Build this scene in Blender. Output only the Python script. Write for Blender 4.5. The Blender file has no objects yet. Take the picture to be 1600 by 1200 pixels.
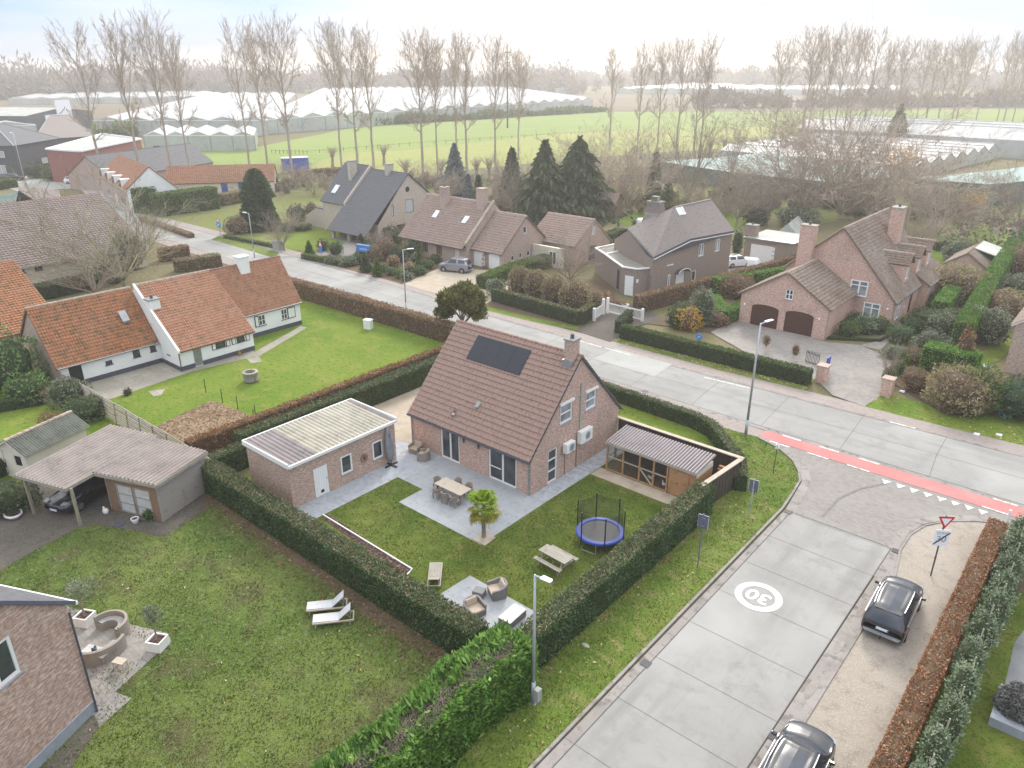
import bpy, math, random
import numpy as np
from math import sin, cos, pi, radians, atan2, hypot, sqrt
from mathutils import Vector, Matrix
random.seed(7); rng = np.random.default_rng(7)
scn = bpy.context.scene; col = scn.collection
# ---------------------------------------------------------------- camera geometry (metres, camera 24 m up like the drone)
F = 1170.0; TH = math.atan(494/1170); CT, ST = cos(TH), sin(TH); HC = 24.0
PH = radians(40.46); CP, SP = cos(PH), sin(PH)
def ray(px, py):
    u = (px-800)/F; v = (py-600)/F
    x = u; f = CT-v*ST; d = v*CT+ST
    return (x*CP-f*SP, x*SP+f*CP, -d)
def G(px, py, z=0.0):
    r = ray(px, py); t = (z-HC)/r[2]; return (r[0]*t, r[1]*t)
def HT(b, top):
    X, Y = G(*b); f = -X*SP+Y*CP; v = (top-600)/F
    return HC-f*(v*CT+ST)/(CT-v*ST)
# ---------------------------------------------------------------- objects
def link(o, parent=None):
    col.objects.link(o)
    if parent: o.parent = parent
    return o
def tag(o, label=None, cat=None, group=None, kind=None):
    if label: o['label'] = label
    if cat: o['category'] = cat
    if group: o['group'] = group
    if kind: o['kind'] = kind
    return o
def empty(name, loc, rz=0, label=None, cat=None, group=None):
    o = bpy.data.objects.new(name, None); o.empty_display_size = .3
    link(o); o.location = (loc[0], loc[1], loc[2] if len(loc) > 2 else 0); o.rotation_euler = (0, 0, rz)
    return tag(o, label, cat, group)
def copy_tree(o, parent=None):
    c = o.copy(); link(c, parent)
    for ch in list(o.children): copy_tree(ch, c)
    return c
def mesh_np(name, V, Fq, mats, parent=None, mi=None, smooth=False, uv=True):
    V = np.asarray(V, dtype=np.float32).reshape(-1, 3)
    me = bpy.data.meshes.new(name)
    if isinstance(Fq, np.ndarray):
        n, k = Fq.shape; lt = np.full(n, k, np.int32); flat = Fq.ravel().astype(np.int32)
    else:
        lt = np.array([len(f) for f in Fq], np.int32); n = len(lt)
        flat = np.fromiter((i for f in Fq for i in f), np.int32)
    ls = np.zeros(n, np.int32); ls[1:] = np.cumsum(lt)[:-1]
    me.vertices.add(len(V)); me.vertices.foreach_set('co', V.ravel())
    me.loops.add(len(flat)); me.loops.foreach_set('vertex_index', flat)
    me.polygons.add(n); me.polygons.foreach_set('loop_start', ls); me.polygons.foreach_set('loop_total', lt)
    if mi is not None: me.polygons.foreach_set('material_index', np.asarray(mi, np.int32))
    me.update(calc_edges=True); 
    me.polygons.foreach_set('use_smooth', np.full(n, bool(smooth)))
    for m in (mats if isinstance(mats, (list, tuple)) else [mats]): me.materials.append(m)
    if uv:
        nr = np.zeros(n*3, np.float32); me.polygons.foreach_get('normal', nr); nr = nr.reshape(-1, 3).astype(float)
        h = np.hypot(nr[:, 0], nr[:, 1]); flatm = h < .12
        t = np.stack([-nr[:, 1], nr[:, 0], np.zeros(n)], 1)/np.maximum(h, 1e-6)[:, None]
        t[flatm] = (1, 0, 0)
        b = np.cross(nr, t); b[flatm] = (0, 1, 0)
        fi = np.repeat(np.arange(n), lt); P = V[flat]
        UV = np.stack([(P*t[fi]).sum(1), (P*b[fi]).sum(1)], 1).astype(np.float32)
        l = me.uv_layers.new(name='UVMap'); l.data.foreach_set('uv', UV.ravel())
    o = bpy.data.objects.new(name, me)
    return link(o, parent)
class MB:
    def __init__(s): s.V = []; s.F = []; s.M = []; s.mats = []
    def mi(s, m):
        if m not in s.mats: s.mats.append(m)
        return s.mats.index(m)
    def face(s, pts, m):
        k = len(s.V); s.V += [tuple(p) for p in pts]; s.F.append(tuple(range(k, k+len(pts)))); s.M.append(s.mi(m)); return s
    def box(s, x0, y0, z0, x1, y1, z1, m, rz=0, c=None):
        P = [(x0,y0,z0),(x1,y0,z0),(x1,y1,z0),(x0,y1,z0),(x0,y0,z1),(x1,y0,z1),(x1,y1,z1),(x0,y1,z1)]
        if rz:
            cx, cy = c or ((x0+x1)/2, (y0+y1)/2); a, b = cos(rz), sin(rz)
            P = [(cx+(x-cx)*a-(y-cy)*b, cy+(x-cx)*b+(y-cy)*a, z) for x, y, z in P]
        return s.hexa(P, m)
    def hexa(s, P, m):
        k = len(s.V); s.V += [tuple(p) for p in P]; q = s.mi(m)
        for f in ((0,3,2,1),(4,5,6,7),(0,1,5,4),(1,2,6,5),(2,3,7,6),(3,0,4,7)): s.F.append(tuple(k+i for i in f)); s.M.append(q)
        return s
    def bar(s, a, b, w, h, m):   # rectangular bar from a to b
        a, b = Vector(a), Vector(b); d = (b-a).normalized()
        r = d.cross(Vector((0,0,1)));
        if r.length < 1e-3: r = Vector((1,0,0))
        r.normalize(); u = r.cross(d)
        r *= w/2; u *= h/2
        return s.hexa([a-r-u, a+r-u, b+r-u, b-r-u, a-r+u, a+r+u, b+r+u, b-r+u], m)
    def prism(s, poly, z0, z1, m, mt=None):
        n = len(poly)
        A = sum(poly[i][0]*poly[(i+1)%n][1]-poly[(i+1)%n][0]*poly[i][1] for i in range(n))
        if A < 0: poly = poly[::-1]
        s.face([(p[0], p[1], z1) for p in poly], mt or m); s.face([(p[0], p[1], z0) for p in poly[::-1]], m)
        for i in range(n):
            a, b = poly[i], poly[(i+1)%n]; s.face([(a[0],a[1],z0),(b[0],b[1],z0),(b[0],b[1],z1),(a[0],a[1],z1)], m)
        return s
    def tube(s, a, b, r0, r1, m, n=8, cap=True):
        a, b = Vector(a), Vector(b); d = (b-a).normalized()
        r = d.orthogonal().normalized(); u = d.cross(r); k = len(s.V); q = s.mi(m)
        for p, R in ((a, r0), (b, r1)):
            for i in range(n): t = 2*pi*i/n; s.V.append(tuple(p+(r*cos(t)+u*sin(t))*R))
        for i in range(n): j = (i+1)%n; s.F.append((k+i, k+j, k+n+j, k+n+i)); s.M.append(q)
        if cap: s.F.append(tuple(k+i for i in range(n))[::-1]); s.M.append(q); s.F.append(tuple(k+n+i for i in range(n))); s.M.append(q)
        return s
    def path(s, pts, r, m, n=6):
        for a, b in zip(pts, pts[1:]): s.tube(a, b, r, r, m, n)
        return s
    def lathe(s, prof, c, m, n=20, sx=1, sy=1, close=False):
        k = len(s.V); q = s.mi(m)
        for r, z in prof:
            for i in range(n): t = 2*pi*i/n; s.V.append((c[0]+r*cos(t)*sx, c[1]+r*sin(t)*sy, c[2]+z))
        for a in range(len(prof)-1):
            for i in range(n): j = (i+1)%n; s.F.append((k+a*n+i, k+a*n+j, k+(a+1)*n+j, k+(a+1)*n+i)); s.M.append(q)
        s.F.append(tuple(k+i for i in range(n))[::-1]); s.M.append(q)
        s.F.append(tuple(k+(len(prof)-1)*n+i for i in range(n))); s.M.append(q)
        return s
    def grid(s, P, m, wrap=False):
        P = np.asarray(P); a, b = P.shape[:2]; k = len(s.V); q = s.mi(m); s.V += [tuple(p) for p in P.reshape(-1, 3)]
        for i in range(a-1):
            for j in range(b-(0 if wrap else 1)): jj = (j+1)%b; s.F.append((k+i*b+j, k+i*b+jj, k+(i+1)*b+jj, k+(i+1)*b+j)); s.M.append(q)
        return s
    def build(s, name, parent=None, smooth=False, bevel=0, label=None, **t):
        o = mesh_np(name, np.array(s.V, np.float32), s.F, s.mats, parent, s.M, smooth)
        if bevel:
            b = o.modifiers.new('bevel', 'BEVEL'); b.width = bevel; b.segments = 2; b.limit_method = 'ANGLE'
        if label or t: tag(o, label, **t)
        return o
# ---------------------------------------------------------------- materials
class NT:
    def __init__(s, m): s.m = m; s.t = m.node_tree; s.t.nodes.clear()
    def n(s, ty, **k):
        o = s.t.nodes.new('ShaderNode'+ty)
        for a, v in k.items():
            if a[0] == '_': o.inputs[a[1:].replace('_', ' ')].default_value = v
            else: setattr(o, a, v)
        return o
    def l(s, a, b, ai=0, bi=0): s.t.links.new(a.outputs[ai], b.inputs[bi]); return b
MATS = {}
def c4(c): return (c[0], c[1], c[2], 1)
def S(r, g, b):   # sRGB 0-255 -> linear
    return tuple(((x/255)/12.92 if x/255 < .04045 else ((x/255+.055)/1.055)**2.4) for x in (r, g, b))
def mix(t, a, b, fac, mode='MIX', f=None):
    m = t.n('Mix', data_type='RGBA', blend_type=mode); 
    for idx, v in ((6, a), (7, b)):
        if isinstance(v, tuple): m.inputs[idx].default_value = c4(v)
        else: t.t.links.new(v, m.inputs[idx])
    if isinstance(fac, (int, float)): m.inputs[0].default_value = fac
    else: t.t.links.new(fac, m.inputs[0])
    return m.outputs[2]
def noise(t, vec, scale, detail=3, rough=.55, lo=.35, hi=.65):
    n = t.n('TexNoise'); n.inputs['Scale'].default_value = scale; n.inputs['Detail'].default_value = detail; n.inputs['Roughness'].default_value = rough
    t.t.links.new(vec, n.inputs['Vector'])
    r = t.n('MapRange'); r.inputs[1].default_value = lo; r.inputs[2].default_value = hi; t.t.links.new(n.outputs[0], r.inputs[0])
    return r.outputs[0]
def begin(name):
    m = bpy.data.materials.new(name); m.use_nodes = True; t = NT(m); MATS[name] = m
    out = t.n('OutputMaterial'); b = t.n('BsdfPrincipled'); t.l(b, out); return m, t, b, out
def fin(t, b, colr, rough=.8, metal=0, spec=.4, bump=None, bs=.3, bd=.02):
    if isinstance(colr, tuple): b.inputs['Base Color'].default_value = c4(colr)
    else: t.t.links.new(colr, b.inputs['Base Color'])
    b.inputs['Roughness'].default_value = rough; b.inputs['Metallic'].default_value = metal; b.inputs['Specular IOR Level'].default_value = spec
    if bump is not None:
        bp = t.n('Bump'); bp.inputs['Strength'].default_value = bs; bp.inputs['Distance'].default_value = bd
        t.t.links.new(bump, bp.inputs['Height']); t.t.links.new(bp.outputs[0], b.inputs['Normal'])
def pos(t): return t.n('NewGeometry').outputs['Position']
def objc(t): return t.n('TexCoord').outputs['Object']
def uvv(t, sx=1, sy=1):
    m = t.n('Mapping'); m.inputs['Scale'].default_value = (sx, sy, 1); t.t.links.new(t.n('TexCoord').outputs['UV'], m.inputs[0]); return m.outputs[0]
def plain(name, c, rough=.6, metal=0, spec=.4, var=.12, scale=3, coat=0):
    m, t, b, o = begin(name)
    v = objc(t); f = noise(t, v, scale, 4); g = noise(t, v, scale*9, 3)
    d = tuple(x*(1-var*2) for x in c); l = tuple(min(1, x*(1+var)) for x in c)
    cc = mix(t, mix(t, d, l, f), c, g); fin(t, b, cc, rough, metal, spec)
    if coat: b.inputs['Coat Weight'].default_value = coat; b.inputs['Coat Roughness'].default_value = .1
    return m
def brick(name, c1, c2, mortar, bw=.22, bh=.075, stain=(.25,.2,.17), st=.25, ms=.012):
    m, t, b, o = begin(name)
    br = t.n('TexBrick'); br.offset = .5
    br.inputs['Scale'].default_value = 1; br.inputs['Brick Width'].default_value = bw; br.inputs['Row Height'].default_value = bh
    br.inputs['Mortar Size'].default_value = ms; br.inputs['Mortar Smooth'].default_value = .3
    br.inputs['Color1'].default_value = c4(c1); br.inputs['Color2'].default_value = c4(c2); br.inputs['Mortar'].default_value = c4(mortar)
    t.t.links.new(uvv(t), br.inputs['Vector'])
    p = objc(t); n1 = noise(t, p, .7, 4); n2 = noise(t, p, 6, 4, lo=.45, hi=.8)
    c = mix(t, br.outputs[0], stain, noise(t, p, .5, 5, .65, .5, .75)); 
    c = mix(t, br.outputs[0], c, st*2); c = mix(t, c, tuple(x*1.25 for x in c1), n2)
    sep = t.n('Mapping'); sep.inputs['Scale'].default_value = (4.5, 13, 1)
    t.t.links.new(t.n('TexCoord').outputs['UV'], sep.inputs[0])
    n3 = noise(t, sep.outputs[0], 1, 2, .5, .4, .6); c = mix(t, c, mix(t, c, (.1,.06,.05), .4), n3)
    fin(t, b, c, .9, 0, .2, br.outputs[1], -.3, .01); return m
def tile(name, c1, c2, c3, moss=(.1,.09,.04), ms=.3, bw=.22, bh=.34, rough=.75, msc=1.3):
    m, t, b, o = begin(name)
    br = t.n('TexBrick'); br.offset = 0
    br.inputs['Scale'].default_value = 1; br.inputs['Brick Width'].default_value = bw; br.inputs['Row Height'].default_value = bh; br.inputs['Mortar Size'].default_value = 0
    br.inputs['Color1'].default_value = c4(c1); br.inputs['Color2'].default_value = c4(c2); t.t.links.new(uvv(t), br.inputs['Vector'])
    p = objc(t); c = mix(t, br.outputs[0], c3, noise(t, p, .45, 5, .6))
    c = mix(t, c, moss, mix(t, (0,0,0), (ms,ms,ms), noise(t, p, msc, 6, .75, .47, .72)))
    c = mix(t, c, tuple(x*.62 for x in c1), noise(t, uvv(t, 2.8, 2.9), 1, 2, .5, .55, .75)); 
    fin(t, b, c, rough, 0, .3); return m
def ground(name, cs, sc=(.06, .5, 4), rough=.95, bs=.6, bd=.05, fine=30, streak=None):
    m, t, b, o = begin(name); p = pos(t)
    c = mix(t, cs[0], cs[1], noise(t, p, sc[0], 4, .6, .4, .6))
    c = mix(t, c, cs[2], noise(t, p, sc[1], 5, .6, .5, .68))
    if len(cs) > 3: c = mix(t, c, cs[3], noise(t, p, sc[2], 4, .6, .52, .66))
    if len(cs) > 4: c = mix(t, c, cs[4], noise(t, p, sc[2]*2.3, 4, .7, .58, .66))
    if streak:
        mp = t.n('Mapping'); mp.inputs['Scale'].default_value = (*streak, 1); t.t.links.new(p, mp.inputs[0]); s1 = noise(t, mp.outputs[0], 1, 4, .6, .5, .75); c = mix(t, c, tuple(x*.87 for x in cs[0]), s1); c = mix(t, c, tuple(x*1.12 for x in cs[1]), noise(t, p, .09, 3, .5, .5, .62)); c = mix(t, c, tuple(x*.62 for x in cs[0]), noise(t, p, 2.2, 6, .75, .66, .8))
    f = noise(t, p, fine, 3, .6, .3, .7); c = mix(t, mix(t, c, (0,0,0), .28 if fine > 25 else .30), c, f)
    fin(t, b, c, rough, 0, .15, f, bs, bd); return m
def leafmat(name, cs, trans=.25, rough=.6):
    m, t, b, o = begin(name); g = t.n('NewGeometry')
    cr = t.n('ValToRGB'); t.t.links.new(g.outputs['Random Per Island'], cr.inputs[0]); cr.color_ramp.interpolation = 'CONSTANT'
    e = cr.color_ramp.elements; e[0].position = 0; e[0].color = c4(cs[0]); e[1].position = 1/len(cs); e[1].color = c4(cs[1])
    for i, c in enumerate(cs[2:]): x = e.new((i+2)/len(cs)); x.color = c4(c)
    oi = t.n('ObjectInfo'); hs = t.n('HueSaturation'); mr = t.n('MapRange'); mr.inputs[3].default_value = .8; mr.inputs[4].default_value = 1.2
    t.t.links.new(oi.outputs['Random'], mr.inputs[0]); t.t.links.new(mr.outputs[0], hs.inputs['Value']); t.t.links.new(cr.outputs[0], hs.inputs['Color'])
    cc = mix(t, hs.outputs[0], tuple(x*.6 for x in cs[0]), noise(t, pos(t), .8, 3, .6, .45, .75))
    fin(t, b, cc, rough, 0, .2)
    tr = t.n('BsdfTranslucent'); t.t.links.new(cc, tr.inputs[0]); ms = t.n('MixShader'); ms.inputs[0].default_value = trans
    t.t.links.new(b.outputs[0], ms.inputs[1]); t.t.links.new(tr.outputs[0], ms.inputs[2]); t.t.links.new(ms.outputs[0], o.inputs[0])
    return m
def glassm(name, c=(.02,.025,.03), rough=.06, spec=.9):
    m, t, b, o = begin(name); p = objc(t); fin(t, b, mix(t, c, tuple(min(1,x*2.2) for x in c), noise(t, p, 1.1, 2)), rough, 0, spec); return m
M = {}
M['brick_main'] = brick('brick_main', (.50,.29,.225), (.64,.44,.365), (.62,.54,.47))
M['brick_annex'] = brick('brick_annex', (.46,.275,.205), (.57,.40,.325), (.62,.56,.5))
M['brick_big'] = brick('brick_big', (.60,.34,.26), (.74,.50,.41), (.66,.55,.48))
M['brick_bl'] = brick('brick_bl', (.42,.215,.155), (.72,.54,.46), (.60,.52,.46), .24, .06)
M['brick_farm'] = brick('brick_farm', (.46,.32,.26), (.55,.41,.35), (.55,.48,.43))
M['brick_brown'] = brick('brick_brown', (.28,.22,.185), (.34,.275,.23), (.33,.28,.24), st=.1)
M['brick_grey'] = brick('brick_grey', (.54,.47,.39), (.62,.55,.46), (.56,.5,.43), st=.12)
M['brick_red'] = brick('brick_red', (.30,.09,.075), (.38,.13,.11), (.3,.17,.15), st=.1)
M['tile_main'] = tile('tile_main', (.275,.175,.14), (.33,.215,.175), (.30,.20,.165), (.22,.185,.15), .5, .3, .36)
M['tile_orange'] = tile('tile_orange', (.26,.10,.045), (.42,.18,.08), (.33,.155,.08), (.095,.08,.04), 1.2, msc=1.8)
M['tile_orange_clean'] = tile('tile_orange_clean', (.27,.12,.07), (.42,.205,.12), (.36,.185,.115), (.14,.095,.05), 1.0, msc=2.0)
M['tile_brown'] = tile('tile_brown', (.25,.165,.14), (.32,.225,.195), (.285,.215,.19), (.16,.145,.09), .7)
M['tile_big'] = tile('tile_big', (.155,.105,.08), (.235,.17,.135), (.26,.21,.18), (.12,.11,.06), .7)
M['tile_barn'] = tile('tile_barn', (.185,.135,.12), (.26,.20,.18), (.225,.18,.165), (.30,.27,.25), .4, .3, .4)
M['slate'] = tile('slate', (.105,.108,.12), (.135,.135,.15), (.12,.12,.13), (.15,.15,.15), .3, .3, .25)
M['slate_brown'] = tile('slate_brown', (.225,.19,.175), (.25,.21,.195), (.24,.205,.19), (.27,.235,.22), .3, .35, .3)
M['ridge'] = plain('ridge', (.26,.15,.12), .85, var=.25)
M['ridge_pale'] = plain('ridge_pale', (.42,.33,.27), .85, var=.25)
M['white_paint'] = plain('white_paint', (.78,.77,.74), .6, var=.05)
M['white_wall'] = plain('white_wall', (.80,.80,.78), .8, var=.05, scale=.8)
M['cream_wall'] = plain('cream_wall', (.66,.61,.5), .8, var=.07, scale=1)
M['pvc'] = plain('pvc', (.80,.80,.79), .35, var=.02)
M['glass'] = glassm('glass', (.03,.035,.04), .08, .9); M['glass_lit'] = glassm('glass_lit', (.16,.17,.18), .12, .6)
M['curtain'] = plain('curtain', (.5,.5,.5), .9)
M['glass_sky'] = glassm('glass_sky', (.62,.66,.70), .2, .5)
M['zinc'] = plain('zinc', (.36,.37,.38), .45, .6, var=.15)
M['black'] = plain('black', (.02,.02,.022), .5)
M['dark_grey'] = plain('dark_grey', (.07,.075,.085), .55)
M['tar'] = plain('tar', (.075,.08,.10), .7, var=.2)
M['solar'] = plain('solar', (.014,.018,.03), .35, spec=.4, var=.1)
M['concrete'] = ground('concrete', [(.315,.307,.293), (.36,.352,.337), (.28,.273,.26), (.335,.327,.312)], (.25, 1.2, 9), bs=.15, bd=.005, fine=60, streak=(1.2,.12))
M['concrete_main'] = ground('concrete_main', [(.32,.315,.30), (.365,.36,.345), (.285,.28,.27), (.34,.335,.32)], (.15, .7, 5), bs=.15, bd=.005, fine=60, streak=(.08,1.3))
M['concrete_new'] = ground('concrete_new', [(.40,.40,.375), (.43,.43,.41), (.37,.37,.35)], (.15, .7, 5), bs=.15, bd=.005, fine=60)
M['gutter'] = ground('gutter', [(.31,.285,.265), (.36,.33,.31), (.27,.25,.235), (.21,.19,.175)], (.3, .8, 2), bs=.2, bd=.01, fine=50)
M['gutter_hollow'] = plain('gutter_hollow', (.27,.24,.215), .9, var=.2, scale=2); M['skid'] = plain('skid', (.19,.175,.165), .9, var=.2, scale=3)
M['joint'] = plain('joint', (.09,.085,.08), .95)

M['stone_dark'] = ground('stone_dark', [(.20,.205,.21), (.24,.245,.25), (.18,.18,.185)], (.3, 1.1, 9), bs=.1, bd=.004, fine=50)
M['plinth'] = plain('plinth', (.30,.32,.36), .8, var=.1)
M['tan'] = ground('tan', [(.44,.375,.295), (.50,.43,.345), (.38,.32,.25)], (.3, 1.1, 9), bs=.2, bd=.01, fine=60)
M['gravel'] = ground('gravel', [(.47,.41,.345), (.53,.47,.405), (.38,.33,.275), (.58,.53,.47), (.26,.20,.155)], (.12, 1.5, 14), bs=.8, bd=.03, fine=45)
M['gravel_dark'] = ground('gravel_dark', [(.13,.115,.10), (.17,.15,.13), (.10,.11,.07), (.24,.21,.19), (.1,.08,.06)], (.3, 2, 14), bs=.8, bd=.03, fine=45)
M['mulch'] = ground('mulch', [(.11,.06,.055), (.17,.10,.09), (.08,.05,.045), (.32,.23,.2), (.05,.03,.03)], (.5, 4, 14), bs=1, bd=.04, fine=30)
M['soil'] = ground('soil', [(.16,.115,.08), (.21,.15,.10), (.13,.12,.06), (.22,.15,.09), (.08,.06,.04)], (.15, 1, 6), bs=1, bd=.05, fine=12)
M['straw'] = ground('straw', [(.40,.28,.18), (.47,.34,.23), (.22,.17,.10), (.54,.41,.30), (.12,.10,.07)], (.3, 1.2, 3), bs=1, bd=.1, fine=12)
GR = lambda *c: list(c)
M['grass_a'] = ground('grass_a', [(.115,.18,.024), (.19,.23,.042), (.235,.24,.06), (.08,.135,.02), (.16,.18,.05)], (.22, .9, 5), fine=22, bs=.8, bd=.06)
M['grass_left'] = ground('grass_left', [(.12,.19,.035), (.20,.25,.06), (.145,.13,.06), (.215,.275,.105), (.07,.08,.038)], (.14, .45, 4), fine=18, bs=.9, bd=.07)
M['grass_farm'] = ground('grass_farm', [(.135,.225,.022), (.20,.27,.036), (.255,.275,.06), (.095,.17,.022), (.235,.24,.065)], (.12, .6, 3), fine=20, bs=.6, bd=.06)
M['grass_verge'] = ground('grass_verge', [(.14,.225,.033), (.22,.28,.058), (.32,.295,.115), (.085,.155,.024), (.18,.21,.06)], (.2, 1, 6), fine=20, bs=.8, bd=.06)
M['grass_far'] = ground('grass_far', [(.18,.21,.055), (.22,.22,.08), (.20,.165,.09), (.15,.18,.05), (.12,.11,.06)], (.03, .2, 1), fine=3, bs=.3)
M['field_green'] = ground('field_green', [(.21,.29,.07), (.24,.31,.08), (.27,.32,.1)], (.01, .05, 1), fine=1, bs=.2)
M['field_yellow'] = ground('field_yellow', [(.28,.32,.08), (.33,.34,.1), (.27,.29,.11), (.36,.34,.14)], (.02, .08, .4), fine=1, bs=.2)
M['field_lime'] = ground('field_lime', [(.30,.40,.03), (.32,.42,.04), (.28,.36,.05)], (.02, .08, .4), fine=1, bs=.2)
M['field_brown'] = ground('field_brown', [(.20,.15,.10), (.24,.185,.13), (.17,.16,.08)], (.01, .05, 1), fine=1, bs=.2)
M['earth'] = ground('earth', [(.17,.15,.075), (.20,.18,.09), (.13,.15,.05), (.21,.17,.11)], (.02, .12, 1), fine=3, bs=.3)
def pavers(name, c1, c2, mort, w=.22, h=.11, st=(.3,.28,.26), off=.5):
    m, t, b, o = begin(name); br = t.n('TexBrick'); br.offset = off
    for k, v in (('Scale', 1), ('Brick Width', w), ('Row Height', h), ('Mortar Size', .008)): br.inputs[k].default_value = v
    br.inputs['Color1'].default_value = c4(c1); br.inputs['Color2'].default_value = c4(c2); br.inputs['Mortar'].default_value = c4(mort)
    p = pos(t); t.t.links.new(p, br.inputs['Vector'])
    c = mix(t, br.outputs[0], st, noise(t, p, .35, 5, .6, .45, .75)); c = mix(t, c, tuple(x*.7 for x in c1), noise(t, p, 2.5, 5, .7, .52, .8))
    fin(t, b, c, .9, 0, .2, br.outputs[1], -.4, .01); return m
M['pavers'] = pavers('pavers', (.235,.215,.20), (.29,.27,.25), (.17,.155,.145), st=(.28,.265,.25))
M['stone'] = pavers('stone', (.30,.315,.335), (.335,.35,.37), (.2,.205,.215), .8, .8, st=(.36,.37,.385), off=0)
M['pavers_grey'] = pavers('pavers_grey', (.22,.205,.19), (.29,.275,.255), (.165,.155,.14), .3, .2, st=(.31,.285,.26))
M['pavers_pink'] = pavers('pavers_pink', (.29,.245,.225), (.35,.30,.28), (.22,.19,.17), st=(.31,.28,.26))
M['pavers_blue'] = pavers('pavers_blue', (.30,.32,.355), (.42,.44,.47), (.34,.36,.38), .25, .2, st=(.36,.38,.42))
M['patio_old'] = pavers('patio_old', (.27,.25,.215), (.34,.31,.27), (.16,.15,.1), .9, .9, st=(.24,.23,.17), off=0)
M['red_paint'] = ground('red_paint', [(.58,.215,.205), (.62,.27,.26), (.50,.225,.21), (.38,.25,.235)], (.3, 1.5, 5), bs=.1, bd=.004, fine=50)
def worn(name, c, under, lo, hi):
    m, t, b, o = begin(name); p = pos(t); fin(t, b, mix(t, c, under, noise(t, p, 6, 5, .7, lo, hi)), .85, 0, .2); return m
M['road_white'] = worn('road_white', (.74,.74,.72), (.5,.49,.47), .55, .75)
M['road_white_worn'] = worn('road_white_worn', (.74,.73,.71), (.37,.35,.33), .50, .58)
def wood(name, c1, c2, rough=.8, sc=(1, 14, 14)):
    m, t, b, o = begin(name); mp = t.n('Mapping'); mp.inputs['Scale'].default_value = sc; t.t.links.new(objc(t), mp.inputs[0])
    f = noise(t, mp.outputs[0], 2.5, 5, .6, .35, .65); c = mix(t, mix(t, c1, c2, f), tuple(x*.55 for x in c1), noise(t, objc(t), 1.6, 4, .6, .55, .85)); fin(t, b, c, rough, 0, .2, f, .2, .01); return m
M['wood_grey'] = wood('wood_grey', (.27,.245,.21), (.39,.36,.31)); M['wood_weather'] = wood('wood_weather', (.26,.235,.21), (.37,.335,.31))
M['wood_orange'] = wood('wood_orange', (.38,.20,.10), (.5,.29,.15)); M['wood_dark'] = wood('wood_dark', (.06,.045,.038), (.095,.075,.062), sc=(14, 14, 1))
M['wood_pale'] = wood('wood_pale', (.40,.345,.275), (.50,.44,.36)); M['wood_brown'] = wood('wood_brown', (.19,.12,.08), (.27,.18,.12))
M['wood_post'] = wood('wood_post', (.25,.22,.16), (.36,.32,.25), sc=(9, 9, 1))
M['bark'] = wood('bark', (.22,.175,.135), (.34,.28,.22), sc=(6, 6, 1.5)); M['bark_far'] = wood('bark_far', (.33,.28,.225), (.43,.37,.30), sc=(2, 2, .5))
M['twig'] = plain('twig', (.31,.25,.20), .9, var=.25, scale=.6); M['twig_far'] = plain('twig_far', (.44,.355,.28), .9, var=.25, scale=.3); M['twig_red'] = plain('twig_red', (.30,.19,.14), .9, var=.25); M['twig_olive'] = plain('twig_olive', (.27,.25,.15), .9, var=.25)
M['twig_dark'] = plain('twig_dark', (.14,.105,.08), .95, var=.3, scale=6); M['core_green'] = plain('core_green', (.035,.05,.02), .95, var=.4, scale=4)
M['core_brown'] = plain('core_brown', (.10,.065,.04), .95, var=.4, scale=4)
M['leaf_hedge'] = leafmat('leaf_hedge', [(.06,.12,.038), (.09,.18,.055), (.13,.20,.08), (.055,.09,.035), (.20,.26,.125)])
M['leaf_top'] = leafmat('leaf_top', [(.22,.21,.115), (.33,.275,.17), (.13,.18,.065), (.40,.32,.21), (.24,.15,.09)])
M['leaf_conifer'] = leafmat('leaf_conifer', [(.14,.28,.05), (.19,.34,.07), (.10,.20,.04), (.26,.38,.10), (.07,.14,.035)])
M['leaf_thuja'] = leafmat('leaf_thuja', [(.12,.19,.035), (.17,.25,.05), (.085,.14,.026), (.14,.20,.045)])
M['leaf_yew'] = leafmat('leaf_yew', [(.12,.25,.035), (.16,.31,.05), (.09,.19,.03), (.19,.33,.07)])
M['leaf_round'] = leafmat('leaf_round', [(.06,.12,.04), (.085,.16,.055), (.045,.09,.03), (.11,.18,.07)])
M['leaf_dark'] = leafmat('leaf_dark', [(.08,.11,.045), (.11,.15,.06), (.06,.085,.035), (.13,.16,.08)])
M['leaf_spruce'] = leafmat('leaf_spruce', [(.16,.21,.21), (.22,.27,.28), (.12,.16,.15), (.26,.30,.32)])
M['leaf_pine'] = leafmat('leaf_pine', [(.12,.13,.035), (.19,.185,.055), (.08,.09,.03), (.25,.235,.08)])
M['leaf_beech'] = leafmat('leaf_beech', [(.30,.13,.05), (.36,.18,.08), (.22,.10,.045), (.42,.26,.14), (.12,.10,.04)])
M['leaf_beech_bright'] = leafmat('leaf_beech_bright', [(.38,.17,.085), (.46,.24,.13), (.28,.12,.06), (.55,.37,.24), (.25,.18,.09)])
M['leaf_beech_dull'] = leafmat('leaf_beech_dull', [(.32,.185,.11), (.38,.24,.15), (.24,.15,.09), (.43,.30,.20), (.2,.19,.09)])
M['leaf_brown'] = leafmat('leaf_brown', [(.34,.26,.155), (.41,.33,.21), (.26,.22,.11), (.22,.235,.09)])
M['leaf_olive'] = leafmat('leaf_olive', [(.22,.28,.16), (.32,.38,.25), (.15,.21,.11), (.42,.46,.34), (.10,.16,.08)])
M['leaf_sage'] = leafmat('leaf_sage', [(.17,.20,.13), (.25,.28,.20), (.13,.16,.09), (.32,.33,.25)])
M['leaf_yellow'] = leafmat('leaf_yellow', [(.60,.36,.04), (.70,.45,.06), (.45,.28,.05), (.5,.3,.08)])
M['leaf_bamboo'] = leafmat('leaf_bamboo', [(.10,.20,.05), (.17,.28,.09), (.07,.14,.035), (.24,.34,.13)])
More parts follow.
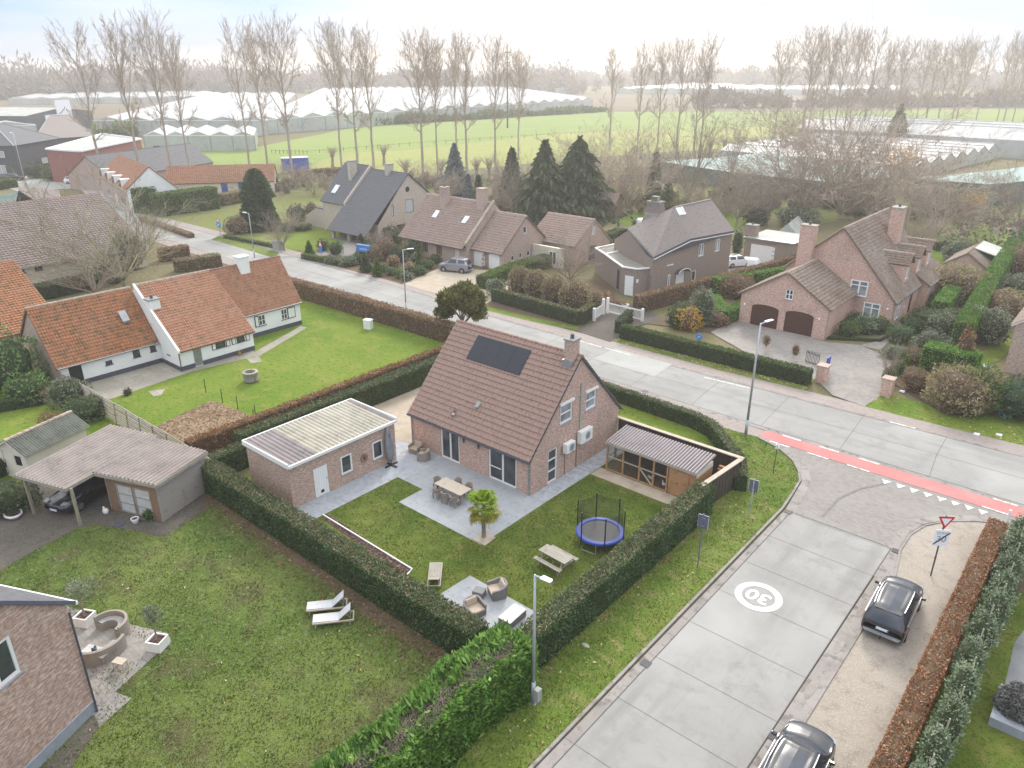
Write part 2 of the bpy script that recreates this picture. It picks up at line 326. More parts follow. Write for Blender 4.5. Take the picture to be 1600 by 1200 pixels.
M['leaf_palm'] = leafmat('leaf_palm', [(.20,.32,.02), (.30,.40,.035), (.13,.25,.02), (.38,.38,.06)], .3)
M['leaf_palm_old'] = leafmat('leaf_palm_old', [(.30,.28,.03), (.36,.32,.06), (.24,.25,.03), (.2,.2,.04)], .3)
M['leaf_fallen'] = leafmat('leaf_fallen', [(.55,.45,.22), (.42,.28,.12), (.6,.52,.33), (.34,.2,.1)], .1)
M['leaf_chip'] = leafmat('leaf_chip', [(.12,.07,.06), (.2,.12,.1), (.07,.045,.04), (.34,.25,.22)], 0)
M['leaf_blueish'] = leafmat('leaf_blueish', [(.045,.11,.07), (.08,.16,.10), (.06,.13,.085), (.12,.2,.13)])
M['leaf_grass'] = leafmat('leaf_grass', [(.13,.19,.035), (.185,.235,.05), (.28,.30,.12), (.09,.135,.025), (.21,.24,.08)], .2)
M['leaf_grass_green'] = leafmat('leaf_grass_green', [(.15,.22,.03), (.23,.28,.05), (.34,.36,.13), (.075,.12,.02)], .2)
M['leaf_grey'] = leafmat('leaf_grey', [(.19,.195,.19), (.26,.265,.255), (.14,.145,.14)])
M['carpaint'] = plain('carpaint', (.012,.013,.016), .3, 0, .5, .05, 1, coat=.7)
M['carpaint_grey'] = plain('carpaint_grey', (.26,.26,.30), .3, .5, .6, .05, 1, coat=1)
M['carpaint_white'] = plain('carpaint_white', (.8,.8,.8), .3, 0, .6, .02, 1, coat=1)
M['carglass'] = glassm('carglass', (.02,.025,.035), .16, .7); M['tyre'] = plain('tyre', (.02,.02,.02), .9); M['rim'] = plain('rim', (.5,.5,.52), .3, .8)
M['chrome'] = plain('chrome', (.4,.4,.42), .4, 1); M['plate'] = plain('plate', (.68,.72,.85), .4); M['lamp_red'] = plain('lamp_red', (.25,.02,.02), .2); M['lamp_clear'] = plain('lamp_clear', (.3,.32,.35), .1)
M['wicker'] = wood('wicker', (.23,.19,.155), (.33,.28,.24), sc=(30, 30, 30)); M['wicker_grey'] = wood('wicker_grey', (.15,.145,.15), (.25,.24,.24), sc=(30, 30, 30)); M['wicker_pale'] = wood('wicker_pale', (.24,.215,.18), (.33,.30,.26), sc=(30, 30, 30))
M['cushion'] = plain('cushion', (.42,.34,.27), .95, var=.08); M['cushion_grey'] = plain('cushion_grey', (.33,.32,.31), .95); M['canvas'] = plain('canvas', (.46,.47,.49), .9, var=.08); M['cover'] = plain('cover', (.22,.23,.26), .8, var=.2)
M['blue'] = plain('blue', (.03,.08,.42), .5); M['sign_blue'] = plain('sign_blue', (.03,.22,.65), .4, var=.04); M['sign_red'] = plain('sign_red', (.65,.02,.03), .4, var=.04); M['sign_white'] = plain('sign_white', (.82,.83,.86), .4, var=.03)
M['sign_back'] = plain('sign_back', (.12,.125,.18), .5); M['galv'] = plain('galv', (.42,.44,.47), .5, .4, var=.1); M['garage_brown'] = plain('garage_brown', (.075,.028,.02), .6); M['table_top'] = plain('table_top', (.46,.45,.43), .5)
M['glasshouse'] = plain('glasshouse', (.40,.405,.40), .5, var=.22, scale=.06); M['glasshouse_wall'] = plain('glasshouse_wall', (.44,.46,.43), .35, var=.2, scale=.08); M['netting'] = plain('netting', (.27,.36,.335), .8, var=.15, scale=.1); M['netting_dark'] = plain('netting_dark', (.11,.15,.13), .9, var=.2, scale=.3)
M['corr_yellow'] = plain('corr_yellow', (.38,.365,.275), .6, var=.22, scale=.8); M['corr_brown'] = plain('corr_brown', (.20,.17,.17), .6, var=.2, scale=.8); M['corr_pink'] = plain('corr_pink', (.265,.23,.21), .75, var=.25, scale=.8); M['corr_dark'] = plain('corr_dark', (.10,.11,.09), .8, var=.35, scale=1); M['corr_coop'] = plain('corr_coop', (.20,.18,.195), .5, var=.2, scale=.8)
M['corr_valley'] = plain('corr_valley', (.13,.09,.075), .95, var=.3, scale=2); M['felt'] = ground('felt', [(.30,.28,.25), (.35,.33,.30), (.27,.26,.22), (.22,.22,.18)], (.4, 1.5, 6), fine=20, bs=.1); M['felt_white'] = plain('felt_white', (.42,.42,.39), .8, var=.15, scale=.4)
def meshmat(name, c, fac):
    m, t, b, o = begin(name); fin(t, b, c, .8); tr = t.n('BsdfTransparent'); ms = t.n('MixShader'); ms.inputs[0].default_value = fac
    t.t.links.new(b.outputs[0], ms.inputs[1]); t.t.links.new(tr.outputs[0], ms.inputs[2]); t.t.links.new(ms.outputs[0], o.inputs[0]); return m
M['far_wood'] = plain('far_wood', (.30,.23,.175), .95, var=.3, scale=.02)
M['net'] = meshmat('net', (.03,.03,.03), .6); M['wire'] = meshmat('wire', (.12,.11,.10), .78); M['wire_pale'] = meshmat('wire_pale', (.3,.3,.28), .8)
# ---------------------------------------------------------------- building generators
Z3 = Vector((0,0,1))
def tiles(mb, A, U, W, Vd, L, mat, cw=.22, rh=.34, amp=.035, step=.03, ns=4, prof=(0,.9,1,.35)):
    A, U, Vd = Vector(A), Vector(U).normalized(), Vector(Vd).normalized(); N = U.cross(Vd)
    if N.z < 0: N = -N
    nc = max(1, round(W/cw)); R = max(1, round(L/rh)); us = []; hs = []
    for c in range(nc):
        for k in range(ns): us.append((c+k/ns)*W/nc); hs.append(amp*prof[int(k*len(prof)/ns)])
    us.append(W); hs.append(0)
    us = np.array(us); hs = np.array(hs); A_, U_, V_, N_ = map(np.array, (A, U, Vd, N)); rows = []
    for r in range(R):
        for v, s in ((r, step), (r+1, 0)):
            jit = rng.normal(0, .003, len(us))
            rows.append(A_+us[:, None]*U_+V_*(v*L/R)+N_*(hs+s+jit+.02)[:, None])
    mb.grid(np.array(rows), mat)
def slab(mb, A, U, W, Vd, L, th, mat):
    A, U, Vd = Vector(A), Vector(U).normalized(), Vector(Vd).normalized(); N = U.cross(Vd)
    if N.z < 0: N = -N
    a, b, c, d = A, A+U*W, A+U*W+Vd*L, A+Vd*L
    mb.hexa([a-N*th, b-N*th, c-N*th, d-N*th, a, b, c, d], mat)
def gable_roof(parent, axis, a0, a1, b0, z0, br, zr, b1, z1, mat, ridge='ridge', edge='wood_brown', oh=.35, th=.1, cw=.22, rh=.34, amp=.035, step=.03, ns=4, name='roof', ridgebump=True, prof=(0,.9,1,.35)):
    """axis 'x': ridge along x from a0 to a1; b = y. eave lines at b0/z0 and b1/z1 (wall positions; overhang oh is added)"""
    P = (lambda a, b, z: (a, b, z)) if axis == 'x' else (lambda a, b, z: (b, a, z))
    mb = MB()
    for be, ze in ((b0, z0), (b1, z1)):
        if be is None: continue
        d = Vector((0, br-be, zr-ze)); L = d.length; dn = d/L
        e = (be-dn.y*oh, ze-dn.z*oh)
        A = P(a0, e[0], e[1]); U = Vector(P(1, 0, 0)); Vd = Vector(P(0, dn.y, dn.z))
        slab(mb, A, U, a1-a0, Vd, L+oh, th, M[edge])
        tiles(mb, A, U, a1-a0, Vd, L+oh, mat, cw, rh, amp, step, ns, prof)
    o = mb.build(name, parent)
    if ridge:
        rb = MB(); n = max(1, int((a1-a0)/.4)); rm = M[ridge]
        for i in range(n):
            x0 = a0+(a1-a0)*i/n; x1 = a0+(a1-a0)*(i+1)/n
            rb.tube(P(x0, br, zr+.0), P(x1+.03, br, zr-.02), .13 if ridgebump else .1, .11 if ridgebump else .1, rm, 8)
        rb.build('ridge_cap', o)
    return o
def clip(poly, a, b, c):   # keep a*u+b*v+c>=0
    out = []
    for i in range(len(poly)):
        p, q = poly[i], poly[(i+1)%len(poly)]; fp, fq = a*p[0]+b*p[1]+c, a*q[0]+b*q[1]+c
        if fp >= 0: out.append(p)
        if (fp >= 0) != (fq >= 0): t = fp/(fp-fq); out.append((p[0]+(q[0]-p[0])*t, p[1]+(q[1]-p[1])*t))
    return out
def line_clip(p, q):   # half plane below the line p->q (u increasing)
    du, dv = q[0]-p[0], q[1]-p[1]; return (dv, -du, -dv*p[0]+du*p[1])
def wall(mb, O, U, N, L, H, mat, ops=(), clips=(), rev=.12, z0=0):
    O, U, N = Vector(O), Vector(U).normalized(), Vector(N).normalized()
    us = sorted({0, L, *[x for o in ops for x in (o[0], o[2])]}); vs = sorted({z0, H, *[x for o in ops for x in (o[1], o[3])]})
    pt = lambda u, v, w=0: tuple(O+U*u+Z3*v+N*w)
    fl = U.cross(Z3).dot(N) < 0
    for i in range(len(us)-1):
        for j in range(len(vs)-1):
            uc, vc = (us[i]+us[i+1])/2, (vs[j]+vs[j+1])/2
            if any(o[0] < uc < o[2] and o[1] < vc < o[3] for o in ops): continue
            p = [(us[i],vs[j]),(us[i+1],vs[j]),(us[i+1],vs[j+1]),(us[i],vs[j+1])]
            for c in clips: p = clip(p, *c) if len(p) > 2 else []
            if len(p) > 2: mb.face([pt(*q) for q in (p[::-1] if fl else p)], mat)
    for o in ops:
        a, b, c, d = o[:4]
        for p, q in (((a,b),(c,b)),((c,b),(c,d)),((c,d),(a,d)),((a,d),(a,b))): mb.face([pt(*p), pt(*q), pt(*q, -rev), pt(*p, -rev)], mat)
def window(parent, O, U, N, u0, v0, u1, v1, cols=1, rows=1, frame='pvc', glass='glass', rev=.12, fw=.07, sill=None, name='window', lintel=None, label=None):
    O, U, N = Vector(O), Vector(U).normalized(), Vector(N).normalized()
    pt = lambda u, v, w: O+U*u+Z3*v+N*w
    def bx(mb, a, b, c, d, w0, w1, m): mb.hexa([pt(a,b,w0),pt(c,b,w0),pt(c,b,w1),pt(a,b,w1),pt(a,d,w0),pt(c,d,w0),pt(c,d,w1),pt(a,d,w1)], m)
    mb = MB(); fm = M[frame]; w0, w1 = -rev, -rev+.07
    bx(mb, u0, v0, u0+fw, v1, w0, w1, fm); bx(mb, u1-fw, v0, u1, v1, w0, w1, fm); bx(mb, u0+fw, v0, u1-fw, v0+fw, w0, w1, fm); bx(mb, u0+fw, v1-fw, u1-fw, v1, w0, w1, fm)
    for k in range(1, cols): x = u0+(u1-u0)*k/cols; bx(mb, x-fw*.6, v0+fw, x+fw*.6, v1-fw, w0, w1-.005, fm)
    rr = rows if isinstance(rows, (list, tuple)) else [k/rows for k in range(1, rows)]
    for k in rr: z = v0+(v1-v0)*k; bx(mb, u0+fw, z-fw*.4, u1-fw, z+fw*.4, w0, w1-.01, fm)
    o = mb.build(name, parent)
    if label: o['label'] = label
    g = MB(); bx(g, u0+fw*.5, v0+fw*.5, u1-fw*.5, v1-fw*.5, w0-.01, w0+.02, M[glass]); g.build('pane', o)
    if sill: s = MB(); bx(s, u0-.06, v0-.07, u1+.06, v0-.003, -rev, .06, M[sill]); s.build('sill', o)
    if lintel: s = MB(); bx(s, u0-.1, v1+.01, u1+.1, v1+.16, .004, .1, M[lintel]); s.build('shutter_box', o)
    return o
def door(parent, O, U, N, u0, v0, u1, v1, mat='pvc', rev=.12, panels=3, arch=False, handle=True, name='door', planks=0, label=None):
    O, U, N = Vector(O), Vector(U).normalized(), Vector(N).normalized()
    pt = lambda u, v, w: O+U*u+Z3*v+N*w
    mb = MB(); m = M[mat]
    def bx(mb, a, b, c, d, w0, w1, m): mb.hexa([pt(a,b,w0),pt(c,b,w0),pt(c,b,w1),pt(a,b,w1),pt(a,d,w0),pt(c,d,w0),pt(c,d,w1),pt(a,d,w1)], m)
    bx(mb, u0, v0, u1, v1, -rev, -rev+.05, m)
    if planks:
        for k in range(planks): a = u0+(u1-u0)*k/planks; b = u0+(u1-u0)*(k+1)/planks; bx(mb, a+.012, v0+.03, b-.012, v1-.03, -rev+.05, -rev+.07, m)
    else:
        for k in range(panels): a = v0+(v1-v0)*k/panels; b = v0+(v1-v0)*(k+1)/panels; bx(mb, u0+.06, a+.05, u1-.06, b-.05, -rev+.05, -rev+.065, m)
    o = mb.build(name, parent)
    if label: o['label'] = label
    if handle: h = MB(); bx(h, u1-.12, v0+1.0, u1-.09, v0+1.12, -rev+.07, -rev+.12, M['chrome']); h.build('handle', o)
    return o
def chimney(parent, x, y, z0, z1, sx, sy, mat, cap='concrete', name='chimney', flash='zinc', pots=1):
    mb = MB(); mb.box(x-sx/2, y-sy/2, z0, x+sx/2, y+sy/2, z1, M[mat]); o = mb.build(name, parent)
    c = MB(); c.box(x-sx/2-.06, y-sy/2-.06, z1+.002, x+sx/2+.06, y+sy/2+.06, z1+.1, M[cap]); c.build('cap', o)
    if pots:
        c = MB()
        for k in range(pots): xx = x+(k-(pots-1)/2)*sx*.5; c.lathe([(.13,0),(.11,.25),(.12,.27)], (xx, y, z1+.1), M['tar'], 10)
        c.build('flue', o)
    return o
def corr(mb, A, U, W, Vd, L, mat, pitch=.18, amp=.03, mats=None, seg=4, cut=None, nv=1):
    """corrugated sheet, ribs along Vd. mats: function(u)->material"""
    A, U, Vd = np.array(A, float), np.array(U, float), np.array(Vd, float); U /= np.linalg.norm(U); Vd /= np.linalg.norm(Vd)
    N = np.cross(U, Vd); N = N if N[2] > 0 else -N
    n = max(1, round(W/pitch)); prof = (0, 1, 1, 0) if seg == 4 else (0, 1)
    P = []
    for c in range(n):
        for k in range(seg): P.append(A+U*(c+k/seg)*W/n+N*amp*prof[k])
    P.append(A+U*W)
    P = np.array(P); rows = np.array([P+Vd*L*t/nv for t in range(nv+1)])
    for c in range(n):
        m0 = mats((c+.5)/n) if mats else mat
        if seg == 4: mb.grid(rows[:, c*4:c*4+4], m0); mb.grid(rows[:, c*4+3:c*4+5], M['corr_valley'] if m0 in (M['corr_pink'], M['corr_coop']) else M['corr_brown'])  # valley strip between ribs takes a browner material than the rib
        else: mb.grid(rows[:, c*seg:(c+1)*seg+1], m0)
def downpipe(parent, x, y, z, r=.045, mat='zinc', name='downpipe'):
    mb = MB(); mb.tube((x, y, 0), (x, y, z), r, r, M[mat], 8); mb.tube((x, y, z*.6), (x, y, z*.6+.05), r*1.3, r*1.3, M[mat], 8); return mb.build(name, parent)
def gutter(parent, a, b, mat='zinc', r=.07):
    mb = MB(); mb.tube(a, b, r, r, M[mat], 8); return mb.build('gutter', parent)
def simple_gable_house(name, label, cat, x0, y0, x1, y1, axis, e0, zr, e1, wm, rm, br=None, oh=.35, gh=.15, ops={}, root=None, loc=(0,0), rz=0, group=None, ridge='ridge', plinth=None, edge='wood_brown', **kw):
    r = root or empty(name, (loc[0], loc[1], 0), rz, label, cat, group)
    mb = MB(); H = max(zr, e0, e1)
    if axis == 'x':
        br = (y0+y1)/2 if br is None else br
        gl = [line_clip((y0, e0), (br, zr)), line_clip((br, zr), (y1, e1))]
        sh = [(a, b, c+a*y0) for a, b, c in gl]
        sides = {'S': ((x0,y0,0),(1,0,0),(0,-1,0),x1-x0,e0,()), 'N': ((x0,y1,0),(1,0,0),(0,1,0),x1-x0,e1,()), 'W': ((x0,y0,0),(0,1,0),(-1,0,0),y1-y0,H,sh), 'E': ((x1,y0,0),(0,1,0),(1,0,0),y1-y0,H,sh)}
        R = ('x', x0-gh, x1+gh, y0, e0, br, zr, y1, e1)
    else:
        br = (x0+x1)/2 if br is None else br
        gl = [line_clip((x0, e0), (br, zr)), line_clip((br, zr), (x1, e1))]
        sh = [(a, b, c+a*x0) for a, b, c in gl]
        sides = {'W': ((x0,y0,0),(0,1,0),(-1,0,0),y1-y0,e0,()), 'E': ((x1,y0,0),(0,1,0),(1,0,0),y1-y0,e1,()), 'S': ((x0,y0,0),(1,0,0),(0,-1,0),x1-x0,H,sh), 'N': ((x0,y1,0),(1,0,0),(0,1,0),x1-x0,H,sh)}
        R = ('y', y0-gh, y1+gh, x0, e0, br, zr, x1, e1)
    for k, (O, U, N, L, Hh, cl) in sides.items():
        wall(mb, O, U, N, L, Hh, wm, [o[1:5] for o in ops.get(k, ())], cl)
    w = mb.build('wall', r)
    if plinth:
        p = MB(); t = .03; p.box(x0-t, y0-t, 0, x1+t, y1+t, plinth[0], M[plinth[1]])
        # ring only where the doors are not: a low band standing proud of the wall
        p.build('plinth', r)
    for k, lst in ops.items():
        O, U, N = sides[k][:3]
        for o in lst:
            kind = o[0]; kk = o[5] if len(o) > 5 else {}
            if kind == 'w': window(r, O, U, N, *o[1:5], **kk)
            elif kind == 'd': door(r, O, U, N, *o[1:5], **kk)
    ro = gable_roof(r, *R, rm, ridge=ridge, oh=oh, edge=edge, **kw)
    return r, ro
# ---------------------------------------------------------------- foliage
def cards_arr(P, size, aspect=1.6, up=None, upf=0.0, dirs=None, jit=.3):
    n = len(P); d = rng.normal(size=(n, 3)) if dirs is None else dirs+rng.normal(size=(n, 3))*jit
    d[:, 2] += upf; d /= np.linalg.norm(d, axis=1)[:, None]
    s = np.cross(d, rng.normal(size=(n, 3))); s /= np.linalg.norm(s, axis=1)[:, None]
    sz = (size*rng.uniform(.6, 1.3, n))[:, None]
    a = P-d*sz*.5*aspect; b = P+s*sz*.35+d*sz*.05; c = P+d*sz*.5*aspect; e = P-s*sz*.35+d*sz*.05
    V = np.stack([a, b, c, e], 1).reshape(-1, 3); Fq = np.arange(n*4).reshape(n, 4); return V, Fq
def cards(name, P, size, mat, parent=None, **k):
    V, Fq = cards_arr(np.asarray(P, float), size, **k)
    return mesh_np(name, V, Fq, mat, parent, uv=False)
def bumpy_core(pts_poly, H, w, mat, name, parent, nz=4, wob=.06, z0=0.0, seg=.35):
    """hedge core following polyline, rounded box section, wobbling"""
    L = [0]
    for a, b in zip(pts_poly, pts_poly[1:]): L.append(L[-1]+hypot(b[0]-a[0], b[1]-a[1]))
    n = max(2, int(L[-1]/seg)); rows = []
    prof = [(-.5,0),(-.5,.35),(-.5,.7),(-.47,.93),(-.3,1),(0,1),(.3,1),(.47,.93),(.5,.7),(.5,.35),(.5,0)]
    def at(s):
        for i in range(len(L)-1):
            if s <= L[i+1]+1e-9:
                t = (s-L[i])/(L[i+1]-L[i]); a, b = pts_poly[i], pts_poly[i+1]; dx, dy = b[0]-a[0], b[1]-a[1]; l = hypot(dx, dy)
                return a[0]+dx*t, a[1]+dy*t, dx/l, dy/l
    for i in range(n+1):
        x, y, dx, dy = at(min(L[-1], L[-1]*i/n)); r = []
        for u, v in prof:
            q = w*u*(1+rng.normal(0, wob*.6)); h = H*v*(1+rng.normal(0, wob*.35)); r.append((x+dy*q, y-dx*q, z0+h))
        rows.append(r)
    V = np.array(rows); a, b = V.shape[:2]; Fq = [(i*b+j, (i+1)*b+j, (i+1)*b+j+1, i*b+j+1) for i in range(a-1) for j in range(b-1)]
    Fq += [tuple(range(b)), tuple((a-1)*b+j for j in range(b))[::-1]]
    return mesh_np(name, V.reshape(-1, 3), Fq, mat, parent)
def hedge(name, label, cat, pts, w, H, leaf, top=None, core='core_green', dens=160, size=.09, group=None, topfrac=.55, bulge=.05, spray=None, z0=0):
    r = empty(name, (pts[0][0], pts[0][1], 0), 0, label, cat, group)
    off = np.array([pts[0][0], pts[0][1], 0]); loc = [(p[0]-pts[0][0], p[1]-pts[0][1]) for p in pts]
    bumpy_core(loc, H*.96-z0, w*.9, M[core], 'branches', r, z0=z0)
    SP_, TP = [], []; SD, TD = [], []
    for k, (a, b) in enumerate(zip(loc, loc[1:])):
        dx, dy = b[0]-a[0], b[1]-a[1]; l = hypot(dx, dy); dx /= l; dy /= l; ext = w*.3 if len(loc) > 2 else 0
        def pts_on(n, f): 
            s = rng.uniform(-ext*(k > 0), l+ext*(k < len(loc)-2), n); return s, f
        for sd in (-1, 1):
            n = int(l*(H-z0)*dens); s = rng.uniform(0, l, n); z = z0+rng.uniform(0, 1, n)**.9*(H-z0)*.97
            b2 = (np.sin(s*1.7+sd)*np.sin(z*2.1+s*.6)*.5+rng.normal(0, .5, n))*bulge; q = sd*(w/2+b2-.03)
            SP_.append(np.stack([a[0]+dx*s+dy*q, a[1]+dy*s-dx*q, z], 1)); SD.append(np.tile([dy*sd*.6, -dx*sd*.6, .35], (n, 1)))
        n = int(l*w*dens*1.15); s = rng.uniform(0, l, n); q = rng.uniform(-.5, .5, n)*w
        z = H+(np.sin(s*1.3)*np.sin(q*5+s)*.5+rng.normal(0, .6, n))*bulge-.02
        TP.append(np.stack([a[0]+dx*s+dy*q, a[1]+dy*s-dx*q, z], 1)); TD.append(np.tile([0, 0, .6], (n, 1)))
        for e, pe in ((0, a), (1, b)):
            if (k == 0 and e == 0) or (k == len(loc)-2 and e == 1):
                n = int(w*(H-z0)*dens); q = rng.uniform(-.5, .5, n)*w; z = z0+rng.uniform(0, 1, n)*(H-z0); o = rng.normal(0, bulge, n)*.5+(0 if e == 0 else 0)
                SP_.append(np.stack([pe[0]+dy*q+dx*o, pe[1]-dx*q+dy*o, z], 1)); SD.append(rng.normal(size=(n, 3)))
    P1 = np.concatenate(SP_); P2 = np.concatenate(TP)
    V1, F1 = cards_arr(P1, size, dirs=np.concatenate(SD), jit=.7); V2, F2 = cards_arr(P2, size, dirs=np.concatenate(TD), jit=.9)
    mi = np.concatenate([np.zeros(len(F1), int), (rng.uniform(size=len(F2)) < topfrac).astype(int)])
    o = mesh_np('foliage', np.concatenate([V1, V2]), np.concatenate([F1, F2+len(V1)]), [M[leaf], M[top or leaf]], r, mi, uv=False)
    return r
def ellip_pts(n, c, rx, ry, rz, lump=.18, shell=.55, flat=None):
    d = rng.normal(size=(n, 3)); d /= np.linalg.norm(d, axis=1)[:, None]
    ph = rng.uniform(0, 6.28, 6)
    lum = 1+lump*(np.sin(d[:, 0]*4+ph[0])*np.sin(d[:, 1]*4+ph[1])+.7*np.sin(d[:, 2]*6+ph[2])*np.sin(d[:, 0]*7+ph[3])+.6*np.sin(d[:,1]*9+ph[4]))
    r = (shell+(1-shell)*rng.uniform(0, 1, n)**.5)*lum
    return np.array(c)+d*r[:, None]*np.array([rx, ry, rz]), d
def blob_core(c, rx, ry, rz, mat, name, parent, k=.8):
    mb = MB(); prof = [(max(.03, cos(t)), sin(t)) for t in np.linspace(-pi/2, pi/2, 9)]
    rows = []; n = 14
    for r, z in prof:
        rows.append([(c[0]+r*cos(2*pi*i/n)*rx*k*rng.uniform(.85, 1.1), c[1]+r*sin(2*pi*i/n)*ry*k*rng.uniform(.85, 1.1), max(0, c[2]+z*rz*k*rng.uniform(.93, 1.05))) for i in range(n)])
    mb.grid(np.array(rows), mat, wrap=True); return mb.build(name, parent)
def shrub(name, label, x, y, rx, rz, leaf, ry=None, dens=1.0, size=.1, core='core_green', cat='shrub', group=None, z=None, lump=.15, shell=.75, twigs=0, k=.78):
    ry = ry or rx; r = empty(name, (x, y, 0), random.uniform(0, 6), label, cat, group); zc = rz*.85 if z is None else z
    n = int(dens*4*pi*((rx*rz+rx*ry+ry*rz)/3)/(size*size)*1.1)
    P, d = ellip_pts(n, (0, 0, zc), rx, ry, rz, lump, shell); keep = P[:, 2] > .02; P, d = P[keep], d[keep]
    V, Fq = cards_arr(P, size, dirs=d*.7+np.array([0, 0, .3]), jit=.7); mesh_np('foliage', V, Fq, M[leaf], r, uv=False)
    if core: blob_core((0, 0, zc), rx, ry, rz, M[core], 'branches', r, k)
    return r
def cone_tree(name, label, x, y, R, H, leaf, size=.35, dens=1.0, z0=.3, cat='tree', group=None, power=.9, droop=.35, ragged=.2, n=None, trunk=.18, lay=None):
    r = empty(name, (x, y, 0), random.uniform(0, 6), label, cat, group)
    t = MB(); t.tube((0,0,0), (0,0,H*.93), trunk, .03, M['bark'], 7); t.build('trunk', r)
    n = n or int(dens*pi*R*H/(size*size)*2.2); h = rng.uniform(0, 1, n)**1.25; lay = lay or max(5, int(H/.8))
    h = (np.floor(h*lay)+rng.uniform(0, 1, n)**2)/lay; h = np.clip(h, 0, 1)
    a = rng.uniform(0, 2*pi, n); layer = np.floor(h*lay); rr = R*(1-h)**power*(1-.25*(h*lay-layer))*(1+ragged*np.sin(a*5+layer*2.3)*.7+ragged*rng.normal(0, .35, n))*(.35+.65*rng.uniform(0, 1, n)**.35)
    z = z0+(H-z0)*h-rr*droop*.25
    P = np.stack([rr*np.cos(a), rr*np.sin(a), np.maximum(z, .1)], 1); d = np.stack([np.cos(a), np.sin(a), -droop*np.ones(n)], 1)
    V, Fq = cards_arr(P, size, dirs=d, jit=.35, aspect=2.0); mesh_np('crown', V, Fq, M[leaf], r, uv=False); return r
# ---------------------------------------------------------------- bare trees (shared meshes)
def branch_mesh(name, levels, mats_split):
    pass
def gen_tree(seed, H, spread, clear=.3, r0=.45, form='poplar', nb=26, twn=7, depth=3, tw=.012):
    """returns two lists of segments: trunk/limbs and twigs. segment=(p,q,r0,r1)"""
    R = random.Random(seed); big, small = [], []
    def grow(p, d, L, r, lev, up):
        steps = 4 if lev < 2 else 3; q = p; dd = d
        for i in range(steps):
            dd = (dd+Vector((R.gauss(0, .10), R.gauss(0, .10), up*.16))).normalized(); nq = q+dd*L/steps
            ra, rb = r*(1-i/steps*.75), r*(1-(i+1)/steps*.75)
            (big if lev < 2 else small).append((q, nq, ra, rb))
            if lev < depth:
                k = (2 if lev == 1 else 1) if i > 0 or lev > 1 else 1
                if lev >= depth-1: k += 1
                for _ in range(k):
                    az = R.uniform(0, 2*pi); t = R.uniform(.35, .75); o = dd.orthogonal().normalized(); o.rotate(Matrix.Rotation(az, 3, dd))
                    nd = (dd*cos(t)+o*sin(t)).normalized(); grow(q+(nq-q)*R.uniform(.2, 1), nd, L*R.uniform(.38, .6), max(tw, rb*.55), lev+1, up)
            q = nq
    if form == 'poplar':
        p = Vector((0,0,0)); n = 14; pts = [p]; wob = Vector((0,0,0))
        for i in range(n): wob += Vector((R.gauss(0, .10), R.gauss(0, .10), 0)); pts.append(Vector((0,0,H*(i+1)/n*.94))+wob)
        rad = lambda t: r0*(1-t)**.8*(1-.12*t)+.03
        for i in range(n): big.append((pts[i], pts[i+1], rad(i/n)*(1.25 if i == 0 else 1), rad((i+1)/n)))
        for k in range(nb):
            t = clear+(1-clear)*(k/nb)**.95*.95; i = min(n-1, int(t*n)); b = pts[i].lerp(pts[i+1], t*n-i)
            az = k*2.4+R.uniform(-.5, .5); s = (.80-.35*t)*R.uniform(.8, 1.15)
            if k < 3: s = 1.0
            L = H*spread*(1.0-.55*(t-clear)/(1-clear))*R.uniform(.75, 1.15); L = min(L, (H*1.0-b.z)/cos(s)*1.05+1)
            if k < 3: L *= .4
            grow(b, Vector((cos(az)*sin(s), sin(az)*sin(s), cos(s))), L, rad(t)*.5+.02, 1, .75)
    elif form == 'round':
        p = Vector((0,0,0)); top = Vector((R.gauss(0,.1), R.gauss(0,.1), H*clear)); big.append((p, top, r0*1.2, r0*.85))
        for k in range(nb):
            az = k*2.4+R.uniform(-.4, .4); s = R.uniform(.25, 1.15); L = H*(1-clear)*R.uniform(.75, 1.0)*(1-.25*sin(s))*(spread*2*sin(s)+cos(s))
            grow(top*R.uniform(.75, 1), Vector((cos(az)*sin(s), sin(az)*sin(s), cos(s))), L, r0*.55, 1, .25)
    elif form == 'bush':
        for k in range(nb):
            az = R.uniform(0, 2*pi); s = R.uniform(.1, 1.0); L = H*R.uniform(.7, 1.05)
            grow(Vector((R.gauss(0, spread*.3), R.gauss(0, spread*.3), 0)), Vector((cos(az)*sin(s)*spread, sin(az)*sin(s)*spread, cos(s))).normalized(), L, r0, 1, .3)
    return big, small
def segs_mesh(name, segs, mat, sides, rmin=0):
    n = len(segs); A = np.array([tuple(s[0]) for s in segs]); B = np.array([tuple(s[1]) for s in segs]); ra = np.maximum([s[2] for s in segs], rmin); rb = np.maximum([s[3] for s in segs], rmin)
    d = B-A; d /= np.maximum(np.linalg.norm(d, axis=1), 1e-6)[:, None]; h = np.where(np.abs(d[:, 2:3]) > .9, np.array([[1., 0, 0]]), np.array([[0, 0, 1.]]))
    r = np.cross(d, h); r /= np.linalg.norm(r, axis=1)[:, None]; u = np.cross(d, r); V = np.zeros((n, 2*sides, 3))
    for i in range(sides):
        t = 2*pi*i/sides; o = r*cos(t)+u*sin(t); V[:, i] = A+o*ra[:, None]; V[:, sides+i] = B+o*rb[:, None]
    base = (np.arange(n)*2*sides)[:, None]; Fs = []
    for i in range(sides): j = (i+1)%sides; Fs.append(base+np.array([[i, j, sides+j, sides+i]]))
    me = mesh_np(name, V.reshape(-1, 3), np.concatenate(Fs), mat, None, uv=False, smooth=sides > 4); return me
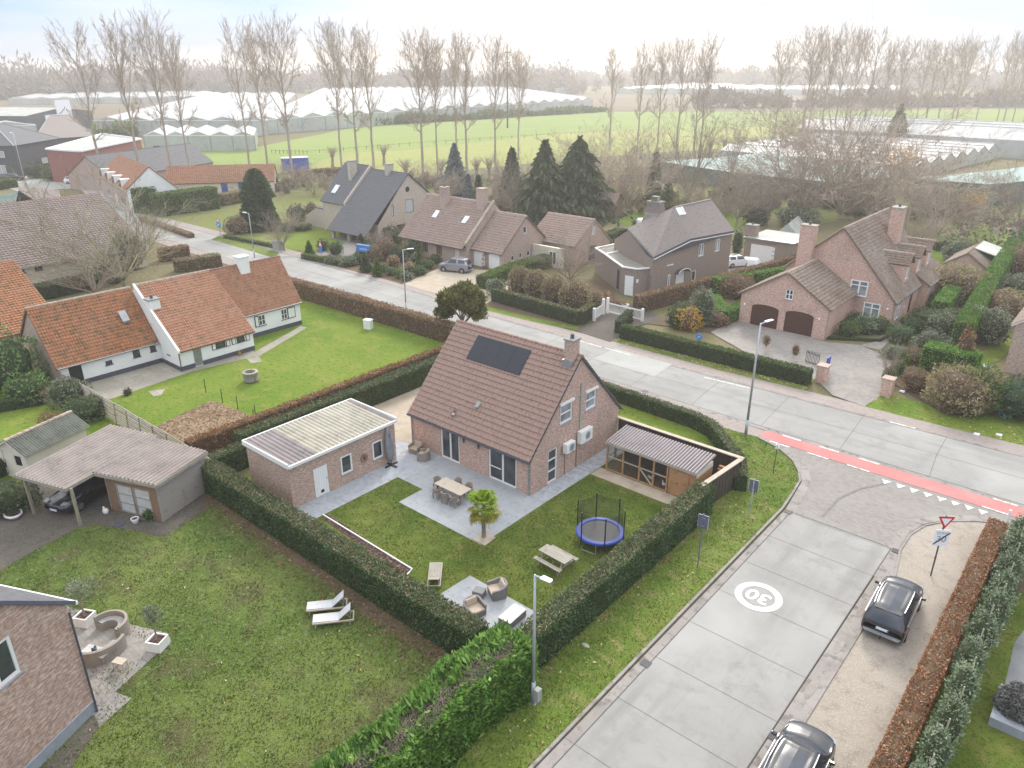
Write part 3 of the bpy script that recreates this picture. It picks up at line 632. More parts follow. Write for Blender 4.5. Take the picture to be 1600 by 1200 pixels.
def tree_proto(seed, trunk_mat='bark', twig_mat='twig', name='bare_tree', sides=6, rmin=.02, **k):
    big, small = gen_tree(seed, **k); r = empty(name, (0, 0, 0))
    t = segs_mesh('trunk', big, M[trunk_mat], sides); t.parent = r
    s = segs_mesh('crown', small, M[twig_mat], 3, rmin); s.parent = r
    return r
PROTO_USED = set()
def place(proto, loc, H=1.0, rz=None, label=None, cat=None, group=None, name=None, sx=None):
    if proto.name not in PROTO_USED: o = proto; PROTO_USED.add(proto.name); 
    else: o = copy_tree(proto)
    if name and not o.name.startswith(name): o.name = name
    PROTO_USED.add(o.name)
    o.location = (loc[0], loc[1], 0); o.rotation_euler = (0, 0, random.uniform(0, 6.28) if rz is None else rz); o.scale = (sx or H, sx or H, H)
    return tag(o, label, cat, group)
# ---------------------------------------------------------------- ground sheets
LAYER = [0]
def sheet(name, poly, mat, z, thick=0, **t):
    LAYER[0] += 1; z += LAYER[0]*.00037 if z < .03 else LAYER[0]*.00006
    mb = MB(); n = len(poly); A = sum(poly[i][0]*poly[(i+1)%n][1]-poly[(i+1)%n][0]*poly[i][1] for i in range(n))
    if A < 0: poly = poly[::-1]
    if thick: mb.prism(poly, z-thick, z, M[mat])
    else: mb.face([(p[0], p[1], z) for p in poly], M[mat])
    o = mb.build(name); o['kind'] = 'structure'; return o
def inpoly(x, y, poly):
    c = np.zeros(len(x), bool); n = len(poly)
    for i in range(n):
        x0, y0 = poly[i]; x1, y1 = poly[(i+1)%n]
        if y0 == y1: continue
        c ^= ((y0 > y) != (y1 > y)) & (x < (x1-x0)*(y-y0)/(y1-y0)+x0)
    return c
def scatter_in(poly, dens, excl=()):
    xs = [p[0] for p in poly]; ys = [p[1] for p in poly]; n = int((max(xs)-min(xs))*(max(ys)-min(ys))*dens)
    x = rng.uniform(min(xs), max(xs), n); y = rng.uniform(min(ys), max(ys), n); k = inpoly(x, y, poly)
    for e in excl: k &= ~inpoly(x, y, e)
    return x[k], y[k]
def grass(name, poly, mat, dens=60, h=.07, excl=(), w=.05):
    x, y = scatter_in(poly, dens, excl); n = len(x); a = rng.uniform(0, 2*pi, n); hh = h*rng.uniform(.5, 1.4, n); ww = w*rng.uniform(.6, 1.4, n)
    cl = (np.sin(x*2.1+np.sin(y*1.3)*2)*np.sin(y*2.7+np.sin(x*1.1)*2)); hh *= 1+.25*cl; kk = cl > -.75+rng.normal(0,.2,n); x, y, a, hh, ww = x[kk], y[kk], a[kk], hh[kk], ww[kk]; n = len(x)
    lx, ly = rng.normal(0, h*.7, n), rng.normal(0, h*.7, n)
    A = np.stack([x-np.cos(a)*ww, y-np.sin(a)*ww, np.full(n, .005)], 1); B = np.stack([x+np.cos(a)*ww, y+np.sin(a)*ww, np.full(n, .005)], 1); C = np.stack([x+lx, y+ly, hh], 1)
    o = mesh_np(name, np.stack([A, B, C], 1).reshape(-1, 3), np.arange(3*n).reshape(n, 3), M[mat], uv=False)
    return tag(o, cat=None, kind='stuff', label='short winter grass blades of the '+name.replace('_', ' ').replace('grass', 'lawn grass'))
# ================================================================ SETTING
g = MB(); g.face([(-2600,-300,-.02),(1700,-300,-.02),(1700,3200,-.02),(-2600,3200,-.02)], M['earth']); o = g.build('ground'); o['kind'] = 'structure'
px = lambda *p: [G(*q) for q in p]
# fields beyond the poplars
sheet('field_green', px((300,250),(560,198),(800,184),(935,175),(1240,175),(1600,170),(1700,168),(1700,190),(1220,198),(900,206),(620,236),(470,240),(380,262)), 'field_green', .02)
sheet('field_yellow', px((300,285),(380,258),(470,240),(620,236),(900,206),(1220,198),(1700,190),(1750,204),(1500,214),(1250,226),(1000,240),(760,262),(620,282),(420,292)), 'field_yellow', .03)
sheet('field_lime', px((1450,222),(1560,212),(1750,205),(1750,240),(1600,232)), 'field_lime', .04)
sheet('field_left', px((140,232),(215,225),(430,240),(560,232),(470,262),(260,262)), 'field_green', .035)
sheet('field_brown', px((-400,160),(100,158),(330,152),(620,145),(1000,150),(1300,150),(1900,150),(1900,172),(935,172),(800,182),(400,208),(-400,235)), 'field_brown', .01)
sheet('rough_grass', px((430,330),(470,262),(700,290),(1000,255),(1100,262),(1300,300),(1500,290),(1700,290),(1700,420),(1480,330),(1260,352),(1050,330),(700,300),(500,345)), 'grass_far', .015)
sheet('orchard_grass', px((960,345),(1080,300),(1220,330),(1160,350),(1140,370),(1000,360)), 'grass_farm', .03)
sheet('back_lawn', px((1440,380),(1530,320),(1700,340),(1700,420),(1560,400),(1480,450)), 'grass_farm', .03)
sheet('far_lawn_left', px((190,345),(330,300),(480,318),(520,385),(440,395),(240,345)), 'grass_far', .02)
sheet('far_lawn_bright', px((430,366),(520,348),(600,372),(515,392),(440,392)), 'grass_farm', .03)
# main road: concrete slabs
near = [(20,48.9),(-1.6,48.88),(-11.8,48.95),(-19.3,48.95),(-31.8,49.1),(-47,49.4),(-70,50.6),(-90,51.6),(-112,52.1),(-132,51.2),(-150,47)]
far = [(20,56.6),(-2.7,56.1),(-15.3,55.8),(-29,55.6),(-39.3,55.6),(-49.2,55.75),(-63.5,57.0),(-87.5,58.3),(-108.5,58.8),(-128.9,58.7),(-142,56.5),(-158,50)]
sheet('main_road', near+far[::-1], 'concrete_main', .03)
def offs(line, d): return [(x, y+d) for x, y in line]
sheet('gutter_strip_near', offs(near, -.0)+offs(near, -.45)[::-1], 'gutter', .034)
sheet('kerb_fill', [(-6.5,36),(-5.5,36),(-5.5,43),(-6.4,41.5)], 'gutter', .02)
sheet('verge_corner', [(-15,45),(-24,46.4),(-24,47.3),(-17,47.3)], 'grass_verge', .013)
sheet('pavement_near', [(-17.2,48.4)]+offs(near[3:], -.45)+[(x, y-2.0) for x, y in near[3:]][::-1]+[(-17.2,47.2)], 'pavers_pink', .026)
sheet('pavement_far', offs(far, 0)+[(x, y+1.75) for x, y in far][::-1], 'pavers_pink', .026)
sheet('gutter_strip_far', offs(far, -.3)+offs(far, .02)[::-1], 'gutter', .036)
def strip(a, b, w, m, z, mb):
    dx, dy = b[0]-a[0], b[1]-a[1]; l = hypot(dx, dy); nx, ny = -dy/l*w/2, dx/l*w/2
    mb.face([(a[0]-nx,a[1]-ny,z),(b[0]-nx,b[1]-ny,z),(b[0]+nx,b[1]+ny,z),(a[0]+nx,a[1]+ny,z)], M[m])
def interp(line, x):
    for (x0,y0),(x1,y1) in zip(line, line[1:]):
        if min(x0,x1) <= x <= max(x0,x1): return y0+(y1-y0)*(x-x0)/(x1-x0)
    return line[-1][1]
mb = MB(); x = 10
while x > -140:
    a, b = (x, interp(near, x)), (x-.5, interp(far, x-.5)); mid = ((a[0]+b[0])/2+random.uniform(-.15,.15), (a[1]+b[1])/2)
    strip(a, mid, .025, 'joint', .0385, mb); strip(mid, b, .025, 'joint', .0385, mb); x -= 5.6
pts = [(x, (interp(near, x)+interp(far, x))/2) for x in np.arange(10, -140, -5)]
for a, b in zip(pts, pts[1:]): strip(a, b, .02, 'joint', .0392, mb)
for a, b in zip(near[:-1], near[1:]): strip(a, b, .05, 'joint', .0398, mb)
for a, b in zip(far[:-1], far[1:]): strip((a[0],a[1]-.3), (b[0],b[1]-.3), .035, 'joint', .0398, mb)
o = mb.build('road_joints_main'); o['kind'] = 'structure'
sheet('road_patch_pale', px((925,561),(962,545),(1050,570),(1022,589)), 'concrete_new', .044)
mb = MB()
for a, b in (((905,533),(940,543)),((945,544),(985,555)),((1100,590),(1170,607)),((1390,660),(1430,670))): strip(G(*a), G(*b), .14, 'road_white_worn', .046, mb)
o = mb.build('edge_line_white'); o['kind'] = 'structure'
# side street, 3 m slabs towards the camera
sheet('side_street', [(-11.9,-2),(-6.4,-2),(-6.35,39.15),(-11.9,39.15)], 'concrete', .03)
sheet('side_gutter_left', [(-12.45,-2),(-11.9,-2),(-11.9,39.1),(-12.25,39.1)], 'gutter', .034)
sheet('side_gutter_right', [(-6.4,-2),(-5.65,-2),(-5.6,36.8),(-6.3,39.1)], 'gutter', .034)
mb = MB(); rs = random.Random(3)
for y in np.arange(2.4, 39, 3.05): strip((-12.4, y), (-5.7, y), .015, 'joint', .0385, mb)
for x in (-11.9, -6.38): strip((x, -2), (x, 39.1), .04, 'joint', .0395, mb)
strip((-12,39.15), (-6.3,39.15), .05, 'joint', .0398, mb)
o = mb.build('road_joints_side'); o['kind'] = 'structure'
jl = [(-11.95,39.1),(-12.2,41),(-12.46,43.06),(-13.1,44.4),(-13.9,45.5),(-15.4,46.77),(-17.2,47.4)]; jr = [(-6.3,39.1),(-6.29,41.2),(-5.88,42.9),(-4.93,44.3),(-3.57,45.4),(-2.3,46.1),(-.6,46.7),(6,47)]
sheet('junction_pavers', jl+[(-17.2,48.9),(6,48.9)]+jr[::-1], 'pavers', .024)
def ribbon(name, line, w, mat, z, h=0):
    mb = MB(); L, R_ = [], []
    for i, p in enumerate(line):
        a = line[max(0, i-1)]; b = line[min(len(line)-1, i+1)]; dx, dy = b[0]-a[0], b[1]-a[1]; l = hypot(dx, dy); L.append((p[0]-dy/l*w/2, p[1]+dx/l*w/2)); R_.append((p[0]+dy/l*w/2, p[1]-dx/l*w/2))
    for i in range(len(line)-1):
        if h: mb.hexa([(*L[i],z-.02),(*R_[i],z-.02),(*R_[i+1],z-.02),(*L[i+1],z-.02),(*L[i],z+h),(*R_[i],z+h),(*R_[i+1],z+h),(*L[i+1],z+h)], M[mat])
        else: mb.face([(*L[i],z),(*R_[i],z),(*R_[i+1],z),(*L[i+1],z)], M[mat])
    o = mb.build(name); o['kind'] = 'structure'; return o
ribbon('gutter_curve_left', jl, .55, 'gutter', .046); ribbon('gutter_curve_right', jr, .5, 'gutter', .046)
ribbon('kerb_left', [(-12.5,-2),(-12.48,20),(-12.42,39.1),(-12.6,41),(-12.85,43),(-13.4,44.2),(-14.2,45.3),(-15.6,46.4),(-17.3,47.0)], .13, 'gutter', .02, .09)
ribbon('kerb_right', [(-5.6,-2),(-5.55,36.8),(-5.95,39.2),(-5.95,41.1),(-5.55,42.7),(-4.7,44),(-3.4,45.1),(-2.2,45.75),(-.5,46.3),(6,46.6)], .11, 'gutter', .02, .06)
mb = MB()
for a, b in ((25.6,27.3),(29.0,30.6),(32.2,33.8),(35.0,36.3)): mb.face([(-5.98+.17*cos(t_), (a+b)/2+(b-a)/2*sin(t_), .0455) for t_ in np.linspace(0, 2*pi, 20)[:-1]], M['gutter_hollow'])  # flat, slightly darker ovals drawn for the worn hollows in the gutter
o = mb.build('gutter_hollow_patches'); o['kind'] = 'structure'
mb = MB(); arc = [G(*p) for p in ((1285,808),(1310,780),(1345,764),(1385,756))]
for p_, q_ in zip(arc, arc[1:]): strip(p_, q_, .16, 'skid', .0475, mb)
o = mb.build('tyre_mark'); o['kind'] = 'structure'
# red cycle crossing and markings
ry0, ry1 = 46.95, 48.15
sheet('cycle_crossing', [(-17.4,47.3),(-17.4,48.5),(-1.5,48.4),(6,48.35),(6,46.95),(-1.4,47.0),(-10,47.05)], 'red_paint', .048)
mb = MB()
for x in (-16.2, -13.6, -11, -3.2, -1.2): strip((x, 48.5), (x+1.3, 48.48), .13, 'road_white_worn', .056, mb); strip((x-.3, 47.06), (x+1.1, 47.03), .13, 'road_white_worn', .057, mb)
o = mb.build('cycle_dashes'); o['kind'] = 'structure'
mb = MB()
for i in range(8):
    cx, cy = G(1384+i*21.6, 753+i*6.75); mb.face([(cx-.26,cy+.16,.052),(cx+.02,cy-.42,.052),(cx+.30,cy+.16,.052)], M['road_white_worn'])
o = mb.build('yield_triangles'); o['kind'] = 'structure'
c30 = G(1185, 933); mb = MB(); n = 48; R0, R1 = 1.13, .80
for i in range(n):
    a, b = 2*pi*i/n, 2*pi*(i+1)/n
    mb.face([(c30[0]+R0*cos(a),c30[1]+R0*sin(a),.044),(c30[0]+R0*cos(b),c30[1]+R0*sin(b),.044),(c30[0]+R1*cos(b),c30[1]+R1*sin(b),.044),(c30[0]+R1*cos(a),c30[1]+R1*sin(a),.044)], M['road_white'])
o = mb.build('speed_marking_ring'); o['kind'] = 'structure'
def text_mesh(name, body, size, mat, loc, rot, parent=None, bold=0.0, ext=0, sx=1):
    cu = bpy.data.curves.new(name, 'FONT'); cu.body = body; cu.size = size; cu.align_x = 'CENTER'; cu.align_y = 'CENTER'; cu.offset = bold; cu.extrude = ext
    t = bpy.data.objects.new(name+'_tmp', cu); col.objects.link(t); dg = bpy.context.evaluated_depsgraph_get(); me = bpy.data.meshes.new_from_object(t.evaluated_get(dg)); bpy.data.objects.remove(t)
    me.materials.clear(); me.materials.append(M[mat]); o = bpy.data.objects.new(name, me); link(o, parent); o.location = loc; o.rotation_euler = rot; o.scale = (sx, 1, 1); return o
o = text_mesh('speed_marking_number', '30', 1.15, 'road_white', (c30[0], c30[1], .045), (0,0,pi), bold=.025, sx=1.05); o['kind'] = 'structure'
# verges and lawns
verge_l = [(-12.56,-2),(-12.5,20),(-12.48,39.1),(-12.66,41),(-12.9,43),(-13.45,44.15),(-14.25,45.25),(-15.65,46.35),(-17.4,47.0),(-24,47.1),(-32,47.3),(-32,46.6),(-21,46),(-16.9,41.2),(-15.9,39.5),(-15.6,20),(-15.6,-2)]
sheet('verge', verge_l, 'grass_verge', .014)
lawn_m = [(-33.1,18.9),(-16.1,18.9),(-16.1,36.4),(-24,36.2),(-33.1,30)]
sheet('garden_lawn', [(-40,18.6),(-15.8,18.6),(-15.8,40),(-24.6,40.3),(-40,40)], 'grass_a', .012)
sheet('front_lawn', [(-44.5,40.3),(-24.5,40.3),(-16,40.3),(-17,42.4),(-20.5,46.4),(-31,47.2),(-44.5,47.5)], 'grass_farm', .016)
left_lawn = [(-39.8,17.9),(-15.6,17.9),(-15.6,-3),(-31.5,-3),(-31,5),(-29,9),(-28.6,10.1),(-33.6,8.4),(-34,5.5),(-40.5,5.5),(-40.9,7.1),(-41.5,9.1),(-41.95,11.2),(-41.6,12.1),(-39.5,13.2),(-37.9,13.9),(-37.6,14.3),(-38.6,17.4)]
sheet('neighbour_lawn', left_lawn, 'grass_left', .012)
farm_lawn = [(-45.3,20.6),(-45.3,46.2),(-73.5,46.6),(-73.5,41),(-62.6,41),(-59.3,34),(-59.6,26.6),(-58.2,22.3),(-54.5,19.6),(-50,20)]
sheet('farm_lawn', [(-45.3,17.6),(-45.3,46.6),(-76,46.9),(-80,10),(-50,10)], 'grass_farm', .010)
sheet('straw_bed', px((232,672),(330,626),(408,656),(335,712),(300,700)), 'straw', .02)
sheet('farm_patio', px((128,601),(250,563),(283,580),(395,548),(404,556),(300,581),(170,625),(150,618)), 'patio_old', .022)
sheet('farm_step_path', px((395,552),(470,510),(480,512),(400,560)), 'patio_old', .018)
sheet('stepping_stone', px((232,612),(258,608),(252,618),(240,620)), 'patio_old', .022)
sheet('stepping_stone', px((385,560),(405,558),(410,566),(392,568)), 'patio_old', .022)
# paved areas of the main garden
sheet('terrace_slabs', [(-32.0,30.65),(-32.0,26.9),(-30.2,26.9),(-30.2,24.95),(-23.5,24.95),(-23.5,30.7)], 'stone', .028, .05)
sheet('terrace_cobbles', [(-34.3,20.1),(-32.5,20.1),(-32.5,26.9),(-32.0,26.9),(-32.0,30.65),(-35.1,30.65),(-36.5,30.3),(-36.6,28.4),(-34.3,28.4)], 'pavers_blue', .026, .05)
sheet('side_path', [(-24.65,30.7),(-23.5,30.7),(-23.45,35.4),(-23.4,40),(-24.65,40.1)], 'pavers_blue', .025, .05)
sheet('coop_slab', [(-23.4,35.2),(-17.3,35.2),(-17.3,36.3),(-23.4,36.3)], 'tan', .03, .06)
sheet('palm_plinth', px((738,844),(757,833),(775,841),(758,854)), 'tan', .07, .06)
sheet('lounge_terrace', [(-22.3,18.9),(-16.1,18.9),(-16.1,22.6),(-22.1,22.6)], 'stone', .03, .05)
sheet('back_path_gravel', [(-42.2,28.4),(-36.6,28.4),(-36.5,30.3),(-35.1,30.7),(-35.1,40.2),(-42.2,40.2)], 'tan', .022)
sheet('gravel_bed', px((505,812),(515,805),(645,892),(632,902)), 'mulch', .03)
ribbon('bed_edging', px((505,806),(644,891),(636,900)), .06, 'pvc', .02, .09)
sheet('soil_strip', [(-39.8,17.55),(-36,17.5),(-32,17.3),(-28,17.45),(-24,17.1),(-20,17.2),(-16.4,16.9),(-16.4,18.2),(-39.8,18.2)], 'soil', .018)
sheet('neighbour_gravel_drive', [(-60,3),(-40.4,3),(-40.9,7.1),(-41.5,9.1),(-41.95,11.2),(-41.6,12.1),(-39.5,13.2),(-37.6,13.9),(-37.3,14.3),(-38.5,17.6),(-40,18.6),(-47.5,17.2),(-50,11),(-60,9)], 'gravel_dark', .0105)
sheet('neighbour_patio', px((95,940),(105,948),(165,967),(262,990),(268,1002),(180,1082),(206,1092),(150,1142),(140,1100)), 'pavers_grey', .02)
sheet('neighbour_side_strip', px((147,1118),(156,1135),(90,1230),(40,1230)), 'gravel_dark', .022)
# right-hand parking strip and gardens
sheet('parking_gravel', [(-5.6,-2),(-2.7,-2),(-2.7,44.3),(-1.9,45.9),(-3.4,45.1),(-4.7,44),(-5.5,42.7),(-5.9,41.1),(-5.9,39.2),(-5.5,36.8)], 'gravel', .012)
sheet('gravel_corner', [(-2.9,44.2),(-2.2,45.8),(-.5,46.3),(6,46.5),(6,43.9)], 'tan', .013)
sheet('right_lawn', [(-1.9,-2),(12,-2),(12,43),(-1.9,43)], 'grass_a', .011)
sheet('right_terrace', px((1600,985),(1585,1005),(1558,1120),(1600,1150),(1700,1100),(1700,900)), 'stone_dark', .03, .04)
sheet('right_bed', px((1535,850),(1600,850),(1640,930),(1560,925),(1530,900)), 'soil', .02)
# far verges, drives
sheet('verge_far_middle', px((955,533),(982,522),(1275,594),(1258,611),(1120,578)), 'grass_verge', .03)
sheet('verge_far_right', px((1352,636),(1376,614),(1480,640),(1600,652),(1700,672),(1700,722),(1600,697),(1480,668)), 'grass_farm', .03)
sheet('verge_far_left', px((462,402),(476,396),(628,438),(630,445),(560,425)), 'grass_far', .03)
sheet('verge_far_hedge', px((678,466),(690,463),(905,512),(902,517),(840,505)), 'grass_verge', .03)
sheet('verge_far_lamp', px((330,375),(343,368),(436,395),(430,404),(350,380)), 'grass_verge', .03)
sheet('drive_brown_house', px((630,444),(690,418),(795,425),(830,430),(760,475),(700,465)), 'tan', .028)
sheet('drive_grey_house', px((430,403),(520,392),(540,380),(515,372),(545,368),(600,385),(590,400),(500,400),(462,402)), 'pavers', .027)
sheet('drive_modern_house', px((900,518),(925,503),(960,470),(1010,480),(1035,500),(990,512),(980,523),(953,535)), 'gravel_dark', .028)
sheet('drive_big_house', px((1110,520),(1165,492),(1290,535),(1345,540),(1420,575),(1395,600),(1378,618),(1350,636),(1300,618),(1275,594),(1180,560)), 'pavers_grey', .028)
sheet('path_big_house', px((1343,540),(1365,535),(1415,495),(1425,500),(1375,548)), 'pavers_grey', .033)
sheet('garden_soil_big', px((1005,505),(1120,470),(1165,500),(1110,520)), 'soil', .02)
sheet('garden_soil_right', px((1395,600),(1420,560),(1540,600),(1600,590),(1600,650),(1480,650)), 'soil', .02)
sheet('lawn_patch_right', px((1430,615),(1470,590),(1490,610),(1455,630)), 'grass_farm', .03)
sheet('lawn_patch_big', px((1115,500),(1165,460),(1168,485),(1120,512)), 'grass_farm', .03)
sheet('side_lawn_big', px((1520,560),(1590,515),(1600,525),(1560,565),(1530,572)), 'grass_farm', .03)
sheet('garden_soil_brown', px((500,392),(600,370),(700,405),(690,420),(630,444),(480,405)), 'soil', .02)
sheet('garden_soil_modern', px((690,463),(830,430),(960,440),(960,470),(925,503),(905,512)), 'soil', .02)
sheet('yard_modern', px((1130,425),(1160,405),(1230,395),(1200,420),(1150,432)), 'pavers', .03)
sheet('yard_far_left', px((0,290),(60,268),(140,275),(150,292),(30,300)), 'concrete_new', .03)
sheet('lane_far_left', px((190,345),(160,330),(120,290),(150,285),(225,335)), 'concrete_new', .03)
# ================================================================ MAIN HOUSE
S0 = dict(name='window', cols=2, sill='plinth')
X0, X1, Y0, Y1 = -35.1, -24.67, 30.65, 40.2
fd = dict(cols=2, fw=.09, rev=.1)
house = empty('brick_house', (0,0,0), 0, 'pink brick gabled house with black solar panels on its red tiled roof, by the terrace', 'house')
simple_gable_house('brick_house', '', '', X0, Y0, X1, Y1, 'x', 2.72, 7.75, 2.72, M['brick_main'], M['tile_main'], oh=.38, gh=.12, root=house, edge='tar', amp=.06, step=.06, cw=.3, rh=.36,
    ops={'S': [('w', -32.35-X0, .03, -30.65-X0, 2.25, dict(cols=2, fw=.1, sill='plinth')), ('w', -28.08-X0, .03, -25.8-X0, 2.28, dict(cols=2, fw=.1, rows=(), sill='plinth'))],
         'E': [('w', 32.35-Y0, .03, 33.3-Y0, 2.35, dict(rows=(.35,.68), fw=.1, sill='plinth')), ('w', 33.5-Y0, 3.72, 34.75-Y0, 5.0, dict(rows=2, sill='plinth', lintel='pvc', fw=.1, glass='glass_lit')), ('w', 36.2-Y0, 3.72, 37.35-Y0, 4.98, dict(rows=2, sill='plinth', lintel='pvc', fw=.1, glass='glass_lit'))]})
mb = MB(); mb.bar((-28.0,Y0-.06,1.02),(-26.98,Y0-.06,1.02),.04,.05,M['pvc']); mb.build('glazing_bar', house)
k = (7.75-2.72)/((Y0+Y1)/2-Y0)
def on_s(x, y, w): n = Vector((0,-k,1)).normalized(); return Vector((x, y, 2.72+k*(y-Y0)))+n*w
for i in range(4):
    a, b = -32.75+i*1.15, -32.75+(i+1)*1.15-.012; mb = MB()
    mb.hexa([on_s(a,33.75,.08),on_s(b,33.75,.08),on_s(b,35.0,.08),on_s(a,35.0,.08),on_s(a,33.75,.14),on_s(b,33.75,.14),on_s(b,35.0,.14),on_s(a,35.0,.14)], M['solar']); mb.build('solar_panel', house)
chimney(house, -25.15, 35.15, 6.8, 8.75, .62, .72, 'brick_annex', 'concrete', pots=1)
mb = MB(); mb.box(-25.52,34.65,6.9,-24.8,35.6,7.52,M['zinc']); mb.build('chimney_flashing', house)
mb = MB(); mb.hexa([on_s(-30.1,31.75,.06),on_s(-29.8,31.75,.06),on_s(-29.8,32.05,.06),on_s(-30.1,32.05,.06),on_s(-30.1,31.75,.26),on_s(-29.8,31.75,.26),on_s(-29.8,32.05,.2),on_s(-30.1,32.05,.2)], M['concrete']); mb.build('roof_vent', house)
mb = MB(); c = on_s(-31.4,31.15,.1); mb.tube(c, c+Vector((0,0,.3)), .09, .09, M['ridge'], 8); mb.tube(c-Vector((.0,.15,.12)), c+Vector((0,.1,.02)), .2, .15, M['zinc'], 6); mb.build('roof_vent', house)
gutter(house, (X0-.1,Y0-.33,2.40), (X1+.12,Y0-.33,2.40), 'tar'); downpipe(house, X1-.08, Y0-.1, 2.5); downpipe(house, X0+.05, Y0-.1, 2.5)
gutter(house, (X0-.1,Y1+.33,2.40), (X1+.12,Y1+.33,2.40), 'tar')
for x in (-30.15, -28.85):
    mb = MB(); mb.tube((x,Y0-.1,1.85),(x,Y0-.1,2.15),.055,.055,M['tar'],8); mb.box(x-.03,Y0-.08,1.97,x+.03,Y0,2.03,M['tar']); mb.build('wall_lamp', house)
for (a, b, z0, z1) in ((33.72,34.62,1.72,2.38), (35.25,36.5,1.8,2.66)):
    mb = MB(); mb.box(X1+.08,a,z0,X1+.42,b,z1,M['white_paint']); o = mb.build('air_conditioner', house, bevel=.02)
    mb = MB(); cy, cz = a+(b-a)*.58, (z0+z1)/2
    for r in (.09,): mb.lathe([(r-.012,0),(r+.012,0),(r+.012,.01),(r-.012,.01)], (0,0,.004), M['zinc'], 20)
    mb.lathe([(.27,-.01),(.27,.0)], (0,0,0), M['galv'], 20); f = mb.build('fan_grille', o); f.rotation_euler = (0, pi/2, 0); f.location = (X1+.43, cy, cz)
    mb = MB(); mb.box(X1,a+.1,z0-.06,X1+.4,a+.15,z0-.002,M['tar']); mb.box(X1,b-.15,z0-.06,X1+.4,b-.1,z0-.002,M['tar']); mb.build('bracket', o)
mb = MB(); mb.box(X1+.003,35.52,2.7,X1+.08,35.66,5.9,M['concrete_new']); mb.box(X1+.003,34.85,5.1,X1+.07,35.5,5.2,M['concrete_new']); mb.build('cable_duct', house)
mb = MB(); mb.tube((X1+.03,34.05,0),(X1+.03,34.05,1.7),.02,.02,M['ridge'],6); mb.tube((X1+.03,35.3,0),(X1+.03,35.3,1.8),.025,.025,M['ridge'],6); mb.build('pipe', house)
# ================================================================ ANNEX
an = empty('brick_annex', (0,0,0), 0, 'small flat brick garage with yellow and brown corrugated roof and white door', 'garage')
ax0, ax1, ay0, ay1 = -38.75, -34.3, 20.4, 28.4
simple = {'E': [(22.0-ay0,.02,23.0-ay0,2.0),(24.0-ay0,.75,24.85-ay0,2.0),(26.5-ay0,.75,27.3-ay0,2.0)]}
mb = MB(); bm_ = M['brick_annex']
wall(mb, (ax1,ay0,0),(0,1,0),(1,0,0),ay1-ay0,2.9,bm_,simple['E']); wall(mb,(ax0,ay0,0),(1,0,0),(0,-1,0),ax1-ax0,2.9,bm_); wall(mb,(ax0,ay1,0),(1,0,0),(0,1,0),ax1-ax0,2.9,bm_); wall(mb,(ax0,ay0,0),(0,1,0),(-1,0,0),ay1-ay0,2.9,bm_)
mb.build('wall', an)
E_ = ((ax1,ay0,0),(0,1,0),(1,0,0))
d = door(an, *E_, 1.6,.03,2.6,2.0,'pvc',rev=.08,planks=6); mb = MB(); mb.box(ax1-.06,ay0+2.0,.22,ax1-.005,ay0+2.22,.42,M['black']); mb.build('cat_flap', d)
for a in (3.6, 6.1): window(an, *E_, a,.75,a+.85,2.0,frame='pvc',fw=.1,sill='concrete',rev=.08)
mb = MB(); mb.lathe([(.2,0),(.3,.03),(.3,.06),(.18,.06),(.08,.05),(.08,.0)],(0,0,0),M['ridge'],16); o = mb.build('wall_wheel', an); o.rotation_euler=(0,pi/2,0); o.location=(ax1+.01,ay0+5.35,1.25)
mb = MB(); cs = lambda t: M['corr_brown'] if t < .27 or t > .945 else M['corr_yellow']
corr(mb, (ax0-.1,ay0-.1,3.06),(0,1,0),ay1-ay0+.2,(1,0,-.028),ax1-ax0+.2,None,pitch=.30,amp=.05,mats=cs,seg=4)
mb.face([(ax0-.1,ay0-.1,3.0),(ax0-.1,ay1+.1,3.0),(ax1+.1,ay1+.1,2.88),(ax1+.1,ay0-.1,2.88)], M['corr_brown']); mb.build('roof', an)
mb = MB(); t = .14
mb.box(ax0-.15,ay0-.16,2.82,ax1+.16,ay0-.08,3.12,M['white_paint']); mb.box(ax0-.15,ay1+.08,2.82,ax1+.16,ay1+.16,3.12,M['white_paint']); mb.box(ax1+.1,ay0-.08,2.8,ax1+.2,ay1+.08,2.98,M['white_paint']); mb.box(ax0-.2,ay0-.08,2.85,ax0-.1,ay1+.08,3.1,M['white_paint']); mb.build('fascia', an)
# ================================================================ FENCE
fe = empty('garden_fence', (0,0,0), 0, 'dark timber fence with pale coping around the chicken run corner', 'fence')
def fence_run(a, b, n):
    mb = MB(); a, b = Vector((*a, 0)), Vector((*b, 0)); d = (b-a)/n; dn = d.normalized(); nn = Vector((-dn.y, dn.x, 0))*.03
    for i in range(n):
        p, q = a+d*i+dn*.01, a+d*(i+1)-dn*.01; w = nn*(1 if i%2 else .7)
        mb.hexa([p-w, q-w, q+w, p+w, p-w+Z3*1.85, q-w+Z3*1.85, q+w+Z3*1.85, p+w+Z3*1.85], M['wood_dark'])
    mb.build('board_panel', fe)
    mb = MB(); w = nn.normalized()*.15; p, q = a-dn*.1, b+dn*.1; z0, z1 = Z3*1.86, Z3*1.92
    mb.hexa([p-w+z0, q-w+z0, q+w+z0, p+w+z0, p-w+z1, q-w+z1, q+w+z1, p+w+z1], M['wood_pale']); mb.build('coping', fe)
fence_run((-24.6,40.15),(-15.6,40.1),44); fence_run((-15.62,39.9),(-15.95,35.6),22)
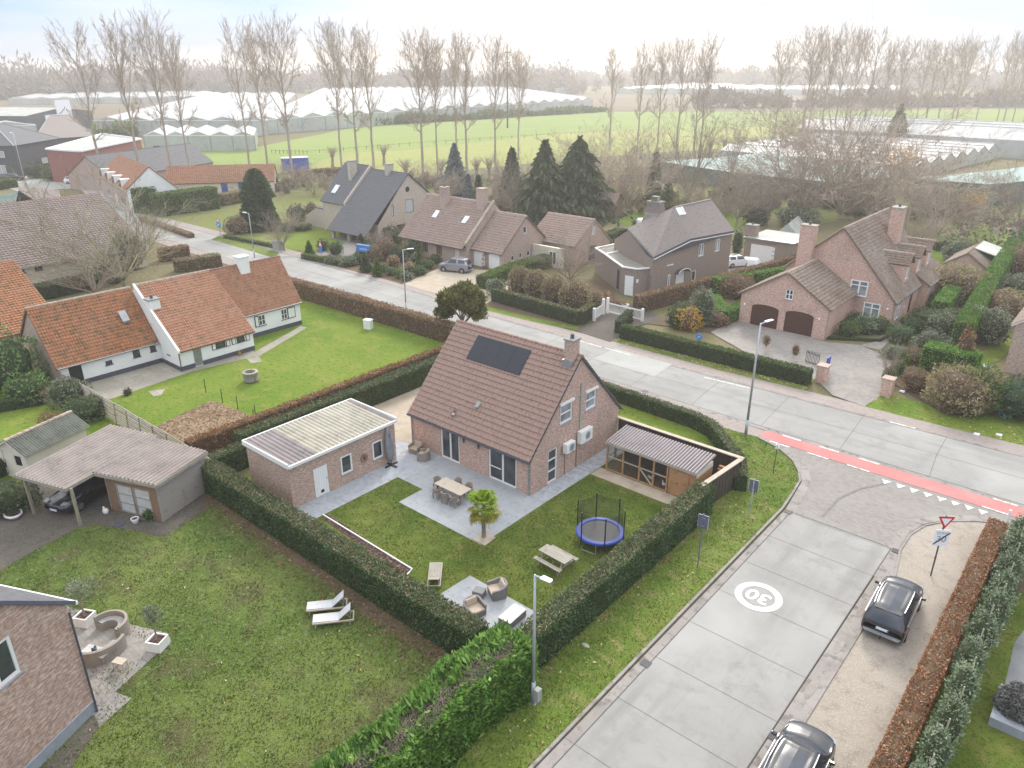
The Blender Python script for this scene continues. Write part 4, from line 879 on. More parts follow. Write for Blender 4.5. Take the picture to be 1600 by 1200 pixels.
# ================================================================ CHICKEN COOP
co = empty('chicken_coop', (0,0,0), 0, 'timber chicken run and hutch under a grey corrugated roof', 'chicken coop')
cx0, cx1, cy0, cy1 = -22.95, -16.75, 36.35, 38.5
mb = MB(); corr(mb,(cx0-.1,cy0-.2,2.08),(1,0,0),cx1-cx0+.25,(0,1,.12),cy1-cy0+.3,M['corr_coop'],pitch=.2,amp=.05); mb.build('roof', co)
mb = MB(); mb.box(cx0-.1,cy0-.2,1.96,cx1+.15,cy0-.14,2.07,M['wood_pale']); mb.box(cx0-.1,cy0-.14,1.96,cx0-.04,cy1+.05,2.07,M['wood_pale']); mb.build('fascia', co)
for x in (cx0,-21.75,-20.55,-19.55,-18.6): mb = MB(); mb.box(x-.05,cy0-.05,.03,x+.05,cy0+.05,1.96,M['wood_orange']); mb.build('post', co)
for y in (37.3,38.4): mb = MB(); mb.box(cx0-.05,y-.05,.03,cx0+.05,y+.05,2.1,M['wood_orange']); mb.build('post', co)
mb = MB(); mb.box(cx0+.05,cy0-.03,.05,-18.65,cy0+.03,.13,M['wood_orange']); mb.box(cx0+.05,cy0-.025,1.0,-18.65,cy0+.025,1.07,M['wood_pale']); mb.bar((-20.5,cy0-.04,1.0),(-19.6,cy0-.04,.15),.05,.08,M['wood_pale']); mb.bar((cx0,cy0,1.0),(cx0,cy1,1.0),.05,.07,M['wood_pale']); mb.build('rail', co)
mb = MB(); mb.face([(cx0,cy0,.1),(-18.6,cy0,.1),(-18.6,cy0,1.96),(cx0,cy0,1.96)],M['wire']); mb.face([(cx0,cy0,.1),(cx0,cy1,.1),(cx0,cy1,2.1),(cx0,cy0,1.96)],M['wire']); mb.build('wire_mesh', co)
mb = MB()
for i in range(11): z = .05+i*.175; mb.box(-18.5,cy0-.02-(i%2)*.012,z,cx1,cy0+.05,z+.172,M['wood_orange']); mb.box(cx1-.05,cy0+.05,z,cx1+.02+(i%2)*.012,cy1,z+.172,M['wood_orange'] if i < 9 else M['cream_wall'])
mb.box(-18.52,cy0,.05,-18.48,cy1,1.95,M['wood_dark']); mb.box(cx0,cy1-.05,.05,cx1,cy1,2.0,M['wood_dark']); mb.build('hutch_wall', co)
mb = MB(); mb.box(-17.95,cy0-.06,.1,-17.15,cy0-.035,1.7,M['wood_orange']); o = mb.build('hutch_door', co); mb = MB(); mb.box(-17.9,cy0-.09,.9,-17.85,cy0-.06,1.0,M['black']); mb.build('handle', o)
sheet('coop_floor', [(cx0,cy0),(cx1,cy0),(cx1,cy1),(cx0,cy1)], 'soil', .024)
def hen(x, y, rz, z=.03, label=''):
    r = empty('hen', (x,y,z), rz, label, 'hen', 'hens in the chicken run')
    mb = MB(); rows = []
    for i, (xx, zc, ry, rzz) in enumerate(((-.24,.36,.01,.02),(-.2,.34,.04,.06),(-.12,.25,.09,.09),(0,.22,.11,.11),(.09,.25,.09,.1),(.13,.33,.05,.06),(.15,.38,.035,.045),(.19,.40,.03,.035),(.22,.395,.008,.008))):
        rows.append([(xx, ry*cos(2*pi*k/10), zc+rzz*sin(2*pi*k/10)) for k in range(10)])
    mb.grid(np.array(rows), M['white_paint'], wrap=True); mb.build('body', r, smooth=True)
    for s in (-1,1): l = MB(); l.tube((.02,s*.04,.14),(.02,s*.04,0),.012,.01,M['leaf_yellow'],5); l.tube((.02,s*.04,.005),(.07,s*.04,.005),.01,.006,M['leaf_yellow'],4); l.build('leg', r)
    c = MB(); c.box(.16,-.006,.43,.21,.006,.475,M['sign_red']); c.box(.22,-.008,.38,.25,.008,.4,M['leaf_yellow']); c.build('comb', r)
h1, h2 = G(1006,738,.1), G(1021,757,.1); hen(-20.0,36.95,.5,label='white hen behind the wire next to the braced gate of the run'); hen(-19.0,36.75,2.6,label='white hen at the foot of the run nearest the hutch boards')
# log stack behind coop
mb = MB(); rs = random.Random(4)
for i in range(26):
    y = 38.75+rs.uniform(0,.5); z = .1+rs.uniform(0,1.5); mb.tube((-16.55,y,z),(-16.1,y+rs.uniform(-.05,.05),z),.07,.07,M['wood_orange'],7)
mb.build('log_pile', label='small pile of split logs between the hutch and the fence corner', cat='log pile')
# ================================================================ FURNITURE
def armchair(name, w=.85, d=.8, wick='wicker', tall=.72, cush='cushion'):
    """wrap-around woven tub chair; front faces -Y"""
    r = empty(name, (0,0,0)); mb = MB(); n = 15; out, inn = [], []
    for i in range(n):
        t = pi*1.0*i/(n-1); x = cos(t)*w/2; y = sin(t)**.7*d*.55 if 0 < i < n-1 else 0
        out.append((x*1.0, y)); inn.append((x*.80, y*.78))
    pts = [(w/2*.98,-d*.42)]+out+[(-w/2*.98,-d*.42)]; ip = [(w/2*.78,-d*.42)]+inn+[(-w/2*.78,-d*.42)]
    rows = []
    for z, f in ((0.0,0),(.3,.4),(tall,1)):
        rows.append([(p[0]*(.93+.07*f), p[1]*(.95+.05*f), z if z < tall else (tall-.14*(1-min(1,max(0,(p[1]+d*.1)/(d*.5)))))) for p in pts])
    top_in = [(q[0], q[1], rows[2][i][2]+.005) for i, q in enumerate(ip)]; bot_in = [(q[0]*.97, q[1]*.97, .3) for q in ip]
    rows += [top_in, bot_in]; mb.grid(np.array(rows), M[wick]); 
    mb.box(-w/2*.9,-d*.41,.0,w/2*.9,d*.35,.3,M[wick]); e = [rows[k][0] for k in range(5)]; mb.face(e, M[wick]); mb.face([rows[k][-1] for k in range(5)][::-1], M[wick]); mb.build('frame', r)
    mb = MB(); mb.box(-w*.38,-d*.45,.305,w*.38,d*.34,.42,M[cush]); mb.build('seat_cushion', r, bevel=.04)
    mb = MB(); c = d*.32; mb.hexa([(-w*.33,c-.16,.42),(w*.33,c-.16,.42),(w*.33,c+.0,.42),(-w*.33,c+.0,.42),(-w*.31,c-.03,tall+.02),(w*.31,c-.03,tall+.02),(w*.31,c+.09,tall),(-w*.31,c+.09,tall)], M[cush]); mb.build('back_cushion', r, bevel=.05)
    return r
a0 = armchair('wicker_armchair')
def put(o, x, y, rz, label, cat, group=None, z=0): o.location = (x, y, z); o.rotation_euler = (0,0,rz); return tag(o, label, cat, group)
zt = .03; pchr = lambda p: G(*p)
p = G(654,703); put(a0, -34.05, 29.95, radians(10), 'beige wicker armchair nearest the house corner', 'armchair', 'wicker armchairs by the house wall', zt)
put(copy_tree(a0), -32.95, 29.6, radians(-60), 'beige wicker armchair beside the glazed terrace door', 'armchair', 'wicker armchairs by the house wall', zt)
a1 = armchair('lounge_chair', .98, .92, 'wicker_grey', .72)
p = G(777,930); put(a1, p[0], p[1], radians(-5)+radians(-25), 'grey woven lounge chair at the top of the corner terrace, cushions beige', 'armchair', 'grey woven lounge set', zt)
p = G(741,960); put(copy_tree(a1), p[0], p[1], radians(75), 'grey woven lounge chair beside the left hedge, with an upright pillow', 'armchair', 'grey woven lounge set', zt)
sf = empty('lounge_sofa', (0,0,0)); mb = MB()
mb.box(-.95,-.4,0,.95,.4,.3,M['wicker_grey']); mb.box(-.98,.32,.0,.98,.46,.7,M['wicker_grey']); mb.box(-1.05,-.42,0,-.93,.46,.58,M['wicker_grey']); mb.box(.93,-.42,0,1.05,.46,.58,M['wicker_grey']); mb.build('frame', sf, bevel=.02)
for x in (-.46,.46): mb = MB(); mb.box(x-.44,-.42,.305,x+.44,.28,.43,M['cushion']); mb.build('seat_cushion', sf, bevel=.04)
for x in (-.46,.46): mb = MB(); mb.hexa([(x-.4,.12,.43),(x+.4,.12,.43),(x+.4,.3,.43),(x-.4,.3,.43),(x-.38,.26,.78),(x+.38,.26,.78),(x+.38,.37,.76),(x-.38,.37,.76)],M['cushion']); mb.build('back_cushion', sf, bevel=.05)
p = G(822,972); put(sf, -16.9, 21.1, radians(-90), 'grey woven two seat sofa with beige cushions half hidden by the right hedge', 'sofa', 'grey woven lounge set', zt)
mb = MB(); mb.box(-.35,-.62,0,.35,.62,.36,M['wicker_grey']); lt = empty('coffee_table', (0,0,0)); mb.build('base', lt); mb = MB(); mb.box(-.37,-.64,.363,.37,.64,.4,M['table_top']); mb.build('table_top', lt, bevel=.01)
p = G(798,968); put(lt, p[0]+.1, p[1], radians(3), 'low woven coffee table with white top amid the lounge set', 'table', None, zt)
mb = MB(); mb.box(-.28,-.24,0,.28,.24,.38,M['wicker_grey']); o = mb.build('footstool', bevel=.02); p = G(749,932); put(o, p[0], p[1], .3, 'small grey woven footstool between the two lounge chairs', 'footstool', None, zt)
# dining table and chairs
dt = empty('dining_table', (0,0,0)); mb = MB(); mb.box(-1.1,-.5,.70,1.1,.5,.75,M['wood_pale']); mb.build('table_top', dt, bevel=.01)
for x in (-.95,.95):
    for y in (-.38,.38): mb = MB(); mb.box(x-.04,y-.04,0,x+.04,y+.04,.70,M['wood_brown']); mb.build('leg', dt)
dtc = (-28.15, 27.5); put(dt, *dtc, radians(0), 'pale wooden dining table on the terrace behind the palm', 'table', None, zt)
dc = empty('dining_chair', (0,0,0)); mb = MB(); n = 13; rows = []
for z, s in ((.40,.8),(.55,.95),(.78,1.08)): rows.append([(cos(pi*i/(n-1))*.27*s, sin(pi*i/(n-1))*.27*s, z-(.1 if i in (0,1,n-2,n-1) and z > .7 else 0)) for i in range(n)])
rows += [[(p[0]*.86,p[1]*.86,p[2]) for p in rows[2]], [(p[0]*.86,p[1]*.86,p[2]) for p in rows[0]]]; mb.grid(np.array(rows),M['wicker']); mb.build('backrest', dc)
mb = MB(); mb.box(-.24,-.24,.38,.24,.2,.44,M['wicker']); mb.build('seat', dc, bevel=.02)
for x in (-.2,.2):
    for y in (-.2,.18): mb = MB(); mb.box(x-.03,y-.03,0,x+.03,y+.03,.38,M['wicker']); mb.build('leg', dc)
spots = [(-1.35,.05,pi/2,'brown wicker dining chair at the free end of the table'),(-.6,-.72,pi,'brown wicker dining chair on the lawn side nearest the garage'),(.15,-.74,pi,'middle brown wicker dining chair on the lawn side of the table'),(.85,-.72,pi,'brown wicker dining chair hidden below the palm fronds'),(-.3,.74,0,'brown wicker dining chair on the house side nearest the garage'),(.6,.74,0,'brown wicker dining chair on the house side behind the palm')]
for i, (x, y, r_, lb) in enumerate(spots): put(dc if i == 0 else copy_tree(dc), dtc[0]+x, dtc[1]+y, r_, lb, 'chair', 'wicker chairs round the dining table', zt)
# palm
pb = G(756,840); palm = empty('palm_tree', (*pb, .035), 0, 'short fan palm with yellow green fronds on a pale square slab', 'palm tree')
mb = MB(); rs = random.Random(2); prof = [(.13,0),(.12,.3)]
for i in range(14): z = .3+i*.12; prof += [(.10,z),(.125,z+.06)]
mb.lathe(prof,(0,0,0),M['bark'],12); mb.build('trunk', palm, smooth=False)
def fan(az, el, L, R_, mat, mb, top=2.0):
    d = Vector((cos(az)*cos(el), sin(az)*cos(el), sin(el))); base = Vector((0,0,top)); tip = base+d*L; mb.tube(base, tip, .015, .01, M[mat], 4, False)
    side = d.cross(Z3).normalized(); up = side.cross(d).normalized(); n = 22
    for i in range(n):
        t = -2.3+4.6*i/(n-1); e = (d*cos(t)+side*sin(t)).normalized(); Lr = R_*(1-.25*abs(t)/2.3)*rs.uniform(.9,1.1); w = side*cos(t)-d*sin(t)
        m1 = tip+e*Lr*.6+up*.06; m2 = tip+e*Lr-Z3*Lr*.38*rs.uniform(.6,1.2)
        mb.face([tip, m1+w*.028, m2, m1-w*.028], M[mat])
mb = MB(); ob = MB()
for i in range(30): fan(i*2.4, rs.uniform(.15,1.3), rs.uniform(.45,.75), rs.uniform(.42,.55), 'leaf_palm', mb)
for i in range(24): fan(i*2.4+1, rs.uniform(-.9,.1), rs.uniform(.5,.8), rs.uniform(.42,.52), 'leaf_palm_old', ob, 1.9)
mb.build('crown', palm); ob.build('old_fronds', palm)
# covered parasol
par = empty('folded_parasol', (-33.95,27.65,.03), 0, 'folded garden parasol in a grey cover leaning beside the brick garage', 'parasol')
mb = MB(); pr = [(.10,.35),(.22,.6),(.30,1.1),(.28,1.7),(.18,2.3),(.05,2.75)]; mb.lathe(pr,(0,0,0),M['cover'],10,sx=.55,sy=1.1)
o = mb.build('cover', par, smooth=True); o.rotation_euler = (0,-.05,0)
mb = MB(); mb.tube((0,0,0),(0,0,2.3),.035,.03,M['tar'],8); mb.build('pole', par); mb = MB(); mb.box(-.5,-.06,0,.5,.06,.1,M['black']); mb.box(-.06,-.5,0,.06,.5,.102,M['black']); mb.build('base', par)
# trampoline
tp = empty('trampoline', (*G(933,838,.0), 0), 0, 'round trampoline with blue padding and black safety net', 'trampoline'); tp.location = (-18.75,29.4,0); R_ = 1.28; hz = .72
mb = MB(); n = 40
for r0, r1, z0, z1, m in ((0,R_-.22,hz,hz,'black'),): mb.face([(cos(2*pi*i/n)*r1, sin(2*pi*i/n)*r1, z0) for i in range(n)], M['dark_grey'])
mb.build('jumping_mat', tp)
mb = MB(); mb.lathe([(R_-.23,hz),(R_-.21,hz+.04),(R_,hz+.05),(R_+.05,hz+.0),(R_+.05,hz-.08),(R_,hz-.09),(R_-.2,hz-.05)],(0,0,0),M['blue'],40); mb.F = mb.F[:-2]; mb.M = mb.M[:-2]; mb.build('padding', tp)
for i in range(6):
    a = i*pi/3+.25; x, y = cos(a)*(R_+.05), sin(a)*(R_+.05); mb = MB(); mb.tube((x,y,.3),(x,y,2.35),.035,.035,M['black'],8); mb.build('net_pole', tp)
for i in range(3):
    a, b = i*2*pi/3+.25, i*2*pi/3+.25+.7; mb = MB(); p = [(cos(a)*R_,sin(a)*R_,hz-.05),(cos(a)*R_,sin(a)*R_,.03),(cos(b)*R_,sin(b)*R_,.03),(cos(b)*R_,sin(b)*R_,hz-.05)]; mb.path(p,.022,M['galv'],6); mb.build('leg', tp)
mb = MB(); rows = []
for z in (hz, 1.3, 1.9, 2.3): rows.append([(cos(2*pi*i/24+.25)*(R_-.02-(.12 if i%4 else 0)*(z-hz)/1.6), sin(2*pi*i/24+.25)*(R_-.02-(.12 if i%4 else 0)*(z-hz)/1.6), z-(.12*sin(pi*(i%4)/4) if z > 2 else 0)) for i in range(24)])
mb.grid(np.array(rows),M['net'],wrap=True); mb.build('safety_net', tp)
# picnic table
pt_ = empty('picnic_table', (-19.3,26.1,0), radians(-3), 'weathered grey wooden picnic table with benches on the lawn', 'picnic table')
mb = MB()
for i in range(5): mb.box(-.9,-.36+i*.146,.72,.9,-.36+i*.146+.135,.76,M['wood_grey'])
mb.build('table_top', pt_)
for y in (-.72,.62):
    mb = MB()
    for k_ in range(2): mb.box(-.9,y-.05+k_*.13,.43,.9,y+.07+k_*.13,.47,M['wood_grey'])
    mb.build('bench', pt_)
for x in (-.65,.65):
    for s in (-1,1): mb = MB(); mb.bar((x,s*.2,.72),(x,s*.62,0),.05,.09,M['wood_grey']); mb.build('leg', pt_)
    mb = MB(); mb.box(x+.03,-.75,.34,x+.08,.78,.43,M['wood_grey']); mb.build('cross_beam', pt_)
pt_.location = (*G(868,884), 0)
# wooden lounger
def lounger(name, mat, slats=True, el=.9, fabric=None, W=.62):
    r = empty(name, (0,0,0)); mb = MB()
    for s in (-1,1): mb.box(-.95,s*W/2-.03,.26,.95,s*W/2+.03,.33,M[mat])
    mb.box(-.95,-W/2,.27,-.89,W/2,.32,M[mat]); mb.box(.89,-W/2,.27,.95,W/2,.32,M[mat]); mb.build('frame', r)
    for x in (-.78,.78):
        for s in (-1,1): mb = MB(); mb.bar((x,s*(W/2-.04),.28),(x-.06,s*(W/2-.04),0),.045,.05,M[mat]); mb.build('leg', r)
    mb = MB()
    if fabric: mb.hexa([(-.93,-W/2+.04,.34),(.25,-W/2+.04,.32),(.25,W/2-.04,.32),(-.93,W/2-.04,.34),(-.93,-W/2+.04,.365),(.25,-W/2+.04,.345),(.25,W/2-.04,.345),(-.93,W/2-.04,.365)],M[fabric])
    else:
        for i in range(12): mb.box(-.93+i*.098,-W/2+.03,.335,-.93+i*.098+.08,W/2-.03,.355,M[mat])
    mb.build('seat', r)
    c, s_ = cos(el), sin(el); mb = MB()
    q = lambda t, y, w: (.27+c*t-s_*w, y, .345+s_*t+c*w)
    if fabric: mb.hexa([q(0,-W/2+.04,0),q(.75,-W/2+.04,0),q(.75,W/2-.04,0),q(0,W/2-.04,0),q(0,-W/2+.04,.025),q(.75,-W/2+.04,.025),q(.75,W/2-.04,.025),q(0,W/2-.04,.025)],M[fabric])
    else:
        for i in range(7): a = i*.1; mb.hexa([q(a,-W/2+.03,0),q(a+.08,-W/2+.03,0),q(a+.08,W/2-.03,0),q(a,W/2-.03,0),q(a,-W/2+.03,.02),q(a+.08,-W/2+.03,.02),q(a+.08,W/2-.03,.02),q(a,W/2-.03,.02)],M[mat])
    b = mb.build('backrest', r)
    mb = MB(); 
    for s in (-1,1): mb.bar(q(.45,s*(W/2-.08),-.01),(.82,s*(W/2-.08),.3),.025,.03,M['zinc'] if fabric else M[mat])
    mb.build('back_strut', r)
    return r
lg = lounger('wooden_lounger', 'wood_grey', el=.45); p = G(680,905); put(lg, p[0], p[1], radians(-48), 'weathered slatted wooden lounger at the edge of the brick house garden', 'lounger')
l2 = lounger('sun_lounger', 'wood_pale', el=.75, fabric='canvas'); dirl = atan2(*(lambda a, b: (b[1]-a[1], b[0]-a[0]))(G(485,962), G(550,955)))
p = G(512,953); put(l2, p[0], p[1], dirl, 'white fabric sun lounger farther from the camera on the neighbouring lawn', 'lounger', 'white fabric sun loungers')
p = G(522,973); put(copy_tree(l2), p[0], p[1], dirl, 'white fabric sun lounger nearer the camera on the neighbouring lawn', 'lounger', 'white fabric sun loungers')
# ================================================================ HEDGES ROUND THE GARDEN
hedge('clipped_hedge', 'green clipped hedge with browned top between the garden and the left lawn', 'hedge', [(-40.6,18.55),(-17.6,18.5)], 1.15, 1.85, 'leaf_hedge', 'leaf_top', dens=230, size=.085)
hedge('clipped_hedge', 'green clipped hedge with browned top along the grass verge of the side street', 'hedge', [(-15.85,35.9),(-15.85,19.2)], 1.1, 1.95, 'leaf_hedge', 'leaf_top', dens=230, size=.085)
hedge('clipped_hedge', 'low green hedge bending round the front lawn behind the dark fence', 'hedge', [(-44,45.6),(-31,46.2),(-21.6,45.7),(-20,45.2),(-16.3,41.6),(-15.2,39.4)], .75, 1.15, 'leaf_hedge', 'leaf_top', dens=150, size=.09, topfrac=.5)
hedge('clipped_hedge', 'dark green hedge behind the brick garage and house', 'hedge', [(-42.6,22),(-42.6,44.8)], 1.1, 1.75, 'leaf_hedge', 'leaf_top', dens=120, size=.1, topfrac=.35)
hedge('clipped_hedge', 'short green hedge joining at the garage back corner', 'hedge', [(-41.3,19.2),(-41.4,23.5)], 1.0, 1.6, 'leaf_hedge', 'leaf_top', dens=120, size=.1, topfrac=.35)
hedge('beech_hedge', 'thin reddish beech hedge between the farm lawn and the brick house', 'hedge', [(-44.7,19.5),(-44.8,46.3)], .8, 1.45, 'leaf_beech', core='core_brown', dens=110, size=.1)
hedge('beech_hedge', 'long brown beech hedge between the farm lawn and the main road', 'hedge', [(-78,46.9),(-60,47.2),(-45.2,47.3)], 1.2, 1.9, 'leaf_beech_dull', core='core_brown', dens=110, size=.12, bulge=.09)
# big conifer hedge with cut brown top
ch = empty('conifer_hedge', (-15.8,19,0), 0, 'tall bright green conifer hedge with bare brown twiggy top', 'hedge')
path_c = [(0,-.35),(0,-4),(.1,-9),(.2,-14)]
bumpy_core([(p[0],p[1]) for p in path_c], 2.1, 1.65, M['core_green'], 'branches', ch, wob=.08)
P, D = [], []
for sd in (-1,1):
    n = 17000; y = -.3-rng.uniform(0,13.6,n); z = rng.uniform(0,1,n)**.85*2.5; xc = np.interp(-y, [0,4,9,14], [0,0,.1,.2]); q = sd*(.98+.10*np.sin(y*2.3+sd)*np.sin(z*3+y)+.12*np.sin(y*.9+sd*2)-.18*np.clip(z-1.9,0,1)+rng.normal(0,.07,n))
    P.append(np.stack([xc+q,y,z+.12*np.sin(y*3.1)*(z/2.4)],1)); D.append(np.tile([sd*.6,0,.9],(n,1)))
n = 15000; y = -.3-rng.uniform(0,13.6,n); xc = np.interp(-y, [0,4,9,14], [0,0,.1,.2]); u = rng.uniform(-.96,.96,n); gap = .40+.16*np.sin(y*1.9)+.1*np.sin(y*4.3+1)-.45*np.clip((-y-9.5)/2.5,0,1); k_ = (np.abs(u-.05) > gap)|(rng.uniform(size=n) < .05); P.append(np.stack([xc+u,y,2.22+.16*np.sin(y*3.1+u*4)+rng.normal(0,.07,n)],1)[k_]); D.append(np.stack([np.sign(u)*.6,np.zeros(n),np.full(n,.8)],1)[k_])
n = 3500; P.append(np.stack([rng.uniform(-.95,.95,n),-.3+rng.normal(0,.1,n)+.1,rng.uniform(0,2.4,n)],1)); D.append(np.tile([0,.6,.9],(n,1)))
V, Fq = cards_arr(np.concatenate(P), .16, dirs=np.concatenate(D), jit=.45, aspect=2.2); mesh_np('foliage', V, Fq, M['leaf_conifer'], ch, uv=False)
segs = []; rs = random.Random(9)
for i in range(5200):
    y = -.5-rs.uniform(0,13.2); xx = rs.uniform(-.65,.65); a = Vector((xx+.012*(-y),y,2.05+rs.uniform(-.1,.1))); b = a+Vector((rs.gauss(0,.14),rs.gauss(0,.14),rs.uniform(.0,.22))); segs.append((a,b,.011,.006))
o = segs_mesh('bare_twigs', segs, M['twig'], 3); o.parent = ch
# grass blades and litter
ex = [[(-36.6,19.5),(-32.4,19.5),(-32.4,26.9),(-30.2,26.9),(-30.2,24.9),(-23.4,24.9),(-23.4,40.2),(-36.6,40.2)],[(-23.5,35.1),(-16,35.1),(-16,40.1),(-23.5,40.1)],[(-22.35,18.9),(-16,18.9),(-16,22.65),(-22.2,22.65)], px((503,815),(510,800),(650,892),(632,905)), px((738,844),(757,833),(775,841),(758,854))]
grass('garden_grass', [(-34.2,19),(-16.3,19),(-16.3,36.3),(-24,36.3),(-34.2,30)], 'leaf_grass', 190, .07, ex, .035)
grass('neighbour_grass', left_lawn, 'leaf_grass', 130, .08, (), .04)
grass('verge_grass', verge_l, 'leaf_grass_green', 150, .085, ([(-24,46.6),(-32,46.6),(-32,48),(-24,48)],), .035)
grass('front_grass', [(-35,40.5),(-16.5,40.5),(-17,42.4),(-20.5,45.6),(-35,45.6)], 'leaf_grass_green', 60, .06, (), .04)
grass('right_grass', [(-1.4,15),(3,15),(3,43),(-1.4,43)], 'leaf_grass', 90, .06, (px((1600,985),(1585,1005),(1558,1120),(1600,1150),(1700,1100),(1700,900)),), .035)
def litter(name, poly, n, label, size=.06, mat='leaf_fallen'):
    x, y = scatter_in(poly, n); P = np.stack([x, y, np.full(len(x), .06)], 1); d = np.tile([0,0,.0], (len(x),1)); V, Fq = cards_arr(P, size, dirs=rng.normal(size=(len(x),3))*np.array([1,1,.12]), jit=0.01)
    o = mesh_np(name, V, Fq, M[mat], uv=False); tag(o, label, 'fallen leaves', kind='stuff')
litter('fallen_leaves', verge_l, 2.0, 'pale fallen leaves dotted over the side street verge', .1)
litter('fallen_leaves', [(-39,16.9),(-17,16.2),(-17,18.1),(-39,18.1)], 30, 'brown leaf litter along the foot of the left garden hedge', .11, 'leaf_beech_dull')
litter('fallen_leaves', [(-15.4,19),(-14.9,19),(-14.9,36),(-15.4,36)], 22, 'brown leaf litter along the foot of the verge hedge', .11, 'leaf_beech_dull')
litter('straw_litter', px((232,672),(330,626),(408,656),(335,712),(300,700)), 60, 'loose pale straw and dead stalks on the farm vegetable bed', .10, 'leaf_beech_dull')
litter('bark_chips', px((505,812),(515,805),(645,892),(632,902)), 120, 'dark reddish chips in the narrow bed beside the left hedge', .08, 'leaf_chip')
litter('fallen_leaves', left_lawn, .5, 'pale fallen leaves dotted over the neighbouring lawn', .09)
litter('fallen_leaves', px((955,533),(982,522),(1275,594),(1258,611),(1120,578)), 14, 'dense pale leaf litter on the verge across the main road', .14)
litter('fallen_leaves', px((1352,636),(1376,614),(1480,640),(1600,652),(1600,697),(1480,668)), 5, 'pale leaf litter on the verge in front of the large brick house', .13)
litter('fallen_leaves', [(-34,19),(-16,19),(-16,36),(-24,36),(-34,27)], .35, 'few pale fallen leaves on the main garden lawn', .08)
o = MB(); s_ = G(915,1010); o.lathe([(.02,0),(.18,.02),(.2,.07),(.12,.12),(.02,.14)],(*s_,.0),M['tan'],9,1.1,.6); o.build('pale_stone', label='single pale stone lying on the side street verge', cat='stone')
# ================================================================ WHITE FARMHOUSE (ridge along Y)
fa = empty('farmhouse', (0,0,0), 0, 'long white farmhouse with orange pantiled roofs, white chimneys and a black plinth', 'farmhouse')
wm = M['white_wall']
def gable_block(root, x0, y0, x1, y1, axis, e0, zr, e1, br, wm, ops={}):
    mb = MB(); H = max(zr, e0, e1)
    if axis == 'x': a, b = y0, y1
    else: a, b = x0, x1
    gl = [line_clip((a, e0), (br, zr)), line_clip((br, zr), (b, e1))]; sh = [(p, q, c+p*a) for p, q, c in gl]
    if axis == 'x': sd = {'S': ((x0,y0,0),(1,0,0),(0,-1,0),x1-x0,e0,()),'N': ((x0,y1,0),(1,0,0),(0,1,0),x1-x0,e1,()),'W': ((x0,y0,0),(0,1,0),(-1,0,0),y1-y0,H,sh),'E': ((x1,y0,0),(0,1,0),(1,0,0),y1-y0,H,sh)}
    else: sd = {'W': ((x0,y0,0),(0,1,0),(-1,0,0),y1-y0,e0,()),'E': ((x1,y0,0),(0,1,0),(1,0,0),y1-y0,e1,()),'S': ((x0,y0,0),(1,0,0),(0,-1,0),x1-x0,H,sh),'N': ((x0,y1,0),(1,0,0),(0,1,0),x1-x0,H,sh)}
    for k, (O, U, N, L, Hh, cl) in sd.items(): wall(mb, O, U, N, L, Hh, wm[k] if isinstance(wm, dict) else wm, [o[1:5] for o in ops.get(k, ())], cl)
    mb.build('wall', root)
    for k, lst in ops.items():
        for o in lst:
            kk = o[5] if len(o) > 5 else {}; (window if o[0] == 'w' else door)(root, *sd[k][:3], *o[1:5], **kk)
    return sd
wk = dict(frame='black', rev=.08, fw=.05, sill='tar')
gable_block(fa, -69.4, 34.0, -63.3, 41.3, 'y', 2.4, 6.45, 2.45, -66.2, wm, {'E': [('w', 2.6, 1.0, 3.3, 2.0, dict(wk, cols=2, rows=2, frame='white_paint')), ('w', 5.1, 1.0, 5.75, 2.0, dict(wk, cols=2, rows=2, frame='white_paint'))]})
gable_block(fa, -69.4, 26.95, -60.2, 34.0, 'y', 2.4, 6.45, 1.95, -66.4, wm, {'E': [('d', 1.25, .05, 2.0, 1.75, dict(mat='zinc', planks=4)), ('w', 3.4, 1.15, 4.3, 1.62, wk), ('w', 5.4, 1.15, 6.2, 1.62, wk)]})
gable_block(fa, -71.5, 18.7, -63.6, 26.95, 'y', 2.2, 6.15, 2.05, -67.2, {'E': wm, 'W': wm, 'N': wm, 'S': M['brick_farm']}, {'E': [('d', .75, .03, 1.75, 1.75, dict(mat='black', panels=1, handle=False)), ('w', 3.6, 1.1, 4.15, 1.45, wk), ('w', 5.9, 1.1, 6.5, 1.8, wk), ('w', 7.4, 1.2, 7.9, 1.8, wk)]})
gable_roof(fa, 'y', 34.0, 41.5, -69.4, 2.4, -66.2, 6.5, -63.3, 2.45, M['tile_orange_clean'], 'ridge', oh=.3, rh=.3, amp=.045, step=.04)
gable_roof(fa, 'y', 27.05, 34.15, -69.4, 2.4, -66.4, 6.5, -60.2, 1.95, M['tile_orange_clean'], 'ridge_pale', oh=.3, rh=.3, amp=.045, step=.04)
gable_roof(fa, 'y', 18.55, 26.9, -71.5, 2.2, -67.2, 6.2, -63.6, 2.05, M['tile_orange'], 'ridge_pale', oh=.3, rh=.3, amp=.05, step=.045)
mb = MB()   # black plinth bands standing proud of the white wall
for a, b in (((-63.27,34.02),(-63.27,41.33)),((-60.17,28.95),(-60.17,34.0)),((-60.17,26.92),(-60.17,28.2)),((-63.57,20.5),(-63.57,26.9)),((-63.57,18.7),(-63.57,19.4))): mb.box(a[0]-.04,a[1],0,a[0]+.02,b[1],.42,M['tar'])
mb.box(-63.6,26.9,0,-60.17,26.95,.42,M['tar']); mb.build('plinth', fa)
mb = MB()   # raised white gable verge of the middle wing
def raf(x): return 6.5+(1.95-6.5)*(x+66.4)/(-60.2+66.4)
